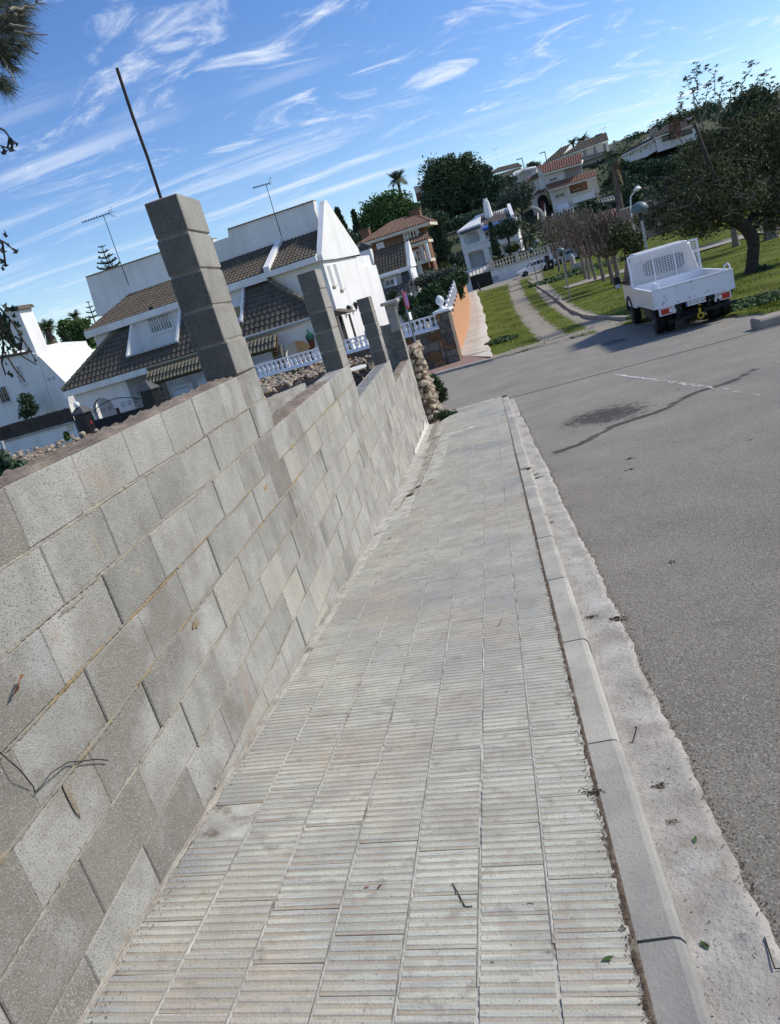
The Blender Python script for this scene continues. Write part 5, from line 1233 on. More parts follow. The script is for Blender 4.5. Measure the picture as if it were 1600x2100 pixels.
# ================================================================ HOUSE 4: brown brick house with terracotta hip roof
P = at(859, 462, 80.); F4 = Fr((P.x, P.y, 2.2), -10.5)
h4 = F4.root('brick_house', 'brown brick house with a terracotta hip roof, white shutters and balconies', 'house')
z4 = F4.fy(859, 462)[1]; x4 = F4.fy(748, 496)[0]
g4 = max(2.5, F4.fx(870, 462, 0)[0])
MB().box(x4, 0, 0, g4, -8, z4).build('wall', MT['brickwall'], h4)
MB().box(0, .35, .6, g4-.3, -8, z4-.05).build('side_bay', MT['brickwall'], h4)
m = MB(); e0 = (x4-.7, -.7, z4); e1 = (1.3, -.7, z4); r0 = F4.p(803, 455, 3.6); r1 = F4.p(849, 444, 3.6); r0 = Vector((r0.x, 3.6, r0.z)); print('H3 depth', g3, yT, 'H4', g4); r1 = Vector((r1.x, 3.6, r0.z))
tile_slope(m, e0, e1, r0, r1, .30, .45, .10, .03, 4, True); tile_slope(m, e1, (1.3, g4+.5, z4), r1, r1+Vector((0, 1.5, 0)), .30, .45, .10, .03, 4, True)
tile_slope(m, (x4-.7, g4+.5, z4), e0, r0+Vector((0, 1.5, 0)), r0, .30, .45, .10, .03, 4, True)
tag(m.build('roof_tiles', MT['terracotta'], h4), kind='stuff')
m = MB(); m.box(x4-.7, 1.3, -.7, g4+.5, z4-.3, z4-.02); m.build('eave', MT['cream'], h4)
m = MB(); m.hexa([(x4-.65, -.65, z4-.02), (1.25, -.65, z4-.02), (1.25, g4+.45, z4-.02), (x4-.65, g4+.45, z4-.02), tuple(r0-Vector((0, 0, .1))), tuple(r1-Vector((0, 0, .1))), tuple(r1+Vector((0, 1.5, -.1))), tuple(r0+Vector((0, 1.5, -.1)))]); m.build('roof_deck', MT['terracotta'], h4)
def shut(F_, root, tl, br, y): return window(F_, root, tl, br, y, 1.0, None, 'glass', 'white_paint', .05, True, 0)
shut(F4, h4, (771, 500), (789, 507), -.02); shut(F4, h4, (827, 483), (845, 487), -.02); shut(F4, h4, (838, 518), (854, 526), -.02)
def chim(F_, root, u0, v0, u1, v1, y, w, d, mat, cap='roof_brown'):
    a_ = F_.p(u0, v0, y); b_ = F_.p(u1, v1, y); c = B('chimney', MT[mat], root, a_.x-w/2, a_.x+w/2, y, y+d, b_.z, a_.z); B('chimney_cap', MT[cap], c, a_.x-w/2-.08, a_.x+w/2+.08, y-.08, y+d+.08, a_.z+.002, a_.z+.12); return c
chim(F4, h4, 746, 472, 752, 490, 2., .95, .8, 'brickwall'); chim(F4, h4, 849, 432, 855, 453, 3.2, 1.1, .9, 'brickwall')
# balcony canopy, slab, balusters and columns
a_ = F4.p(834, 503, -2.2); b_ = F4.p(878, 490, -2.2); m = MB(); tile_slope(m, (a_.x, -2.2, a_.z), (b_.x, -2.2, a_.z), (a_.x, 0, a_.z+.75), (b_.x-.3, 0, a_.z+.75), .3, .45, .1, .03, 4, True); tag(m.build('canopy_tiles', MT['terracotta'], h4), kind='stuff')
B('canopy_beam', MT['cream'], h4, a_.x, b_.x, -2.15, -.0, a_.z-.32, a_.z-.06)
s0 = F4.p(843, 545, -2.2); s1 = F4.p(884, 532, -2.2); B('balcony_slab', MT['cream'], h4, s0.x, s1.x, -2.4, 0, s0.z-.15, s0.z+.12)
balustrade(h4, (s0.x, -2.25, s0.z+.12), (F4.p(868, 537, -2.2).x, -2.25, s0.z+.12), 1.15, .34, .11, MT['cream'], .08, n=6)
MB().box(F4.p(864, 520, -2.2).x, F4.p(869, 520, -2.2).x+.1, -2.4, -2.0, s0.z+.12, s0.z+1.5).build('balcony_post', MT['beige'], h4)
MB().lathe([(.16, 0), (.16, a_.z-s0.z-.45), (.22, a_.z-s0.z-.4)], (F4.p(877, 512, -2.2).x, -2.2, s0.z+.12), 10).build('column', MT['white'], h4)
q = F4.p(866, 565, -2.2); MB().lathe([(.2, q.z), (.2, s0.z-.16)], (q.x, -2.2, 0), 10).build('column', MT['cream'], h4)
B('garage_door', MT['shutter_grey'], h4, F4.p(846, 560, -.05).x, F4.p(864, 560, -.05).x, -.06, -.01, q.z+.1, s0.z-.2)
up0 = F4.p(827, 490, -.6); balustrade(h4, (up0.x, -.5, up0.z-.5), (F4.p(858, 480, -.6).x, -.5, up0.z-.5), 1.0, .34, .11, MT['cream'], .08, n=6)
B('balcony_slab', MT['cream'], h4, up0.x, F4.p(858, 480, -.6).x, -.7, 0, up0.z-.68, up0.z-.503)
x, z = F4.fy(856, 468, 0); B('alarm_box', MT['white_paint'], h4, x-.3, x+.1, -.1, 0, z-.6, z-.1)

# ================================================================ HOUSE 5: white house with blue awning, garden wall and garage
P = at(984, 452, 122.); F5 = Fr((P.x, P.y, 1.5), -9)
h5 = F5.root('blue_awning_house', 'white house with rounded loggia openings, a dark tiled roof and a long blue awning', 'house')
def hole_front(name, px, holes, y, th, mat):
    """facade panel built from strips round rectangular openings with rounded corners left as proud frames"""
    return slab(F5, name, MT[mat], h5, px, y, th)
slab(F5, 'wall', MT['white2'], h5, [(941, 480), (985, 458), (1006, 538), (961, 553)], .8, 6)
fl = [F5.p(u, v, 0) for u, v in ((940, 477), (985, 459), (1006, 538), (961, 552))]
xa_, xb_ = fl[0].x, fl[1].x; zb_, zt_ = (fl[2].z+fl[3].z)/2, fl[0].z
zm1 = F5.p(975, 497, 0).z; zm0 = F5.p(980, 513, 0).z; zl1 = F5.p(957, 520, 0).z; zu1 = F5.p(948, 483, 0).z
def loggia(z0, z1, xa2, xb2, tz):
    r_ = .55; pts = [(xa_, z0), (xa_, tz), (xb_, tz), (xb_, z0), (xb2, z0), (xb2, z1-r_)]
    for k in range(1, 6): t = math.pi/2*k/6; pts.append((xb2-r_+r_*math.cos(t), z1-r_+r_*math.sin(t)))
    pts += [(xb2-r_, z1), (xa2+r_, z1)]
    for k in range(1, 6): t = math.pi/2*k/6; pts.append((xa2+r_-r_*math.sin(t), z1-r_+r_*math.cos(t)))
    pts += [(xa2, z1-r_), (xa2, z0)]
    return MB().prism([(x, 0, z) for x, z in pts], (0, .35, 0)).build('loggia_wall', MT['white'], h5)
loggia(zm1, zu1, xa_+.55, xb_-.5, zt_); loggia(zb_, zl1, xa_+.6, xb_-.45, zm0)
xc_ = F5.p(1009, 505, -.3).x
B('balcony_band', MT['white'], h5, xa_, xc_, -.12, .8, zm0+.002, zm1-.002); B('balcony_rail', MT['white'], h5, xa_-.1, xc_+.1, -.22, -.12, zm1-.3, zm1-.1)
B('garage_shutter', MT['shutter_grey'], h5, xa_+.75, xb_-.6, .76, .79, zb_, zl1-.3)
B('loggia_door', MT['shutter_grey'], h5, (xa_+xb_)/2-.6, (xa_+xb_)/2+1.0, .76, .79, zm1, zm1+2.0)
B('side_pier', MT['white'], h5, xb_, xb_+.35, -.05, 3, zb_, zt_+.3)
y5, _ = F5.fx(978, 444, xb_+.0)
MB().prism([(xa_-.15, -.4, zt_+.15), (xb_, -.4, F5.p(984, 461, -.4).z+.2), (F5.p(978, 443, 2.4).x+.6, 2.4, F5.p(978, 443, 2.4).z), (F5.p(976, 444, 2.4).x, 2.4, F5.p(976, 444, 2.4).z)], (0, 0, -.25)).build('roof_flank', MT['white'], h5)
m = MB(); tile_slope(m, F5.p(944, 482, -.6), F5.p(986, 467, -.6), F5.p(942, 475, -.25), F5.p(984, 461, -.25), .3, .5, .06, .03, 4); tag(m.build('eave_tiles', MT['roof_grey'], h5), kind='stuff')
# right wing
slab(F5, 'wall', MT['white2'], h5, [(986, 464), (1049, 446), (1068, 515), (1006, 535)], 1.2, 6)
m = MB(); R0 = F5.p(989, 463, .2); R1 = F5.p(1049, 445, .2); R2 = F5.p(982, 445, 4.2); R3 = F5.p(1041, 425, 4.2); tile_slope(m, R0, R1, R2, R3, .32, .5, .07, .035, 4, True); tag(m.build('roof_tiles', MT['roof_grey'], h5), kind='stuff')
m = MB(); under(m, R0, R1, R2, R3, .2); m.build('roof_deck', MT['white2'], h5)
m = MB(); e_ = (R1-R0).normalized(); m.prism([R1+Vector((0, -.6, -.5)), R1+Vector((0, -.6, .25)), R3+Vector((0, 0, .45)), R3+Vector((0, 0, -.3))], (.5, 0, 0)); m.build('verge_wall', MT['white'], h5)
c = F5.p(1060, 500, .4); B('end_pier', MT['white'], h5, F5.p(1051, 450, .4).x-.1, F5.p(1051, 450, .4).x+.45, -.2, 5, F5.p(1068, 515, .4).z, F5.p(1050, 446, .4).z)
MB().prism([(R2.x-.5, R2.y, R2.z-.2), (R3.x-2.8, R3.y, R2.z+.1), (R3.x-2.8, R3.y, R2.z+.35), (R2.x-.5, R2.y, R2.z+.3)], (0, .4, 0)).build('ridge_wall', MT['white'], h5)
m = MB(); b0 = F5.p(990, 467, -.2); b1 = F5.p(1048, 449, -.2); m.hexa([(b0.x, -1.0, b0.z-.55), (b1.x, -1.0, b0.z-.55), (b1.x, .6, b0.z+.1), (b0.x, .6, b0.z+.1), (b0.x, -1.0, b0.z-.15), (b1.x, -1.0, b0.z-.15), (b1.x, .6, b0.z+.25), (b0.x, .6, b0.z+.25)]); m.build('awning', MT['blue'], h5)
B('balcony_band', MT['white'], h5, xb_+.4, F5.p(1062, 482, .2).x, .2, 1.2, F5.p(1000, 500, .2).z-.7, F5.p(1000, 492, .2).z-.4)
window(F5, h5, (993, 477), (1003, 484), 1.18, 0, None, 'glass'); window(F5, h5, (1030, 505), (1056, 507), 1.18, 0, None, 'glass_grey', mull=3)
cp = F5.p(1003, 443, 3.0); MB().lathe([(.75, cp.z-1.2), (.45, cp.z+2.0), (.5, cp.z+2.1), (.3, cp.z+2.2), (.32, cp.z+2.6)], (cp.x, 3.0, 0), 10).build('chimney', MT['white'], h5)
# white garden wall with cream balustrade, garage door
P = at(1070, 566, 108.); FW5 = Fr((P.x, P.y, -2.75), -6)
gw = FW5.root('white_street_wall', 'long white street wall with a cream balustrade and a black garage door, end of the path', 'wall')
wl = FW5.p(1006, 556, 0); wr = FW5.p(1128, 520, 0); zt = (wl.z+wr.z)/2
B('wall', MT['white'], gw, wl.x, wr.x+.3, 0, .5, -2, zt-.02); B('coping', MT['cream'], gw, wl.x-.05, wr.x+.35, -.08, .55, zt-.01, zt+.10)
balustrade(gw, (wl.x, .2, zt+.1), (wr.x, .2, zt+.1), 1.05, .44, .15, MT['cream'], .10, n=6)
for u, v in ((1064, 540), (1128, 520)): c = FW5.p(u, v, 0); B('balustrade_post', MT['cream'], gw, c.x-.2, c.x+.2, .0, .42, zt+.12, zt+1.35)
gl = FW5.p(964, 570, 0).x; gr_ = wl.x-.02; zg3 = FW5.p(1003, 557, 0).z
gd = B('garage_door', MT['black_paint'], gw, gl, gr_, .25, .35, -2, zg3)
for k in range(1, 5): B('door_rib', MT['navy'], gd, gl, gr_, .235, .249, zg3-.45*k-.02, zg3-.45*k+.02)
B('gate_pillar', MT['white'], gw, gl-1.3, gl-.003, 0, .5, -2, zt+.2); B('gate_post', MT['cream'], gw, gr_-.0, gr_+.5, -.06, .52, zt+.12, zt+1.4)
m = MB(); tile_slope(m, (gl-.2, -.1, zg3+.05), (gr_+.3, -.1, zg3+.05), (gl-.1, 2.6, zg3+.85), (gr_+.2, 2.6, zg3+.85), .5, .5, .10, .02, 4, True); m.build('gate_canopy', MT['beige'], gw)
B('terrace', MT['white2'], gw, gl-1, gr_+1, 2.7, 3.1, -1, zg3+1.0)
balustrade(gw, (gl-9, 2.2, zt-.3), (gl-1.4, 2.2, zt-.3), 1.05, .44, .15, MT['cream'], .10, n=6); B('wall', MT['white2'], gw, gl-9, gl-1.4, 2.0, 2.4, -2, zt-.303)
x, z = FW5.fy(1017, 571, 0); B('vent_grille', MT['shutter_grey'], gw, x-.45, x+.45, -.012, .0, z-.35, z+.35)
# long pink retaining wall continuing to the right
pw = thing('pink_retaining_wall', 'long pinkish retaining wall with a small tiled roof, behind the bare pollarded trees', 'wall', FW5.M @ Vector((wr.x+.35, .1, 0)), rad(-6))
zz = FW5.p(1140, 520, 0).z+1.0
MB().box(0, 34, 0, .5, -2, zz+.2).build('wall', MT['pink_wall'], pw); B('coping', MT['beige'], pw, 0, 34, -.1, .6, zz+.202, zz+.4)
MB().box(2, 40, 9, 9.5, -2, zz+2.0).build('upper_wall', MT['pink_wall'], pw); B('upper_coping', MT['cream'], pw, 2, 40, 8.9, 9.6, zz+2.002, zz+2.2)
for k, (x0_, x1_) in enumerate(((2.2, 5.2), (5.6, 9.0))):
    m = MB(); tile_slope(m, (x0_, -1.4, zz+.9+.4*k), (x1_, -1.4, zz+.9+.4*k), (x0_, .2, zz+1.9+.4*k), (x1_, .2, zz+1.9+.4*k), .36, .5, .11, .04, 4, True); m.build('gate_roof', MT['terra_orange'], pw)
B('gate_door', MT['dark'], pw, 2.6, 5.0, -.05, -.001, -1, zz-.4)

# ================================================================ HOUSE 6: tall white house with terracotta roofs
P = at(1116, 356, 150.); F6 = Fr((P.x, P.y, 2.0), -9)
h6 = F6.root('terracotta_house', 'tall off-white house with stepped terracotta roofs, an arched porch and outside stairs', 'house')
slab(F6, 'wall', MT['greige'], h6, [(1116, 356), (1192, 334), (1197, 362), (1118, 385)], 0, 7)
slab(F6, 'wall', MT['greige'], h6, [(1125, 392), (1166, 380), (1180, 432), (1138, 445), (1135, 428)], -1.4, 8)
slab(F6, 'wall_back', MT['beige'], h6, [(1160, 380), (1222, 362), (1235, 410), (1172, 430)], 1.2, 6)
x, z = F6.fy(1138, 440, -1.4); slab(F6, 'base_wall', MT['greige'], h6, [(1132, 420), (1180, 405), (1195, 470), (1145, 485)], -1.0, 7)
def rtile(name, mat, F_, root, a0, a1, b0, b1, ya, yb, pitch=.42):
    m = MB(); A0 = F_.p(*a0, ya); A1 = F_.p(*a1, ya); B0_ = F_.p(*b0, yb); B1_ = F_.p(*b1, yb); tile_slope(m, A0, A1, B0_, B1_, pitch, .55, .13, .04, 4, True); o = m.build(name, mat, root); tag(o, kind='stuff')
    u = MB(); under(u, A0, A1, B0_, B1_, .25); u.build(name.replace('tiles', 'deck'), MT['white2'], root)
rtile('roof_tiles', MT['terra_red'], F6, h6, (1114, 356), (1193, 334), (1101, 341), (1196, 327), -.9, 3.4)
rtile('lower_roof_tiles', MT['terra_orange'], F6, h6, (1125, 390), (1222, 361), (1118, 380), (1220, 354), -2.6, -.3)
window(F6, h6, (1126, 364), (1143, 369), -.02, .35, None, 'glass', 'cream', .10); window(F6, h6, (1137, 398), (1159, 402), -1.42, .25, None, 'glass', 'cream', .10)
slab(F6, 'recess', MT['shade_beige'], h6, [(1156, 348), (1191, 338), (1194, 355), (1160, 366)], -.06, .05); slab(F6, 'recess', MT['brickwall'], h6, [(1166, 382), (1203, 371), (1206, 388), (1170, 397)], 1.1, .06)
window(F6, h6, (1172, 388), (1194, 388), 1.05, 0, None, 'glass', 'wood', .12, mull=2)
a_ = F6.p(1170, 399, -1.3); b_ = F6.p(1218, 386, -1.3); B('balcony_front', MT['white2'], h6, a_.x, b_.x, -1.5, 1.2, a_.z-1.7, a_.z-.1)
m = MB()
for i in range(int((b_.x-a_.x)/.5)): m.box(a_.x+.5*i, a_.x+.5*i+.3, -1.62, -1.5, a_.z-.6, a_.z-.05)
tag(m.build('balcony_fringe', MT['cream'], h6), kind='stuff')
a_ = F6.p(1136, 428, -2.6); b_ = F6.p(1166, 418, -2.6); m = MB(); m.hexa([(a_.x, -3.4, a_.z-.5), (b_.x, -3.4, a_.z-.5), (b_.x, -1.4, a_.z+.4), (a_.x, -1.4, a_.z+.4), (a_.x, -3.4, a_.z-.4), (b_.x, -3.4, a_.z-.4), (b_.x, -1.4, a_.z+.5), (a_.x, -1.4, a_.z+.5)])
for i in range(9): c = a_.x+(b_.x-a_.x)*(i+.5)/9; m.box(c-.18, c+.18, -3.42, -3.38, a_.z-.85, a_.z-.48)
m.build('awning', MT['white2'], h6); slab(F6, 'terrace_opening', MT['dark'], h6, [(1140, 431), (1164, 424), (1168, 438), (1143, 446)], -1.45, .03)
a_ = F6.p(1140, 449, -5); b_ = F6.p(1180, 438, -5); balustrade(h6, (a_.x, -5, a_.z-.2), (b_.x, -5, a_.z-.2), 1.3, .5, .17, MT['white'], .11, n=6); B('terrace_wall', MT['pink_wall'], h6, a_.x-.3, b_.x+14, -5.2, -1, a_.z-4.5, a_.z-.202)
a2 = F6.p(1205, 428, -4); b2 = F6.p(1262, 408, -4); balustrade(h6, (a2.x, -4, a2.z-.4), (b2.x, -4, a2.z-.4), 1.3, .5, .17, MT['white'], .11, n=6)
for u, v in ((1133, 443), (1140, 440), (1153, 437)): c = F6.p(u, v, -5); MB().lathe([(.35, -1.6), (.35, -.9), (.45, -.85), (.15, -.6), (.3, -.3), (.05, .1)], (c.x, -5, c.z+.3), 8).build('finial', MT['white'], h6)
# porch tower on the left, recessed
slab(F6, 'porch_tower', MT['greige'], h6, [(1081, 374), (1106, 357), (1118, 380), (1130, 440), (1098, 450)], .8, 6)
slab(F6, 'upper_side', MT['greige'], h6, [(1101, 341), (1116, 356), (1120, 385), (1108, 392)], .3, 5)
m = MB(); tile_slope(m, F6.p(1079, 376, .2), F6.p(1106, 361, .2), F6.p(1082, 366, 2.4), F6.p(1106, 352, 2.4), .42, .55, .13, .04, 4, True); tag(m.build('tower_tiles', MT['terra_red'], h6), kind='stuff')
m = MB(); tile_slope(m, F6.p(1093, 402, -.6), F6.p(1117, 393, -.6), F6.p(1108, 388, 1.0), F6.p(1116, 386, 1.0), .42, .55, .13, .04, 4, True); tag(m.build('porch_tiles', MT['terra_red'], h6), kind='stuff')
def arch_px(F_, root, name, mat, cu, cv, hw, hgt, y, th=.04):
    x, z = F_.fy(cu, cv, y); pts = [(x-hw, z-hgt), (x+hw, z-hgt)]
    for k in range(11): t = math.pi*k/10; pts.append((x+hw*math.cos(t), z+hw*math.sin(t)))
    return MB().prism([(a, y-th, b) for a, b in pts], (0, th*.9, 0)).build(name, MT[mat], root)
arch_px(F6, h6, 'arched_porch', 'dark', 1113, 411, .95, 2.2, .78); arch_px(F6, h6, 'front_door', 'wine', 1114, 418, .5, 1.6, .72)
slab(F6, 'slit_window', MT['dark'], h6, [(1088, 381), (1090, 380), (1093, 396), (1091, 397)], .76, .03)
# stairs up to the porch, railings, pink wall beneath
st = MB(); a_ = F6.p(1108, 464, -8); b_ = F6.p(1121, 460, -8); ztop = F6.p(1118, 433, 0).z
for k in range(14): st.box(a_.x, b_.x, -8+.57*k, -8+.57*(k+1), a_.z-2, a_.z+(ztop-a_.z)*(k+1)/14)
st.build('stairs', MT['curb'], h6)
for x_ in (a_.x-.1, b_.x+.1): MB().tube([(x_, -8, a_.z+1.2), (x_, 0, ztop+1.2)], .12, 6).build('stair_rail', MT['cream'], h6)
slab(F6, 'garage_wall', MT['pink_wall'], h6, [(1104, 471), (1136, 461), (1146, 500), (1112, 520)], -8.3, 3); slab(F6, 'gate_pillar', MT['greige'], h6, [(1136, 452), (1146, 450), (1152, 482), (1143, 486)], -8.8, .8)
rg = thing('stone_ring', 'round moon gate ring of pale stone beside the stairs', 'arch', F6.M @ F6.p(1090, 452, -9), rad(-9))
m = MB(); m.tube([(2.1*math.cos(t), 0, 2.1*math.sin(t)) for t in np.linspace(-.9, 4.05, 22)], .34, 6); m.build('ring', MT['beige'], rg)

# ================================================================ HOUSES on the hill
P = at(1151, 320, 185.); F7 = Fr((P.x, P.y, 10), -9)
h7 = F7.root('terrace_house', 'grey hip roofed house with a long railed terrace, above the terracotta house', 'house')
slab(F7, 'wall', MT['white'], h7, [(1166, 316), (1247, 290), (1249, 306), (1180, 327)], 0, 7); slab(F7, 'left_wall', MT['greige'], h7, [(1117, 338), (1166, 312), (1180, 330), (1150, 348)], -.2, 7)
rtile('roof_tiles', MT['roof_brown'], F7, h7, (1150, 322), (1248, 286), (1194, 290), (1246, 283), -1.2, 3.5, .45); rtile('left_roof_tiles', MT['roof_brown'], F7, h7, (1113, 337), (1152, 322), (1151, 303), (1172, 299), -1.2, 4, .45)
slab(F7, 'lower_wall', MT['greige'], h7, [(1183, 330), (1262, 305), (1270, 345), (1195, 370)], -1.0, 6)
a_ = F7.p(1182, 330, -2.5); b_ = F7.p(1262, 304, -2.5); B('terrace_slab', MT['curb'], h7, a_.x, b_.x, -2.6, 0, a_.z-.6, a_.z-.15)
m = MB()
for k in range(4): m.box(a_.x, b_.x, -2.55, -2.47, a_.z+.1+.32*k, a_.z+.2+.32*k)
m.build('terrace_rails', MT['cream'], h7)
for k in range(5): c = a_.x+(b_.x-a_.x)*k/4; B('rail_post', MT['curb'], h7, c-.3, c+.3, -2.7, -2.3, a_.z-.1, a_.z+1.5)
window(F7, h7, (1184, 314), (1201, 314), -.02, 0, None, 'shutter', 'white_paint', .1, mull=3); window(F7, h7, (1219, 304), (1238, 303), -.02, 0, None, 'shutter', 'white_paint', .1, mull=3)
for (u0, v0, u1, v1) in ((1195, 337, 1208, 352), (1214, 332, 1219, 345), (1238, 322, 1250, 338)): slab(F7, 'lower_opening', MT['shutter_grey'], h7, [(u0, v0), (u1, v0-4), (u1+3, v1-4), (u0+3, v1)], -1.06, .05)
slab(F7, 'spiral_screen', MT['white'], h7, [(1219, 336), (1227, 333), (1231, 350), (1224, 356)], -1.6, .4)
chim(F7, h7, 1228, 276, 1233, 286, 3, 1.4, 1.2, 'curb'); antenna(F7.M @ F7.p(1243, 284, 2), 2.2, 'small antenna on the grey hip roof above the terracotta house', 0, 1.2)
P = at(875, 440, 205.); F8 = Fr((P.x, P.y, 18), 4)
h8 = F8.root('balcony_block', 'pale block with brick red balconies, half hidden left of the big pines', 'building')
slab(F8, 'wall', MT['beige'], h8, [(858, 383), (890, 373), (910, 440), (872, 452)], 0, 8); slab(F8, 'roof_edge', MT['curb'], h8, [(856, 382), (890, 371), (891, 374), (857, 385)], -.5, 9)
for (u, v) in ((853, 398), (858, 421)): slab(F8, 'balcony', MT['brickwall'], h8, [(u, v-2), (u+9, v-5), (u+12, v+10), (u+3, v+13)], -1.5, 3)
chim(F8, h8, 853, 383, 858, 398, -1., 1.0, 1., 'beige'); slab(F8, 'window', MT['wood'], h8, [(879, 387), (888, 384), (890, 391), (881, 395)], -.04, .05)
P = at(1040, 360, 215.); F9 = Fr((P.x, P.y, 20), -9)
h9 = F9.root('low_roof_house', 'beige house with a broad low grey roof on the hilltop right of the pines', 'house')
slab(F9, 'wall', MT['beige'], h9, [(1010, 360), (1068, 343), (1074, 370), (1015, 385)], 0, 8)
rtile('roof_tiles', MT['roof_brown'], F9, h9, (1003, 357), (1071, 340), (1022, 344), (1062, 337), -1.6, 6, .5)
window(F9, h9, (1028, 363), (1036, 366), -.02, 0, None, 'glass_grey', 'beige', .1); antenna(F9.M @ F9.p(1024, 342, 4), 4.5, 'antenna on the broad low grey roof beside the pines', 0, 1.6)
P = at(1060, 385, 180.); F10 = Fr((P.x, P.y, 12), -9)
h10 = F10.root('cream_house', 'cream and white house with a stepped gable and green awning, left of the terracotta house', 'house')
slab(F10, 'wall', MT['cream'], h10, [(1036, 373), (1072, 351), (1100, 345), (1102, 385), (1030, 402)], 0, 7); slab(F10, 'white_panel', MT['white'], h10, [(1049, 366), (1066, 357), (1068, 372), (1052, 377)], -.06, .05); slab(F10, 'front_block', MT['white2'], h10, [(1027, 383), (1037, 374), (1042, 395), (1036, 397)], -1., 2)
slab(F10, 'side_panel', MT['white2'], h10, [(1076, 349), (1099, 347), (1098, 360), (1080, 366)], -.07, .06)
m = MB(); m.prism([F10.p(1026, 383, -1), F10.p(1074, 351, -.5), F10.p(1100, 346, -.5), F10.p(1100, 344, 2), F10.p(1076, 347, 2), F10.p(1056, 355, 2)], (0, 0, .35)); m.build('roof_edge', MT['white'], h10)
slab(F10, 'awning', MT['green_net'], h10, [(1052, 378), (1068, 372), (1071, 385), (1054, 392)], -.12, .08)
for u in (1082, 1088): x, z = F10.fy(u, 356-(u-1082)*.3, -.1); MB().lathe([(.42, -.04), (.42, .04)], (x, -.25, z), 14, 'y').build('air_conditioner', MT['shutter_grey'], h10)
window(F10, h10, (1034, 384), (1036, 389), -1.03, 0, None, 'glass', 'white_paint', .08)
P = at(1343, 290, 168.); F11 = Fr((P.x, P.y, 12), -9)
h11 = F11.root('long_white_house', 'long white house with grey roof and dark windows behind the big leafy tree', 'house')
slab(F11, 'left_wall', MT['white'], h11, [(1280, 320), (1342, 286), (1348, 308), (1327, 321), (1285, 335)], 0, 7); slab(F11, 'right_wall', MT['white'], h11, [(1344, 284), (1428, 255), (1432, 285), (1350, 312)], -1., 7)
rtile('roof_tiles', MT['roof_brown'], F11, h11, (1274, 319), (1344, 283), (1290, 305), (1345, 274), -1., 4, .5); rtile('right_roof_tiles', MT['roof_brown'], F11, h11, (1342, 282), (1430, 252), (1362, 259), (1425, 248), -2., 4, .5)
for u, v in ((1291, 314), (1297, 311), (1312, 307), (1320, 301), (1325, 299), (1331, 296)): window(F11, h11, (u, v), (u+4, v+6), -.02, 0, None, 'glass', 'white_paint', .05, False, 0)
window(F11, h11, (1357, 281), (1378, 284), -1.03, 0, None, 'glass', 'dark_steel', .1, mull=3); window(F11, h11, (1397, 270), (1420, 272), -1.03, 0, None, 'glass', 'dark_steel', .1, mull=3)
slab(F11, 'base_wall', MT['brickwall'], h11, [(1325, 350), (1372, 336), (1378, 372), (1330, 384)], -3, 5); slab(F11, 'terrace_front', MT['white2'], h11, [(1313, 343), (1360, 330), (1362, 340), (1318, 353)], -2.5, .5)
chim(F11, h11, 1340, 263, 1343, 278, 2, 1.6, 1.4, 'curb'); chim(F11, h11, 1383, 249, 1390, 280, -3., 2.0, 1.8, 'terra_red'); chim(F11, h11, 1413, 240, 1417, 252, 2, 1.5, 1.4, 'beige')
P = at(1590, 235, 150.); F12 = Fr((P.x, P.y, 10), -9)
h12 = F12.root('yellow_house', 'yellow house with a brown roof and red chimney at the right edge', 'house')
slab(F12, 'wall', MT['yellow'], h12, [(1560, 237), (1640, 213), (1650, 300), (1575, 320)], 0, 7); slab(F12, 'band', MT['white2'], h12, [(1590, 238), (1640, 224), (1642, 232), (1593, 246)], -.06, .05)
rtile('roof_tiles', MT['roof_brown'], F12, h12, (1552, 233), (1640, 208), (1560, 214), (1640, 192), -1.2, 4, .5); chim(F12, h12, 1587, 194, 1590, 214, 1., 1.2, 1.2, 'terra_red')

# ================================================================ VEGETATION
def leaf_cloud(name, blobs, n, size, mat, parent, clump=.22, shell=.5, aspect=.5, flat=0., nclump=40):
    """blobs: (centre, (rx, ry, rz), weight); leaves gather in clumps near the surface so gaps stay open"""
    C = []; R_ = []
    w = np.array([b[2] for b in blobs], float); w /= w.sum()
    for b, f in zip(blobs, w):
        k = max(3, int(nclump*len(blobs)*f)); d = rng.normal(size=(k, 3)); d /= np.linalg.norm(d, axis=1)[:, None]
        r = shell+(1-shell)*rng.uniform(0, 1, k)**.6; c = np.array(b[0])+d*r[:, None]*np.array(b[1]); m = max(1, int(n*f/k))
        cr = np.mean(b[1])*clump*rng.uniform(.6, 1.4, k)
        p = c[:, None, :]+np.clip(rng.normal(size=(k, m, 3)), -1.5, 1.5)*cr[:, None, None]*np.array([1, 1, .75]); C.append(p.reshape(-1, 3))
    C = np.concatenate(C); k = len(C)
    d = rng.normal(size=(k, 3)); d[:, 2] *= (1-flat); d /= np.linalg.norm(d, axis=1)[:, None]
    e = rng.normal(size=(k, 3)); e -= d*(e*d).sum(1)[:, None]; e /= np.linalg.norm(e, axis=1)[:, None]
    l = size*rng.uniform(.6, 1.3, k)[:, None]; s = l*aspect
    V = np.stack([C-d*l*.5, C+e*s*.5-d*l*.05, C+d*l*.5, C-e*s*.5-d*l*.05], 1).reshape(-1, 3)
    return place(name, np_mesh(name, V, np.arange(4*k).reshape(k, 4), mat), parent)
def wob(a, b, n=5, amp=.06):
    a, b = Vector(a), Vector(b); L_ = (b-a).length; return [a.lerp(b, t)+Vector((random.gauss(0, amp), random.gauss(0, amp), random.gauss(0, amp*.5)))*L_*(1 if 0 < t < 1 else 0) for t in np.linspace(0, 1, n)]
def base_z(x, y): return hill(x, y) if y > 117 else gz(y)
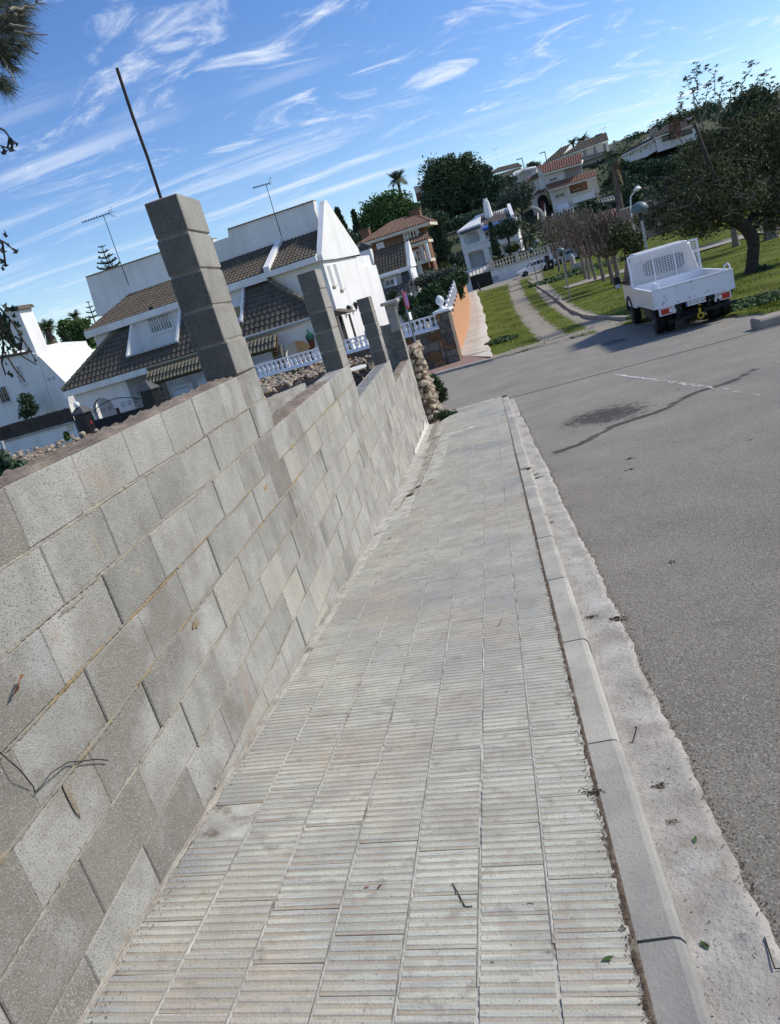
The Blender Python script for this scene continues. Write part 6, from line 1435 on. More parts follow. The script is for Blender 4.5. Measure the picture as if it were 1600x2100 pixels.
def tree(name, label, u, v, y, px_blobs, n, size, leaf, bark='bark', tr=.25, group=None, clump=.22, shell=.5, aspect=.5, depth=.8, zb=None, trunk_px=None, nclump=40, flat=0.):
    """px_blobs: (u, v, ru, rv[, dy]) surveyed off the picture at distance y; crown depth follows its width"""
    p0 = at(u, v, y); zb_ = base_z(p0.x, y) if zb is None else zb; O_ = Vector((p0.x, y, zb_)); r = thing(name, label, 'tree', O_, 0, group)
    sc = y/FPX*1.05; B_ = []
    for b in px_blobs:
        yy = y+(b[4] if len(b) > 4 else 0); c = at(b[0], b[1], yy)-O_; B_.append((tuple(c), (b[2]*sc, b[2]*sc*depth, b[3]*sc), b[2]*b[3]))
    top = Vector(max(B_, key=lambda q: q[0][2])[0]); ctr = sum((Vector(b[0]) for b in B_), Vector())/len(B_)
    m = MB(); fork = Vector((0, 0, 0)).lerp(ctr, .55); m.tube(wob((0, 0, -.5), fork, 5, .03), [tr, tr*.9, tr*.8, tr*.75, tr*.7], 8); m.build('trunk', MT[bark], r)
    m = MB()
    for b in B_: m.tube(wob(fork, b[0], 5, .07), [tr*.55, tr*.4, tr*.3, tr*.2, tr*.1], 5)
    m.build('branches', MT[bark], r)
    k_ = 1.9 if y > 90 else 1.35
    leaf_cloud('crown', B_, int(n*k_), size*(.70 if y > 90 else .82), MT[leaf], r, clump, shell, aspect, flat, int(nclump*1.3)); return r
def spire(name, label, u0, v0, u1, v1, y, wpx, n, size, leaf, group=None, conic=.3, bark='bark', zb=None):
    """columnar or conical tree from foot (u0,v0) to tip (u1,v1)"""
    a = at(u0, v0, y); b = at(u1, v1, y); O_ = Vector((a.x, y, a.z if zb is None else zb)); r = thing(name, label, 'tree', O_, 0, group); H_ = b.z-O_.z; sc = y/FPX*1.05
    MB().tube([(0, 0, -1.5), (0, 0, H_*.5), (b.x-a.x, 0, H_*.95)], [.22, .15, .03], 7).build('trunk', MT[bark], r)
    k = n; t = rng.uniform(0.02, 1, k); rad_ = wpx*sc*.5*np.clip((1-t)**conic*1.05, .06, 1)*np.clip(t*7, .3, 1)*(1+.18*np.sin(t*40+rng.uniform(0, 6, k)*.3)); th = rng.uniform(0, 6.283, k); q = rad_*rng.uniform(.55, 1.08, k)
    C = np.stack([np.cos(th)*q+(b.x-a.x)*t, np.sin(th)*q, t*H_], 1); d = np.stack([np.cos(th)*.6, np.sin(th)*.6, np.full(k, 1.0)], 1)+rng.normal(0, .45, (k, 3)); d /= np.linalg.norm(d, axis=1)[:, None]
    e = rng.normal(size=(k, 3)); e -= d*(e*d).sum(1)[:, None]; e /= np.linalg.norm(e, axis=1)[:, None]; l = size*rng.uniform(.6, 1.3, k)[:, None]
    V = np.stack([C-d*l*.5, C+e*l*.22, C+d*l*.5, C-e*l*.22], 1).reshape(-1, 3); place('crown', np_mesh('crown', V, np.arange(4*k).reshape(k, 4), MT[leaf]), r); return r
def frond_mesh(L_, droop, mat, fan=False, n=12, w=.35):
    m = MB(); pts = [(L_*t, 0, L_*(.45*t-droop*t*t)) for t in np.linspace(0, 1, n)]
    V = []; F = []
    for i, p in enumerate(pts):
        if i == 0: continue
        t = i/(n-1); ll = w*L_*math.sin(math.pi*min(1, .15+.9*t))*(1 if t < .85 else .8)
        for s in (-1, 1):
            b = len(V); q = pts[i-1]; V += [q, p, (p[0]+ll*.55, s*ll, p[2]-ll*.35), (q[0]+ll*.5, s*ll*.94, q[2]-ll*.35)]; V[-2] = ((V[-2][0]), V[-2][1], V[-2][2]); F.append((b, b+1, b+2))
    me = bpy.data.meshes.new('frond'); me.from_pydata(V, [], F); me.update(); me.materials.append(mat); return me
def palm(label, u, v, y, top, rpx, n=26, tr=.2, skirt=0., zb=None, group='palm trees', droop=.75, foot=None):
    b = at(top[0], top[1], y); p0 = at(u, v, y); O_ = Vector((p0.x, y, p0.z if zb is None else zb)); r = thing('palm_tree', label, 'palm tree', O_, 0, group); T_ = b-O_; sc = y/FPX*1.05; L_ = rpx*sc*1.12
    MB().tube([(0, 0, -2), (T_.x*.4, 0, T_.z*.5), (T_.x, 0, T_.z)], [tr*1.2, tr, tr*.85], 8).build('trunk', MT['bark_mid'], r)
    fm = [frond_mesh(L_, droop*k_, MT['leaf_palm']) for k_ in (.6, .9, 1.25)]
    for i in range(n):
        el = random.uniform(-.35, .95); place('frond', fm[0 if el > .5 else (1 if el > 0 else 2)], r, T_, (0, -el*.9, i*2.399+random.uniform(-.2, .2)), (random.uniform(.8, 1.1),)*3)
    if skirt:
        dm = frond_mesh(L_*.9, .9, MT['leaf_dry'])
        for i in range(34): place('dry_frond', dm, r, (T_.x, 0, T_.z-skirt*sc*random.random()), (0, random.uniform(.75, 1.35), i*2.399), (random.uniform(.7, 1.1),)*3)
    return r
# ---- hill and distance
tree('round_pine', 'broad rounded green pine crown behind the brick house', 800, 470, 135, [(770, 440, 28, 22), (800, 430, 34, 28), (825, 440, 24, 22), (790, 455, 45, 22), (760, 455, 20, 16), (830, 455, 16, 14)], 9000, .75, 'leaf_pine2', zb=5, clump=.26, shell=.55)
tree('umbrella_pine', 'left crown of the big dark pine pair on the hill', 925, 455, 170, [(905, 360, 34, 30), (885, 378, 18, 14), (920, 345, 22, 18), (925, 375, 24, 22), (890, 408, 26, 16), (915, 412, 28, 22), (882, 414, 14, 9), (930, 426, 20, 11)], 11000, .85, 'leaf_pine', tr=.5, group='big dark pines', clump=.24, shell=.5)
tree('umbrella_pine', 'right crown of the big dark pine pair on the hill, taller and broader', 955, 450, 172, [(960, 352, 30, 26), (978, 370, 26, 22), (945, 375, 22, 22), (985, 390, 22, 16), (960, 398, 36, 20), (990, 372, 14, 14), (968, 420, 30, 16), (940, 418, 24, 16), (998, 392, 10, 10)], 12000, .85, 'leaf_pine', tr=.5, group='big dark pines', clump=.24, shell=.5)
tree('dark_conifer', 'dark rounded conifer right beside the big pines', 1015, 425, 160, [(1016, 385, 18, 20), (1010, 402, 17, 18), (1022, 405, 14, 18), (1000, 360, 10, 14)], 4200, .75, 'leaf_dark', clump=.25)
tree('olive_tree', 'grey green olive tree above the blue awning house', 1066, 425, 140, [(1058, 400, 24, 18), (1075, 395, 16, 16), (1048, 415, 18, 12), (1078, 412, 14, 12)], 4000, .6, 'leaf_olive', 'bark', .3, clump=.28, shell=.3)
tree('olive_tree', 'small pale bush on the slope below the big pines', 1030, 430, 142, [(1012, 430, 22, 8), (1040, 425, 16, 8), (990, 437, 14, 7)], 2200, .6, 'leaf_olive', 'bark', .12, clump=.28, shell=.3)
spire('dark_fir', 'dark ragged fir left of the round pine', 712, 505, 690, 428, 120, 38, 3600, .8, 'leaf_cyp', 'dark upright conifers', .55, zb=0)
spire('dark_cypress', 'slim dark cypress between the ragged fir and the round pine', 738, 500, 724, 432, 122, 19, 2200, .7, 'leaf_cyp', 'dark upright conifers', .35, zb=0)
spire('tall_cypress', 'tall dark column cypress right of the brick house', 920, 560, 893, 449, 90, 32, 4200, .6, 'leaf_cyp', 'dark upright conifers', .3, zb=-2.5)
# low scrub covering the slope: nobody could count it
C = []; cl = []
while len(cl) < 520:
    y = 120+115*random.random()**1.2; x = random.uniform(-.16*y, .55*y)
    if random.random() < .5+.5*math.sin(x*.13)*math.sin(y*.17): cl.append((x, y, random.uniform(.7, 1.7)))
for x, y, q in cl:
    for k in range(46):
        a = random.uniform(0, 6.28); r_ = math.sqrt(random.random())*q*1.5; xx, yy_ = x+math.cos(a)*r_, y+math.sin(a)*r_; C.append((xx, yy_, hill(xx, yy_)+random.uniform(0, q)*(1-.5*r_/q/1.5)))
C = np.array(C); k = len(C); d = rng.normal(size=(k, 3)); d /= np.linalg.norm(d, axis=1)[:, None]; e = rng.normal(size=(k, 3)); e -= d*(e*d).sum(1)[:, None]; e /= np.linalg.norm(e, axis=1)[:, None]; l = .62*rng.uniform(.6, 1.3, k)[:, None]
tag(place('hillside_scrub', np_mesh('hillside_scrub', np.stack([C-d*l*.5, C+e*l*.3, C+d*l*.5, C-e*l*.3], 1).reshape(-1, 3), np.arange(4*k).reshape(k, 4), MT['leaf_dark'])), 'low dark scrub covering the hillside between the houses', kind='stuff')
palm('tall slim palm standing alone against the sky', 832, 440, 190, (815, 368), 21, 30, .35, 0, None)
tree('hill_tree', 'dark tree mass at the left foot of the brick house', 735, 505, 100, [(720, 500, 20, 12), (738, 492, 14, 10), (755, 508, 16, 10)], 2600, .6, 'leaf_dark', clump=.28, zb=-2)
for lab, bl, y_ in (('hedge on the slope under the big pines', [(885, 452, 26, 7), (925, 462, 20, 6), (960, 452, 30, 6), (1000, 445, 24, 5)], 135), ('dark bank of shrubs right of the terracotta house stairs', [(1210, 432, 18, 16), (1240, 440, 22, 18), (1268, 432, 24, 18), (1290, 405, 20, 22)], 128), ('dense shrubs between the terrace house and the long white house', [(1285, 375, 18, 14), (1312, 382, 20, 14), (1300, 395, 28, 22), (1345, 378, 20, 14)], 150), ('low garden shrubs along the foot of the terracotta house', [(1165, 465, 16, 8), (1195, 470, 22, 10), (1225, 465, 22, 10), (1250, 470, 22, 14)], 126), ('dark green trees on the ridge left of the long white house', [(1285, 300, 20, 10), (1305, 290, 16, 8), (1268, 306, 10, 8)], 210), ('green treetop peeping over the ridge between two roofs', [(1092, 343, 12, 6)], 215), ('dark shrubs beside the tall cypress', [(885, 470, 12, 9), (935, 540, 9, 10), (880, 505, 10, 10)], 100)):
    tree('shrubbery', lab, bl[0][0], bl[0][1]+10, y_, bl, 1500*len(bl), .7, 'leaf_dark', tr=.12, clump=.3, zb=at(bl[0][0], bl[0][1]+bl[0][3]*1.3, y_).z)
tree('hilltop_pine', 'dark pine on the hilltop behind the big leafy tree', 1540, 240, 150, [(1545, 205, 26, 20), (1525, 222, 24, 16), (1560, 222, 22, 16), (1500, 240, 20, 14)], 4500, .8, 'leaf_pine', zb=8, clump=.26)
tree('yellow_shrub', 'yellow flowering tree at the right edge in front of the yellow house', 1580, 300, 120, [(1560, 262, 26, 24), (1590, 280, 22, 26), (1545, 280, 20, 16)], 3200, .5, 'leaf_yellow', zb=4, clump=.25, shell=.3)
for lab, bl, y_ in (('dark scrub on the slope between the terrace house and long white house', [(1275, 362, 14, 10), (1295, 362, 14, 9), (1318, 366, 14, 10), (1255, 378, 12, 12)], 158), ('trees on the hilltop just behind the long white house', [(1290, 296, 24, 9), (1325, 283, 20, 8), (1360, 262, 22, 9), (1400, 246, 24, 9), (1440, 236, 26, 10)], 200), ('garden trees left below the cream house', [(1010, 392, 14, 14), (1030, 398, 16, 10), (985, 420, 16, 10)], 168), ('trees between the balcony block and the palm', [(845, 430, 12, 10), (860, 446, 14, 10), (838, 452, 12, 12), (872, 462, 18, 8)], 150), ('hedges below the low roofed hilltop house', [(1010, 372, 14, 7), (1040, 374, 16, 7), (1075, 390, 12, 12), (1090, 410, 10, 12)], 175), ('dark trees on the slope at the far right', [(1440, 300, 26, 14), (1480, 290, 30, 18), (1520, 285, 30, 18), (1560, 300, 30, 20), (1400, 345, 26, 14)], 140), ('tree mass on the flat behind the brick house', [(700, 520, 20, 14), (725, 520, 18, 10)], 115)):
    tree('hill_scrub', lab, bl[0][0], bl[0][1]+10, y_, bl, 1300*len(bl), .7, 'leaf_pine' if 'trees' in lab else 'leaf_dark', tr=.12, clump=.3, zb=at(bl[0][0], bl[0][1]+bl[0][3]*1.3, y_).z)
palm('palm top peeping over the terrace house, the taller one', 1198, 310, 225, (1194, 286), 16, 22, .3, 0, None); palm('lower palm top peeping over the terrace house', 1178, 310, 225, (1175, 295), 12, 18, .3, 0, None)
palm('palm with a thick skirt of dry hanging fronds right of the terrace house', 1272, 430, 125, (1258, 322), 22, 26, .45, 46, None)
# ---- gardens of the white houses
tree('round_tree', 'rounded dark tree in front of the blue awning house', 1045, 520, 115, [(1030, 467, 18, 10), (1048, 462, 16, 10), (1040, 475, 20, 8)], 2600, .5, 'leaf_dark', zb=-1, clump=.24)
spire('garden_cypress', 'pointed dark cypress in front of the blue awning house', 1018, 515, 1005, 457, 112, 16, 2000, .5, 'leaf_cyp', 'dark upright conifers', .45, zb=-1)
palm('bushy fan palm right of the blue awning house', 1090, 520, 112, (1088, 486), 26, 34, .3, 0, -1.5, droop=.9)
palm('low fan palm above the street wall, in front of the garage', 1025, 560, 110, (1024, 536), 18, 30, .25, 0, -1.0, droop=.9)
palm('small fan palm behind the round moon gate', 1075, 490, 118, (1072, 462), 14, 24, .2, 0, -1.0, droop=.9)
tree('garden_shrub', 'yellow green round bush beside the house door', 1058, 520, 113, [(1057, 508, 8, 6)], 500, .4, 'leaf_yellow', zb=-.6, tr=.06); tree('garden_shrub', 'dark red bush beside the house door', 1046, 522, 113, [(1045, 513, 7, 6)], 500, .4, 'leaf_dark', zb=-.6, tr=.06)
def hedge(label, bl, y, n, size, leaf='leaf_hedge', zb=None):
    return tree('hedge', label, bl[0][0], bl[0][1]+bl[0][3], y, bl, n, size, leaf, tr=.06, clump=.2, shell=.72, zb=zb, nclump=90, aspect=.6)
hedge('rounded clipped bush behind the balustrade, left of the finial', [(838, 624, 15, 15), (836, 637, 16, 12)], 34, 4200, .13, zb=-3)
hedge('big dark clipped bush behind the stone pillar', [(885, 612, 22, 22), (868, 620, 16, 16), (900, 618, 14, 16)], 37, 6500, .14, zb=-3)
hedge('long clipped hedge running back beside the slatted fence', [(930, 582, 18, 16), (912, 592, 16, 13), (945, 572, 12, 14), (895, 590, 20, 9), (935, 600, 14, 14)], 48, 8000, .18, zb=-3)
tree('garden_tree', 'greyish airy shrub tree in the garden behind the hedge', 890, 600, 62, [(880, 572, 24, 10), (905, 566, 20, 10), (925, 560, 16, 10), (860, 578, 14, 8)], 3000, .28, 'leaf_olive', tr=.08, clump=.3, shell=.2, zb=-3)
tree('garden_tree', 'yellowish banana like plant by the cypress', 915, 575, 70, [(912, 548, 8, 8), (918, 556, 8, 8)], 500, .5, 'leaf_yellow', tr=.1, zb=-3)
palm('dark shaggy palm under the brick house balcony', 888, 580, 72, (884, 560), 16, 30, .25, 0, -2, droop=1.0)
tree('garden_shrub', 'twiggy dark shrubs behind the balustrade', 860, 660, 31, [(848, 650, 18, 14), (868, 645, 14, 16), (880, 640, 10, 12)], 2400, .12, 'leaf_dark', tr=.04, clump=.3, shell=.2, zb=-2.6)
r = palm('spiky yucca behind the capped end pillar', 804, 650, 24, (806, 612), 17, 30, .05, 0, -2.6, 'palm trees', .25)
# ---- far left
palm('large fan palm with hanging fronds behind the leaning chimney', 108, 735, 78, (97, 676), 28, 34, .4, 26, -2.6); palm('smaller palm left of the large fan palm', 78, 730, 82, (62, 682), 20, 26, .35, 0, -2.6); palm('palm crown above the green pine, beside the white house roof', 162, 700, 95, (154, 650), 17, 24, .35, 0, -2.6)
tree('green_pine', 'bright green pine mass left of the white house roof', 150, 740, 85, [(150, 682, 24, 20), (170, 672, 20, 16), (135, 672, 16, 14), (178, 695, 18, 20), (150, 705, 24, 14)], 7500, .5, 'leaf_pine2', clump=.22, zb=-2.6)
spire('dark_cypress', 'dark leaning cypress behind the peach house', 172, 790, 132, 680, 80, 30, 3000, .45, 'leaf_cyp', 'dark upright conifers', .4, zb=-2.6)
tree('dark_tree', 'dark tree behind the leaning chimney', 40, 720, 70, [(15, 672, 22, 24), (35, 690, 22, 22), (60, 708, 24, 18), (85, 712, 18, 14)], 4500, .4, 'leaf_dark', zb=-2.6, clump=.25)
def tiered(label, u0, v0, u1, v1, y, tiers, wpx, group):
    a = at(u0, v0, y); b = at(u1, v1, y); r = thing('norfolk_pine', label, 'tree', (a.x, y, -2.6), 0, group); sc = y/FPX*1.05; T_ = b-Vector((a.x, y, -2.6))
    MB().tube([(0, 0, 0), (T_.x, 0, T_.z)], [.18, .03], 6).build('trunk', MT['bark_mid'], r); V = []; F = []
    for k in range(tiers):
        f = (k+.4)/tiers; w_ = wpx*sc*(.25+.75*f); z = T_.z-(b.z-a.z)*f; xo = T_.x*z/T_.z
        for j in range(7):
            th = 2*math.pi*(j+.3*k)/7+random.uniform(-.15, .15); dv = Vector((math.cos(th), math.sin(th), 0)); s = Vector((-dv.y, dv.x, 0))
            for i in range(60):
                t = random.random(); c = Vector((xo, 0, z))+dv*w_*t+Vector((0, 0, .12*w_*t+.18*w_*t*t)); q = (s*random.choice((-1, 1))*w_*.20*(1-t*.5)+Vector((0, 0, random.uniform(.02, .22)*w_))); u_ = dv*.12*w_*random.uniform(.5, 1); b_ = len(V); V += [tuple(c), tuple(c+u_*.6), tuple(c+q+u_), tuple(c+q*.9)]; F.append((b_, b_+1, b_+2, b_+3))
    place('crown', np_mesh('crown', V, F, MT['leaf_cyp']), r)
tiered('norfolk pine with separate flat tiers, rising over the white parapet', 228, 560, 208, 503, 62, 5, 24, 'norfolk pines'); tiered('small norfolk pine beside the white house roof, farther left', 188, 660, 180, 617, 70, 4, 15, 'norfolk pines')
tree('wall_bush', 'reddish green bush growing against the plain white house', 62, 860, 45.5, [(52, 822, 14, 14), (62, 836, 17, 12), (58, 845, 18, 10)], 2600, .2, 'leaf_dark', tr=.05, clump=.28, shell=.3, zb=-2.4)
tree('banana_plant', 'broad leaved plant in front of the peach house', 133, 790, 50, [(130, 755, 10, 10), (138, 765, 9, 9)], 260, .55, 'leaf_green', tr=.06, shell=.2, zb=-2.4, aspect=.35)
# ---- pollarded plane trees with bare knuckled branches
PLAB2 = ['farthest left pollarded bare tree beside the pink wall', 'leaning pollarded bare tree second from the left', 'left trunk of the close pair of pollarded trees', 'right trunk of the close pair of pollarded trees', 'slim pollarded bare tree right of the close pair', 'lone pollarded bare tree in the middle of the row', 'thick pollarded bare tree nearest the truck, left trunk', 'thick pollarded bare tree nearest the truck, right trunk']
for i, (u, v, hp, w_) in enumerate(((1148, 556, 70, .30), (1163, 562, 72, .26), (1202, 572, 82, .25), (1210, 573, 82, .25), (1222, 575, 80, .24), (1239, 577, 84, .27), (1258, 580, 86, .30), (1270, 578, 88, .34))):
    p = hit(u, v, park, 26); r = thing('pollarded_tree', PLAB2[i], 'tree', p, 0, 'pollarded bare trees in the park'); sc = p.y/FPX*1.05; H_ = hp*sc*1.32; w_ *= .56; fk = H_*.42; lean = random.uniform(-.12, .12)
    MB().tube([(0, 0, -.2), (0, 0, .25), (lean*.5, 0, fk*.6), (lean, 0, fk)], [w_*1.2, w_*.95, w_*.85, w_*1.0], 9).build('trunk', MT['bark_pale'], r)
    for k in range(7):
        th = k*.9+random.uniform(-.3, .3); o_ = Vector((math.cos(th), math.sin(th), 0)); L_ = H_*random.uniform(.22, .32); a_ = Vector((lean, 0, fk-.08)); b_ = a_+o_*L_*.55+Vector((0, 0, L_*.6)); c_ = b_+o_*L_*.16+Vector((0, 0, L_*1.05)); m = MB()
        m.tube([a_, a_.lerp(b_, .5)+Vector((0, 0, -.1)), b_, c_], [w_*.6, w_*.45, w_*.42, w_*.36], 7)
        for j in range(5):
            e_ = c_+Vector((random.gauss(0, .34), random.gauss(0, .34), random.uniform(.4, 1.5)))*H_*.17; q_ = c_.lerp(b_, random.uniform(0, .8)); m.tube(wob(q_, e_, 4, .12), [w_*.40, w_*.32, w_*.26, w_*.30], 5); m.tube(wob(e_, e_+Vector((random.gauss(0, .3), random.gauss(0, .3), random.uniform(.1, .7)))*H_*.1, 3, .1), [w_*.18, w_*.12, w_*.08], 4)
        m.build('branch', MT['bark_mid'], r)
tree('park_tree', 'leafy young tree behind the bare pollarded row', 1285, 560, 50, [(1275, 480, 20, 22), (1300, 500, 18, 20), (1262, 500, 14, 14)], 2600, .28, 'leaf_carob', 'bark', .1, clump=.28, shell=.2)
for lab, bl, y_ in (('dark thicket on the slope right of the skirted palm', [(1275, 345, 14, 10), (1300, 345, 16, 10), (1325, 345, 16, 9), (1345, 350, 14, 10), (1268, 360, 14, 10)], 155), ('garden thicket in front of the long white house', [(1345, 345, 14, 12), (1370, 348, 14, 12), (1395, 335, 16, 14), (1420, 320, 18, 16)], 145), ('round treetops on the far ridge above the long white house', [(1380, 252, 16, 8), (1420, 240, 18, 9), (1455, 228, 20, 12), (1350, 270, 12, 7)], 205)):
    tree('hill_thicket', lab, bl[0][0], bl[0][1]+10, y_, bl, 1200*len(bl), .6, 'leaf_dark', tr=.1, clump=.3, zb=at(bl[0][0], bl[0][1]+bl[0][3]*1.3, y_).z)
for (u, v, lab) in ((1510, 505, 'pale tree trunk in the park behind the big tree, on the left'), (1583, 490, 'pale flaring tree trunk at the right edge behind the big tree'), (1555, 470, 'thin far trunk between the pale park trunks')):
    p = hit(u, v, park, 30); r = thing('park_tree', lab, 'tree', p, 0, 'trees in the far park'); k_ = .42 if 'flaring' in lab else .22
    MB().tube([(0, 0, -.2), (0, 0, .3), (0, 0, 2.), (.1, 0, 4.2)], [k_*1.5, k_, k_*.8, k_*.6], 9).build('trunk', MT['bark_pale'], r)
    leaf_cloud('crown', [((0, 0, 4.6), (1.8, 1.5, 1.1), 1)], 1600, .25, MT['leaf_carob'], r, .3, .3)
# ---- the big leafy tree on the right
YT_ = 33.0; p0 = at(1543, 562, YT_); O_ = Vector((p0.x, YT_, gz(YT_)))
bt = thing('leafy_tree', 'large spreading dark leafy tree with a crooked trunk right of the truck', 'tree', O_)
def bp_(u, v, dy=0.): return at(u, v, YT_+dy)-O_
tk = [Vector((0, 0, -.2)), Vector((0, 0, .05)), bp_(1543, 540), bp_(1546, 505), bp_(1544, 488), bp_(1530, 467), bp_(1514, 455)]
MB().tube(tk, [.42, .30, .235, .23, .25, .25, .26], 12).build('trunk', MT['bark'], bt)
fork = bp_(1514, 455); LIMB = []
m = MB()
for pts, r0_ in (([fork, bp_(1495, 425, -1), bp_(1470, 380, -1.5), bp_(1445, 310, -1.5), bp_(1425, 255, -1)], .17), ([fork, bp_(1510, 420, .5), bp_(1500, 360, 1), bp_(1480, 280, .5), bp_(1490, 230, 0)], .17), ([bp_(1530, 467), bp_(1550, 430, 1), bp_(1580, 370, 1), bp_(1610, 300, 1)], .15), ([fork, bp_(1480, 450, -1), bp_(1430, 430, -2), bp_(1370, 420, -2), bp_(1320, 430, -1)], .13), ([bp_(1500, 430, 0), bp_(1460, 450, 1), bp_(1400, 460, 1.5)], .09), ([bp_(1540, 440, 1), bp_(1580, 440, 0), bp_(1640, 420, 0)], .12), ([bp_(1500, 370, 1), bp_(1530, 300, 1.2), bp_(1550, 230, 1)], .1)):
    m.tube(pts, [r0_*(1-.75*i/(len(pts)-1)) for i in range(len(pts))], 7); LIMB += pts[1:]
m.build('limbs', MT['bark'], bt)
sc = YT_/FPX*1.05; BB = []
for (u, v, ru, rv, dy) in ((1400, 432, 44, 36, -1.5), (1445, 380, 58, 50, -1), (1500, 340, 62, 60, 0), (1555, 320, 60, 60, .5), (1605, 360, 60, 70, .5), (1352, 455, 34, 28, -1), (1425, 468, 44, 24, -.5), (1475, 445, 44, 32, .6), (1560, 430, 46, 30, .8), (1445, 320, 46, 40, 0), (1620, 270, 66, 66, 1), (1345, 420, 28, 24, -1), (1322, 446, 22, 20, 0), (1650, 410, 60, 60, 1), (1515, 275, 40, 36, .6), (1570, 265, 44, 36, 1), (1430, 425, 50, 40, 1.5), (1510, 400, 50, 40, -1.4), (1590, 450, 40, 26, .5), (1385, 380, 26, 26, -.5)):
    BB.append((tuple(bp_(u, v, dy)), (ru*sc, ru*sc*.8, rv*sc), ru*rv))
leaf_cloud('crown', BB, 38000, .125, MT['leaf_carob'], bt, .19, .3, .5, 0., 75)
tw = MB(); ROS = []
for c, rr, _ in BB:
    for k in range(24):
        a_ = Vector(c)+Vector((random.gauss(0, .4)*rr[0], random.gauss(0, .4)*rr[1], random.gauss(-.2, .35)*rr[2])); b_ = a_+Vector((random.gauss(-.2, .6), random.gauss(-.3, .5), random.uniform(-.1, .9)))*rr[0]*.7; tw.tube(wob(a_, b_+Vector((0, -rr[1]*.4, 0)), 5, .10), [.018, .015, .012, .009, .005], 4)
for (u, v, dy, u1, v1) in ((1425, 255, -1, 1390, 230), (1425, 255, -1, 1375, 240), (1440, 290, -1, 1395, 205), (1440, 270, 0, 1425, 185), (1430, 185, 0, 1428, 142), (1440, 250, 0, 1455, 175), (1470, 250, 0, 1480, 165), (1490, 230, 0, 1450, 145), (1490, 230, 0, 1515, 175), (1515, 200, 0, 1540, 132), (1520, 230, .5, 1560, 165), (1550, 230, 1, 1590, 170), (1550, 220, 1, 1570, 155), (1500, 230, 0, 1497, 185), (1400, 300, -1, 1375, 250), (1560, 200, 1, 1600, 185), (1450, 230, 0, 1410, 165)):
    q = wob(bp_(u, v, dy), bp_(u1, v1, dy), 7, .05); tw.tube(q, [.03, .026, .022, .018, .014, .01, .007], 5)
    for t in range(2, 7):
        for k in range(3): ROS.append(q[t]+Vector((random.gauss(0, .10), random.gauss(0, .10), random.gauss(.03, .10))))
    ROS += [q[6]+Vector((random.gauss(0, .06), random.gauss(0, .06), random.gauss(.03, .06))) for _ in range(4)]
tag(tw.build('twigs', MT['twig'], bt), kind='stuff')
V = []
for c in ROS:
    for k in range(9):
        th = k*2.4; d = Vector((math.cos(th), math.sin(th), random.uniform(-.1, .9))).normalized()*random.uniform(.09, .16); s = d.cross(Vector((0, 0, 1))).normalized()*.028; V += [tuple(c), tuple(c+d*.6+s), tuple(c+d), tuple(c+d*.6-s)]
place('leaf_rosettes', np_mesh('leaf_rosettes', V, np.arange(len(V)).reshape(-1, 4), MT['leaf_carob']), bt)
tree('tree_foot_bush', 'dark bush growing at the foot of the big leafy tree', 1570, 565, 32.4, [(1566, 555, 12, 9), (1580, 560, 10, 7)], 1200, .14, 'leaf_dark', tr=.03, clump=.3, shell=.2)
# ---- shrubs by the rubble wall, plants behind the wall
tree('wall_shrub', 'dark shrub hanging over the pale rubble wall', 900, 830, 18.3, [(893, 790, 12, 20), (903, 805, 12, 18), (895, 815, 10, 14)], 2600, .075, 'leaf_hedge', tr=.02, clump=.26, shell=.2, zb=-3.0)
tree('wall_shrub', 'small bush at the foot of the rubble wall on the pavement edge', 915, 868, 16.4, [(908, 855, 10, 12), (918, 852, 9, 9), (928, 850, 10, 5)], 1800, .06, 'leaf_hedge', tr=.015, clump=.3, shell=.2, zb=-2.95)
tree('lot_plant', 'leafy plant behind the block wall at the left edge', 5, 985, 3.4, [(8, 960, 26, 24), (40, 968, 26, 12), (-15, 950, 24, 26)], 900, .075, 'leaf_dark', tr=.012, clump=.3, shell=.2, zb=-1.0, aspect=.3)
for (u, v, lab, y_) in ((137, 893, 'small green sprig on the rubble near the low white wall', 13.), (500, 790, 'low weeds on the soil bank behind the second pillar', 16.5), (610, 765, 'green weeds on the soil bank under the balustrade', 17.)):
    tree('weed_plant', lab, u, v+4, y_, [(u, v, 10 if 'weeds' in lab else 4, 4 if 'weeds' in lab else 8)], 260, .07, 'leaf_green', tr=.008, clump=.4, shell=.2, zb=at(u, v+10, y_).z)

# ================================================================ VEHICLES
def wheel(root, x, y, r, w, name='wheel', rim='rim', zc=None, outer=1):
    zc = r if zc is None else zc; t = MB(); t.lathe([(r*.62, -w/2), (r*.93, -w/2), (r, -w*.36), (r, w*.36), (r*.93, w/2), (r*.62, w/2)], (x, y, zc), 26, 'x'); wo = t.build(name, MT['tyre'], root)
    m = MB(); s = outer; m.lathe([(r*.63, -.02), (r*.60, .03), (r*.40, -.02), (r*.18, .0), (r*.16, .03), (.01, .03)] if s > 0 else [(r*.63, .02), (r*.60, -.03), (r*.40, .02), (r*.18, .0), (r*.16, -.03), (.01, -.03)], (x+s*(w/2-.025), y, zc), 20, 'x'); m.build('rim', MT[rim], wo); return wo
YK = 21.4; tl_ = at(1339, 597, YK); tr_ = at(1499.5, 558, YK)
tk_ = thing('pickup_truck', 'white dropside tipper truck with a mesh headboard, parked tail towards the camera', 'truck', ((tl_.x+tr_.x)/2, YK, gz(YK+.5)+.003), rad(-2.5))
HW = 1.03; ZB, ZT = .80, 1.235; BL = 2.9
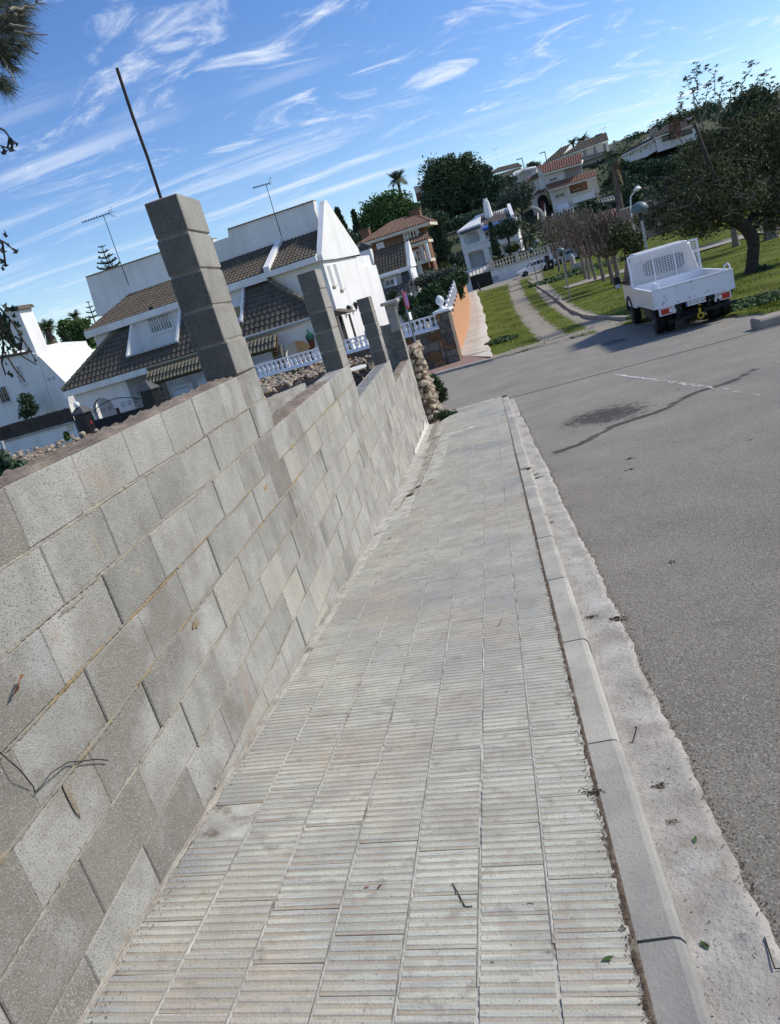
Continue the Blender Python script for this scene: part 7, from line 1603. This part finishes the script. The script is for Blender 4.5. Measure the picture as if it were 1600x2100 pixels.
ch_ = MB(); ch_.box(-.42, -.32, .1, 5.2, .48, .66); ch_.box(.32, .42, .1, 5.2, .48, .66); ch_.box(-.9, .9, .35, .45, .66, .76); ch_.box(-.9, .9, 1.6, 1.7, .66, .76); ch_.box(-.9, .9, 2.6, 2.7, .66, .76); ch_.box(-.6, .6, .6, .9, .28, .45); ch_.box(-.25, .3, 1.0, 2.2, .38, .6); ch_.box(-.9, -.55, 1.4, 2.5, .36, .62)
ch_.build('chassis', MT['chassis'], tk_)
B('bed_floor', MT['bed_white'], tk_, -HW+.04, HW-.04, .04, BL, ZB-.06, ZB-.02)
tg_ = MB(); tg_.cbox(-HW, HW, -.02, .03, ZB-.045, ZT, .01); tg = tg_.build('tailgate', MT['truck_white'], tk_)
m = MB(); m.box(-HW-.004, HW+.004, -.045, .035, ZT+.001, ZT+.035); m.box(-HW-.004, HW+.004, -.032, -.021, ZB-.05, ZB-.005); m.box(-HW-.006, -HW+.03, -.04, .04, ZB-.04, ZT); m.box(HW-.03, HW+.006, -.04, .04, ZB-.04, ZT); m.build('tailgate_rim', MT['truck_white'], tg)
ru = random.Random(4); m = MB()
for (x, z, s) in ((-.78, ZB+.08, .05), (-.82, ZB+.02, .035), (-.70, ZB+.12, .03), (-.74, ZB-.0, .03), (-.03, ZT-.02, .04), (.0, ZT-.22, .02), (.0, ZT-.12, .018), (.36, ZB+.07, .04), (.30, ZB+.05, .025), (.02, ZB+.03, .028), (-.12, ZB+.03, .035), (-.42, ZB+.01, .03), (-.02, ZT-.18, .015), (.6, ZT-.01, .02)):
    pts = [(x+s*(.5+ru.random()*.5)*math.cos(t), -.0215, z+s*.5*(.5+ru.random()*.5)*math.sin(t)) for t in np.linspace(0, 5.6, 7)]; m.prism(pts, (0, -.0012, 0))
m.build('paint_chips', MT['rust'], tg)
for s in (-1, 1):
    p_ = MB(); p_.cbox(s*HW-.02, s*HW+.02, .045, BL, ZB-.04, ZT-.02, .008); sp_ = p_.build('side_panel', MT['truck_silver'], tk_)
    m = MB(); m.box(s*HW-.024, s*HW+.028, .05, BL, ZT-.018, ZT+.012); m.box(s*HW-.024, s*HW+.026, .05, BL, ZB-.06, ZB-.03); m.build('side_rim', MT['truck_white'], sp_)
    m = MB(); m.tube([(s*(HW-.05), .02, ZT-.05), (s*(HW-.05), .0, ZT+.12), (s*(HW-.08), .02, ZT+.19), (s*(HW-.16), .03, ZT+.15), (s*(HW-.2), .03, ZT+.04)], .024, 7); m.build('latch_handle', MT['truck_white'], tk_)
# headboard: frame and wire mesh
gy = BL+.02; gz0, gz1 = ZT+.02, 2.15
m = MB(); m.box(-HW, -HW+.05, gy, gy+.05, ZB, gz1); m.box(HW-.05, HW, gy, gy+.05, ZB, gz1); m.box(-HW+.05, HW-.05, gy, gy+.05, gz1-.05, gz1); m.box(-HW+.05, HW-.05, gy, gy+.05, gz0-.03, gz0+.02); m.box(-HW+.05, HW-.05, gy+.005, gy+.045, ZB-.04, gz0-.03); m.box(-.33, -.295, gy-.004, gy+.046, gz0+.02, gz1-.05); m.box(.295, .33, gy-.004, gy+.046, gz0+.02, gz1-.05)
hb = m.build('headboard', MT['truck_white'], tk_); m = MB(); n = 24
for i in range(1, n): x = -HW+.05+(2*HW-.1)*i/n; m.box(x-.006, x+.006, gy+.02, gy+.029, gz0, gz1-.04)
for i in range(1, 18): z = gz0+(gz1-gz0)*i/18; m.box(-HW+.05, HW-.05, gy+.030, gy+.046, z-.009, z+.009)
m.build('wire_mesh', MT['truck_white'], hb)
# cab
def ring(y, w0, w1, z0, z1, zs): return [(-w0, y, z0), (w0, y, z0), (w0, y, zs), (w1, y, z1-.10), (w1-.10, y, z1), (-w1+.10, y, z1), (-w1, y, z1-.10), (-w0, y, zs)]
m = MB(); rs = [ring(3.05, .96, .80, .62, 2.13, 1.25), ring(3.12, .985, .84, .60, 2.17, 1.3), ring(4.1, .99, .84, .60, 2.17, 1.28), ring(4.5, .98, .80, .60, 2.05, 1.25), ring(5.1, .96, .84, .62, 1.42, 1.2), ring(5.55, .90, .80, .60, 1.15, 1.0)]
V = [p for r_ in rs for p in r_]; F = [tuple(range(8))[::-1], tuple(range(40, 48))]
for j in range(5):
    for i in range(8): F.append((j*8+i, j*8+(i+1) % 8, (j+1)*8+(i+1) % 8, (j+1)*8+i))
m.add(V, F); cb = m.build('cab', MT['truck_silver'], tk_)
m = MB(); q = []
for t in range(20):
    a = 2*math.pi*t/20; c, s_ = math.cos(a), math.sin(a); q.append((.60*math.copysign(abs(c)**.4, c), 3.045, 1.66+.235*math.copysign(abs(s_)**.4, s_)))
m.prism(q, (0, -.012, 0)); m.build('rear_window', MT['glass'], cb)
for s in (-1, 1):
    m = MB(); m.prism([(s*.992, 3.5, 1.30), (s*.992, 4.75, 1.28), (s*.845, 4.3, 2.05), (s*.845, 3.55, 2.08)], (s*.012, 0, 0)); m.build('side_window', MT['navy'], cb)
    m = MB(); m.tube([(s*.96, 4.55, 1.35), (s*1.16, 4.5, 1.40)], .03, 6); m.cbox(s*1.21-.10, s*1.21+.10, 4.42, 4.56, 1.22, 1.62, .03); mo = m.build('wing_mirror', MT['black_paint'], tk_)
    m = MB(); m.cbox(s*1.21-.08, s*1.21+.08, 4.405, 4.419, 1.24, 1.36, .004); m.build('mirror_glass', MT['chrome'], mo)
    m = MB(); m.tube([(s*.97, 4.22+.50*math.cos(t), .40+.50*math.sin(t)) for t in np.linspace(.1, math.pi-.1, 12)], .06, 6); m.build('wheel_arch', MT['chassis'], cb)
    wheel(tk_, s*.86, 4.22, .35, .23, outer=s); wheel(tk_, s*.87, .72, .36, .22, outer=s); wheel(tk_, s*.60, .72, .36, .22, outer=s)
    m = MB(); m.tube([(s*.76, .72+.44*math.cos(t), .40+.40*math.sin(t)) for t in np.linspace(.3, math.pi-.2, 10)], .04, 5); m.build('mudguard', MT['chassis'], tk_)
    lt = B('light_bracket', MT['truck_white'], tk_, s*.50, s*.93, .03, .10, .53, .77)
    B('tail_light', MT['red'], lt, s*.60, s*.885, .0, .029, .56, .70); B('reversing_light', MT['lens_white'], lt, s*.60, s*.68, -.006, -.001, .58, .68)
    m = MB(); m.lathe([(.09, -.02), (.09, .0)], (s*.43, .02, .69), 14, 'y'); m.build('side_disc', MT['chassis'], tk_)
    B('bracket', MT['shutter_grey'], tk_, s*.36, s*.54, .035, .06, .60, .76)
pl_ = B('number_plate', MT['white_paint'], tk_, -.24, .28, .0, .012, .61, .735)
B('plate_band', MT['blue_plate'], pl_, -.24, -.20, -.002, .0, .612, .733)
def lettering(txt, parent, x, y, z, size, mat, rz=0.):
    cu = bpy.data.curves.new('lettering', 'FONT'); cu.body = txt; cu.size = size; cu.align_x = 'CENTER'; cu.align_y = 'CENTER'; cu.extrude = .001; cu.materials.append(mat)
    tmp = bpy.data.objects.new('lettering', cu); me = bpy.data.meshes.new_from_object(tmp); bpy.data.objects.remove(tmp); me.materials.clear(); me.materials.append(mat)
    o = bpy.data.objects.new('lettering', me); COL.objects.link(o); o.parent = parent; o.location = (x, y, z); o.rotation_euler = (rad(90), 0, rz); return o
lettering('GG 616 GA', pl_, .03, -.003, .672, .102, MT['ink'])
m = MB(); m.box(.18, 1.0, -.05, .03, .375, .455); m.box(-.72, -.1, .0, .06, .30, .36); m.box(.55, .62, -.0, .5, .40, .6); m.box(-.5, -.44, .0, .5, .32, .6); m.build('rear_bar', MT['chassis'], tk_)
m = MB(); m.box(.04, .09, -.10, -.02, .34, .50); m.tube([(.07+.07*math.cos(t), -.08, .30+.07*math.sin(t)) for t in np.linspace(0, 6.2, 12)], .022, 6); m.build('tow_hitch', MT['yellow_paint'], tk_)
B('axle', MT['chassis'], tk_, -.75, .75, .66, .78, .30, .42)

def car(name, label, p, rz, paint, L_=4.3, W_=1.78):
    r = thing(name, label, 'car', p, rz, 'parked cars'); a = L_/4.3
    # x runs from nose (-) to tail (+); side outline of the lower body with wheel openings
    prof = [(-2.12, .30), (-2.15, .55), (-2.05, .74), (-1.35, .92), (-.95, .98), (1.75, 1.02), (2.08, .95), (2.15, .60), (2.10, .32)]
    arch = lambda cx: [(cx+.36*math.cos(t), .30+.36*math.sin(t)) for t in np.linspace(0, math.pi, 9)]
    outline = prof+arch(1.32)+arch(-1.35)
    m = MB(); m.prism([(x*a, -W_/2, z) for x, z in outline], (0, W_, 0)); bo = m.build('body', MT[paint], r)
    roof = [(-.95, .975), (-.25, 1.46), (.35, 1.54), (1.25, 1.47), (1.95, 1.02)]
    k = .17; V = [(x*a, -W_/2+(.02 if z < 1.1 else k), z) for x, z in roof]+[(x*a, W_/2-(.02 if z < 1.1 else k), z) for x, z in roof]; n = 5
    m = MB(); m.add(V, [tuple(range(n)), tuple(range(2*n-1, n-1, -1))]+[(i, i+n, (i+1) % n+n, (i+1) % n) for i in range(n)]); m.build('roof', MT[paint], bo)
    for s in (-1, 1):
        yb_, yt_ = s*(W_/2-.006), s*(W_/2-k+.012)
        for w_ in ([(-.72, 1.0, 0), (.22, 1.03, 0), (.22, 1.45, 1), (-.22, 1.40, 1)], [(.30, 1.03, 0), (1.10, 1.05, 0), (1.10, 1.42, 1), (.30, 1.46, 1)], [(1.18, 1.05, 0), (1.72, 1.06, 0), (1.28, 1.40, 1), (1.18, 1.41, 1)]):
            m = MB(); m.prism([(x*a, yb_ if not t else yt_, z) for x, z, t in w_], (0, s*.008, 0)); m.build('side_window', MT['glass'], bo)
        m = MB(); m.cbox(-.72*a, -.52*a, s*(W_/2+.02), s*(W_/2+.18), .98, 1.12, .02); m.build('wing_mirror', MT[paint], r)
        for cx in (-1.35, 1.32): wheel_car(r, cx*a, s*(W_/2-.10), .33, .2, s)
        m = MB(); m.cbox(-2.13*a, -1.80*a, s*.80-.10, s*.80+.075, .66, .78, .02); m.build('headlight', MT['lens_white'], r)
        m = MB(); m.cbox(1.98*a, 2.14*a, s*.78-.1, s*.78+.1, .82, .98, .02); m.build('tail_light', MT['red'], r)
    m = MB(); m.prism([(-.90*a, -W_/2+.15, 1.0), (-.30*a, -W_/2+.25, 1.43), (-.30*a, W_/2-.25, 1.43), (-.90*a, W_/2-.15, 1.0)], (-.02, 0, .012)); m.build('windscreen', MT['glass'], bo)
    m = MB(); m.box(-2.165*a, -2.14*a, -.5, .5, .36, .52); m.build('grille', MT['chassis'], bo); return r
def wheel_car(root, x, y, r, w, s):
    t = MB(); t.lathe([(r*.62, -w/2), (r*.93, -w/2), (r, -w*.36), (r, w*.36), (r*.93, w/2), (r*.62, w/2)], (x, y, r), 22, 'y'); wo = t.build('wheel', MT['tyre'], root)
    m = MB(); m.lathe([(r*.64, 0), (r*.5, .01*s), (.02, .015*s)], (x, y+s*(w/2-.02), r), 14, 'y')
    for k in range(5): th = k*1.2566; m.tube([(x, y+s*(w/2), r), (x+r*.56*math.cos(th), y+s*w/2, r+r*.56*math.sin(th))], .03, 4)
    m.build('rim', MT['steel'], wo)
p = at(1099, 565, 100.); car('parked_car', 'white hatchback car parked along the white street wall', (p.x, 100, gz(100)+.02), rad(5), 'car_white')
p = at(1170, 545, 104.); car('parked_car', 'grey blue car half hidden behind the pollarded trees', (p.x, 104.5, gz(100)+.1), rad(5), 'car_blue')
p = at(1131, 556, 98.); r = thing('rubbish_bin', 'black wheeled rubbish bin behind the white parked car', 'bin', (p.x, 98, gz(98)+.03), rad(4))
m = MB(); m.hexa([(-.32, -.35, 0), (.32, -.35, 0), (.32, .35, 0), (-.32, .35, 0), (-.42, -.45, 1.05), (.42, -.45, 1.05), (.42, .45, 1.05), (-.42, .45, 1.05)]); m.build('bin_body', MT['black_paint'], r)
m = MB(); m.cbox(-.46, .46, -.5, .5, 1.055, 1.16, .03); m.build('lid', MT['navy'], r); B('label_plate', MT['white_paint'], r, -.08, .1, -.44, -.425, .5, .7)
p = at(1125, 546, 99.5); B_ = MB().cbox(p.x-.25, p.x+.3, 99.3, 99.9, gz(99)+.02, gz(99)+1.75, .03).build('utility_box', MT['dark_steel']); tag(B_, 'dark upright box against the white wall behind the bin', 'box')
p = hit(1187, 548, park, 40); r = thing('white_fountain', 'small white stone drinking fountain on the grass by the bare trees', 'fountain', p); m = MB(); m.lathe([(.3, 0), (.28, 1.2), (.15, 1.45), (.05, 1.5)], (-.5, 0, 0), 10); m.box(-.3, 1.1, -.3, .3, 0, .5); m.build('stone_body', MT['walk'], r)
# street lights far off on the hill
for (u, v, y, zz, lab) in ((1068, 326, 190, 10, 'far street light sticking up left of the terracotta house'), (1115, 313, 200, 12, 'far street light above the terracotta roof')):
    p = at(u, v, y); r = thing('street_light', lab, 'lamp', (p.x+.3, y, zz), 0, 'street lights on the hill'); m = MB(); m.tube([(0, 0, 0), (0, 0, p.z-zz)], .12, 6); m.build('pole', MT['steel'], r); MB().box(-1.3, .1, -.15, .15, p.z-zz, p.z-zz+.18).build('lamp_head', MT['steel'], r)
p = at(1305, 388, 75); r = thing('park_lamp', 'white globe lamp on a thin curved arm among the leaves', 'lamp', (p.x-.8, 75, gz(75))); m = MB(); m.tube([(0, 0, 0), (0, 0, p.z-gz(75)-1.6), (.2, 0, p.z-gz(75)-.5), (.8, 0, p.z-gz(75))], .06, 6); m.build('pole', MT['white_paint'], r); m = MB(); m.lathe([(.1, -.2), (.38, 0), (.1, .25)], (.9, 0, p.z-gz(75)), 10); m.build('lamp_head', MT['white_paint'], r)

# ================================================================ OVERHANGING BRANCHES at the left edge
pt_ = thing('pine_tree', 'pine tree reaching in at the upper left corner with grey green needles and bare twigs', 'tree', (-9.0, 6.4, lot_z(-9, 6.4)))
def L3(p): return p-Vector((-9.0, 6.4, lot_z(-9, 6.4)))
MB().tube([(0, 0, -.3), (0, 0, 2), (.2, 0, 5), (.1, 0, 8)], [.3, .25, .2, .1], 9).build('trunk', MT['bark'], pt_)
a0 = L3(at(-330, 60, 6.2)); MB().tube([(.15, 0, 4.2), a0.lerp(Vector((.15, 0, 4.2)), .5), a0, L3(at(-30, 70, 6.0))], [.10, .07, .05, .02], 7).build('limb', MT['bark'], pt_)
m = MB(); V = []; F = []
def needles(c, d, n, L_):
    for i in range(n):
        q = (d+Vector((random.gauss(0, .55), random.gauss(0, .55), random.gauss(-.1, .5)))).normalized()*L_*random.uniform(.6, 1.2); s = q.orthogonal().normalized()*.0022; b = len(V); V.extend([tuple(c-s), tuple(c+s), tuple(c+q)]); F.append((b, b+1, b+2))
for (u0, v0, u1, v1, nd) in ((-60, 60, 30, 20, 1), (-60, 70, 45, 45, 1), (-60, 80, 40, 85, 1), (-60, 90, 30, 110, 1), (-70, 60, 15, -10, 1), (-60, 60, 60, 15, 1), (-30, 90, 10, 125, 1), (-60, 40, 20, 50, 1), (-60, 110, 15, 90, 1), (-60, 20, 40, -5, 1), (-40, 60, 50, 62, 1), (-20, 150, 8, 175, 1), (20, 50, 72, 58, 0), (30, 65, 98, 71, 0), (25, 80, 80, 110, 0), (20, 20, 72, 8, 0), (5, 120, 36, 176, 0), (30, 30, 60, 32, 0)):
    a_ = L3(at(u0, v0, 6.0+random.uniform(-.3, .3))); b_ = L3(at(u1, v1, 6.0+random.uniform(-.2, .2))); pts = wob(a_, b_, 6, .035); m.tube(pts, [.011, .009, .007, .006, .005, .003], 5)
    if nd:
        for i in range(1, 6):
            for k in range(3): needles(pts[i]+Vector((random.gauss(0, .02), random.gauss(0, .02), random.gauss(0, .02))), (b_-a_).normalized(), 26, .17)
tag(m.build('twigs', MT['twig'], pt_), kind='stuff'); me = np_mesh('needles', V, F, MT['needle']); tag(place('needles', me, pt_), kind='stuff')
# hanging vine twigs with small arrow shaped leaves
def vine(label, stems, leaves, y):
    o_ = at(stems[0][0][0], stems[0][0][1], y); r = thing('hanging_vine', label, 'vine', o_, 0, 'vines hanging at the left edge'); m = MB()
    for st in stems: m.tube([at(u, v, y+.02*math.sin(i))-o_ for i, (u, v) in enumerate(st)], [.006*(1-.6*i/len(st)) for i in range(len(st))], 5)
    m.build('stem', MT['bark'], r)
    q = MB().add([(0, 0, 0), (.6, 0, .42), (.25, .05, .40), (0, 0, 1.0), (-.25, .05, .40), (-.6, 0, .42)], [(0, 1, 2), (0, 2, 4), (0, 4, 5), (2, 3, 4), (1, 2, 0)]); me = q.mesh('leaf', MT['vine'])
    for (u, v) in leaves:
        place('leaf', me, r, at(u, v, y+random.uniform(-.05, .05))-o_, (random.uniform(-.6, .6), random.uniform(-.7, .7), random.uniform(-.9, .9)), (random.uniform(.028, .044),)*3)
vine('short vine twig with a few leaves against the open sky, left edge', [[(-90, 240), (-10, 258), (10, 268), (20, 282), (36, 297)], [(20, 282), (16, 304), (5, 300)]], [(36, 300), (22, 290), (20, 312), (8, 305), (5, 318), (24, 300), (11, 316)], 3.6)
vine('middle vine twig with small dark leaves, left edge', [[(-90, 470), (-5, 490), (10, 497), (35, 518)], [(5, 495), (12, 545)]], [(20, 505), (36, 520), (5, 520), (10, 540), (3, 500), (12, 548), (6, 556), (12, 488)], 3.6)
vine('long leafy vine trailing down across the plain white house', [[(-90, 600), (0, 632), (25, 660), (40, 685), (60, 718), (75, 740)], [(0, 640), (8, 720), (30, 755), (52, 782)], [(20, 655), (18, 700), (30, 720)], [(8, 700), (4, 745), (12, 770)], [(30, 690), (45, 700), (42, 728), (75, 748)]], [(8, 632), (38, 640), (28, 652), (34, 668), (38, 673), (44, 684), (42, 690), (42, 712), (35, 726), (22, 718), (18, 770), (29, 772), (15, 750), (60, 725), (75, 745), (48, 700), (10, 655), (25, 640)], 3.8)
tag(leaf_cloud('vine_leaves', [(tuple(at(2, 690, 3.9)-at(-90, 600, 3.8)), (.09, .10, .10), 1)], 90, .034, MT['vine'], bpy.data.objects['hanging_vine.002'], .3, .1), kind='stuff')

# ================================================================ SMALL THINGS ON THE GROUND AND WALL
wr_ = MB(); wp = [(0, 1543), (40, 1578), (68, 1612), (72, 1625), (85, 1612), (105, 1585), (140, 1563), (175, 1560), (195, 1557), (222, 1559)]
pts = []
for i, (u, v) in enumerate(wp): d = ray(u, v); t = (XW+.008+(.02 if i in (1, 5) else 0))/d.x; pts.append(d*t)
tag(wr_.tube(pts, .0018, 6).build('wire', MT['black_paint'], None, True), 'thin bent dark wire sticking out of the block wall, lower left', 'wire')
d = ray(28, 1408); c = d*((XW+.02)/d.x); m = MB(); m.add([c+Vector((0, -.028, -.02)), c+Vector((.016, .0, .006)), c+Vector((.006, .035, .016)), c+Vector((.008, .005, -.012)), c+Vector((0, .055, .004))], [(0, 1, 3), (1, 2, 3), (1, 4, 2), (0, 3, 1)]); tag(m.build('dry_leaf', MT['litter_leaf']), 'dry brown curled leaf caught in a joint of the block wall', 'leaf')
def floor_z(x, y): return walk_z(x, y) if x < kerb_x(y)+.125 else (gz(y)+.003 if x < gut_x(y) else road_z(x, y))
def clump(u, v, label, n, s, h, mat='litter', name='debris'):
    s *= .72; h *= .7; p = hit(u, v, floor_z, .8, 40); V = []
    for i in range(n):
        q = Vector((random.gauss(0, s), random.gauss(0, s*.7), 0)); z = floor_z(p.x+q.x, p.y+q.y)+random.uniform(.002, h); d_ = Vector((random.gauss(0, 1), random.gauss(0, 1), random.gauss(0, .4))).normalized()*s*.6; e = d_.orthogonal().normalized()*s*.14; c = Vector((p.x+q.x, p.y+q.y, z)); V += [c-d_, c+e, c+d_, c-e]
    return tag(place(name, np_mesh(name, [tuple(v_) for v_ in V], np.arange(len(V)).reshape(-1, 4), MT[mat])), label, 'debris')
for (u, v, lab, n, s, h) in ((1378, 1157, 'dark leaf clump lying alone on the near asphalt', 26, .022, .02), (1293, 945, 'dark debris clump on the asphalt beyond the repair patch', 30, .035, .02), (1292, 968, 'thin dark debris streak on the asphalt just below the larger clump', 22, .035, .012), (1390, 800, 'dark scrap on the road right of the repair patch', 12, .03, .015), (1245, 985, 'small dark speck of debris on the asphalt near the gutter', 10, .014, .01), (1215, 1275, 'brown leaf litter in the gutter near the yellowish fruit', 60, .022, .015), (1270, 1283, 'litter around the pale crushed fruit at the gutter edge', 60, .03, .02), (1085, 962, 'dried leaf pile in the far gutter', 40, .05, .02), (1103, 985, 'second dried leaf pile in the gutter, nearer the camera', 40, .035, .02), (1130, 1076, 'dark leaf wad wedged between kerb and gutter', 40, .02, .03), (1360, 1632, 'brown litter streak on the gutter, upper part', 50, .018, .01), (1383, 1700, 'brown litter streak on the gutter, lower part', 34, .014, .01), (1455, 1970, 'reddish litter at the kerb foot near the bottom', 26, .012, .01), (1222, 1640, 'dirt and twigs packed along the kerb joint', 60, .022, .01), (1540, 905, 'tiny dark scrap far right on the asphalt', 10, .02, .01)):
    clump(u, v, lab, n, s, h)
clump(1276, 1277, 'pale yellow crushed fruit at the gutter edge', 26, .014, .02, 'pale_leaf', 'crushed_fruit')
def leaf(u, v, label, L_, mat, ang):
    p = hit(u, v, floor_z, .8, 40); m = MB(); c, s_ = math.cos(ang), math.sin(ang); V = []
    for (x, y, z) in ((-1, 0, .05), (-.4, .32, .12), (.3, .34, .2), (1, 0, .1), (.3, -.34, .25), (-.4, -.32, .15), (0, 0, .0)): V.append((p.x+(x*c-y*s_)*L_, p.y+(x*s_+y*c)*L_, floor_z(p.x, p.y)+.004+z*L_*.35))
    m.add(V, [(0, 1, 6), (1, 2, 6), (2, 3, 6), (3, 4, 6), (4, 5, 6), (5, 0, 6)]); return tag(m.build('fallen_leaf', MT[mat]), label, 'leaf', 'fallen leaves')
leaf(1249, 1974, 'green leaf lying on the ribbed tiles near the bottom', .018, 'leaf_green', .2); leaf(1433, 1758, 'green curled leaf lying on the gutter', .016, 'leaf_green', 1.2); leaf(1450, 1962, 'green and brown leaf at the kerb foot', .018, 'leaf_green', 2.0); leaf(787, 1842, 'small dark curled leaf in the middle of the pavement', .012, 'litter_leaf', .9); leaf(762, 1848, 'small brown leaf beside the dark curled leaf', .010, 'litter_leaf', .1); leaf(1040, 1420, 'tiny leaf scrap on the pavement, right half', .010, 'litter_leaf', .5); leaf(800, 1105, 'dark scrap on the far tiles near the wall', .025, 'litter_leaf', .5)
def twig(label, px, r_):
    pts = []
    for i, (u, v) in enumerate(px): p = hit(u, v, floor_z, .8, 40); pts.append((p.x, p.y, floor_z(p.x, p.y)+r_+.003*(i % 2)))
    return tag(MB().tube(pts, r_, 5).build('twig', MT['bark']), label, 'twig', 'twigs on the pavement')
twig('bent dry twig on the lower pavement tiles', [(938, 1842), (955, 1862), (968, 1868), (978, 1888)], .0018); twig('thin curved twig right of the bent one', [(1090, 1888), (1098, 1900), (1110, 1907)], .0014); twig('wiry twig near the bottom centre', [(1015, 1985), (1020, 2000), (1016, 2008), (1022, 2018)], .0014); twig('twig lying on the gutter upper part', [(1302, 1497), (1312, 1515), (1300, 1530), (1296, 1548)], .002); twig('short twig at the right bottom edge of the gutter', [(1578, 1975), (1590, 1990), (1602, 1992)], .002); twig('fine straw on the tiles in mid pavement', [(1018, 1290), (1025, 1284), (1030, 1272)], .0012)
# crumbs in the grooves, along the kerb joint and wall foot: nobody could count them
V = []
def crumb(x, y, s, zo=.001):
    z = floor_z(x, y)+zo; d_ = Vector((random.gauss(0, 1), random.gauss(0, 1), random.gauss(0, .15))).normalized()*s; e = Vector((-d_.y, d_.x, 0)).normalized()*s*random.uniform(.2, .5); c = Vector((x, y, z)); V.extend([c-d_, c+e+Vector((0, 0, s*.3)), c+d_, c-e+Vector((0, 0, s*.3))])
for i in range(5200):
    y = 1.1+random.random()**2*9; k = random.random()
    if k < .42: x = kerb_x(y)-.008+random.gauss(0, .006)-abs(random.gauss(0, .012 if 1.5 < y < 3 else .006)); s = random.uniform(.0012, .005)
    elif k < .68: x = XW+.01+abs(random.gauss(0, .03+.004*y)); s = random.uniform(.001, .004)
    elif k < .90: x = random.uniform(XW, kerb_x(y)); s = random.uniform(.0008, .0028)
    else: x = random.uniform(kerb_x(y)+.13, gut_x(y)+.02); s = random.uniform(.001, .005)
    crumb(x, y, s*(1+.12*y))
for i in range(1500):
    y = 1.5+random.random()**1.5*14; crumb(gut_x(y)+random.gauss(.012, .012), y, random.uniform(.002, .006)*(1+.1*y))
for i in range(500): y = random.uniform(1.5, 16); crumb(random.uniform(gut_x(y), 6), y, random.uniform(.003, .012), .003)
tag(place('litter_crumbs', np_mesh('litter_crumbs', [tuple(v) for v in V], np.arange(len(V)).reshape(-1, 4), MT['litter'])), 'dry crumbs and dirt in the grooves, along the kerb and in the gutter', kind='stuff')
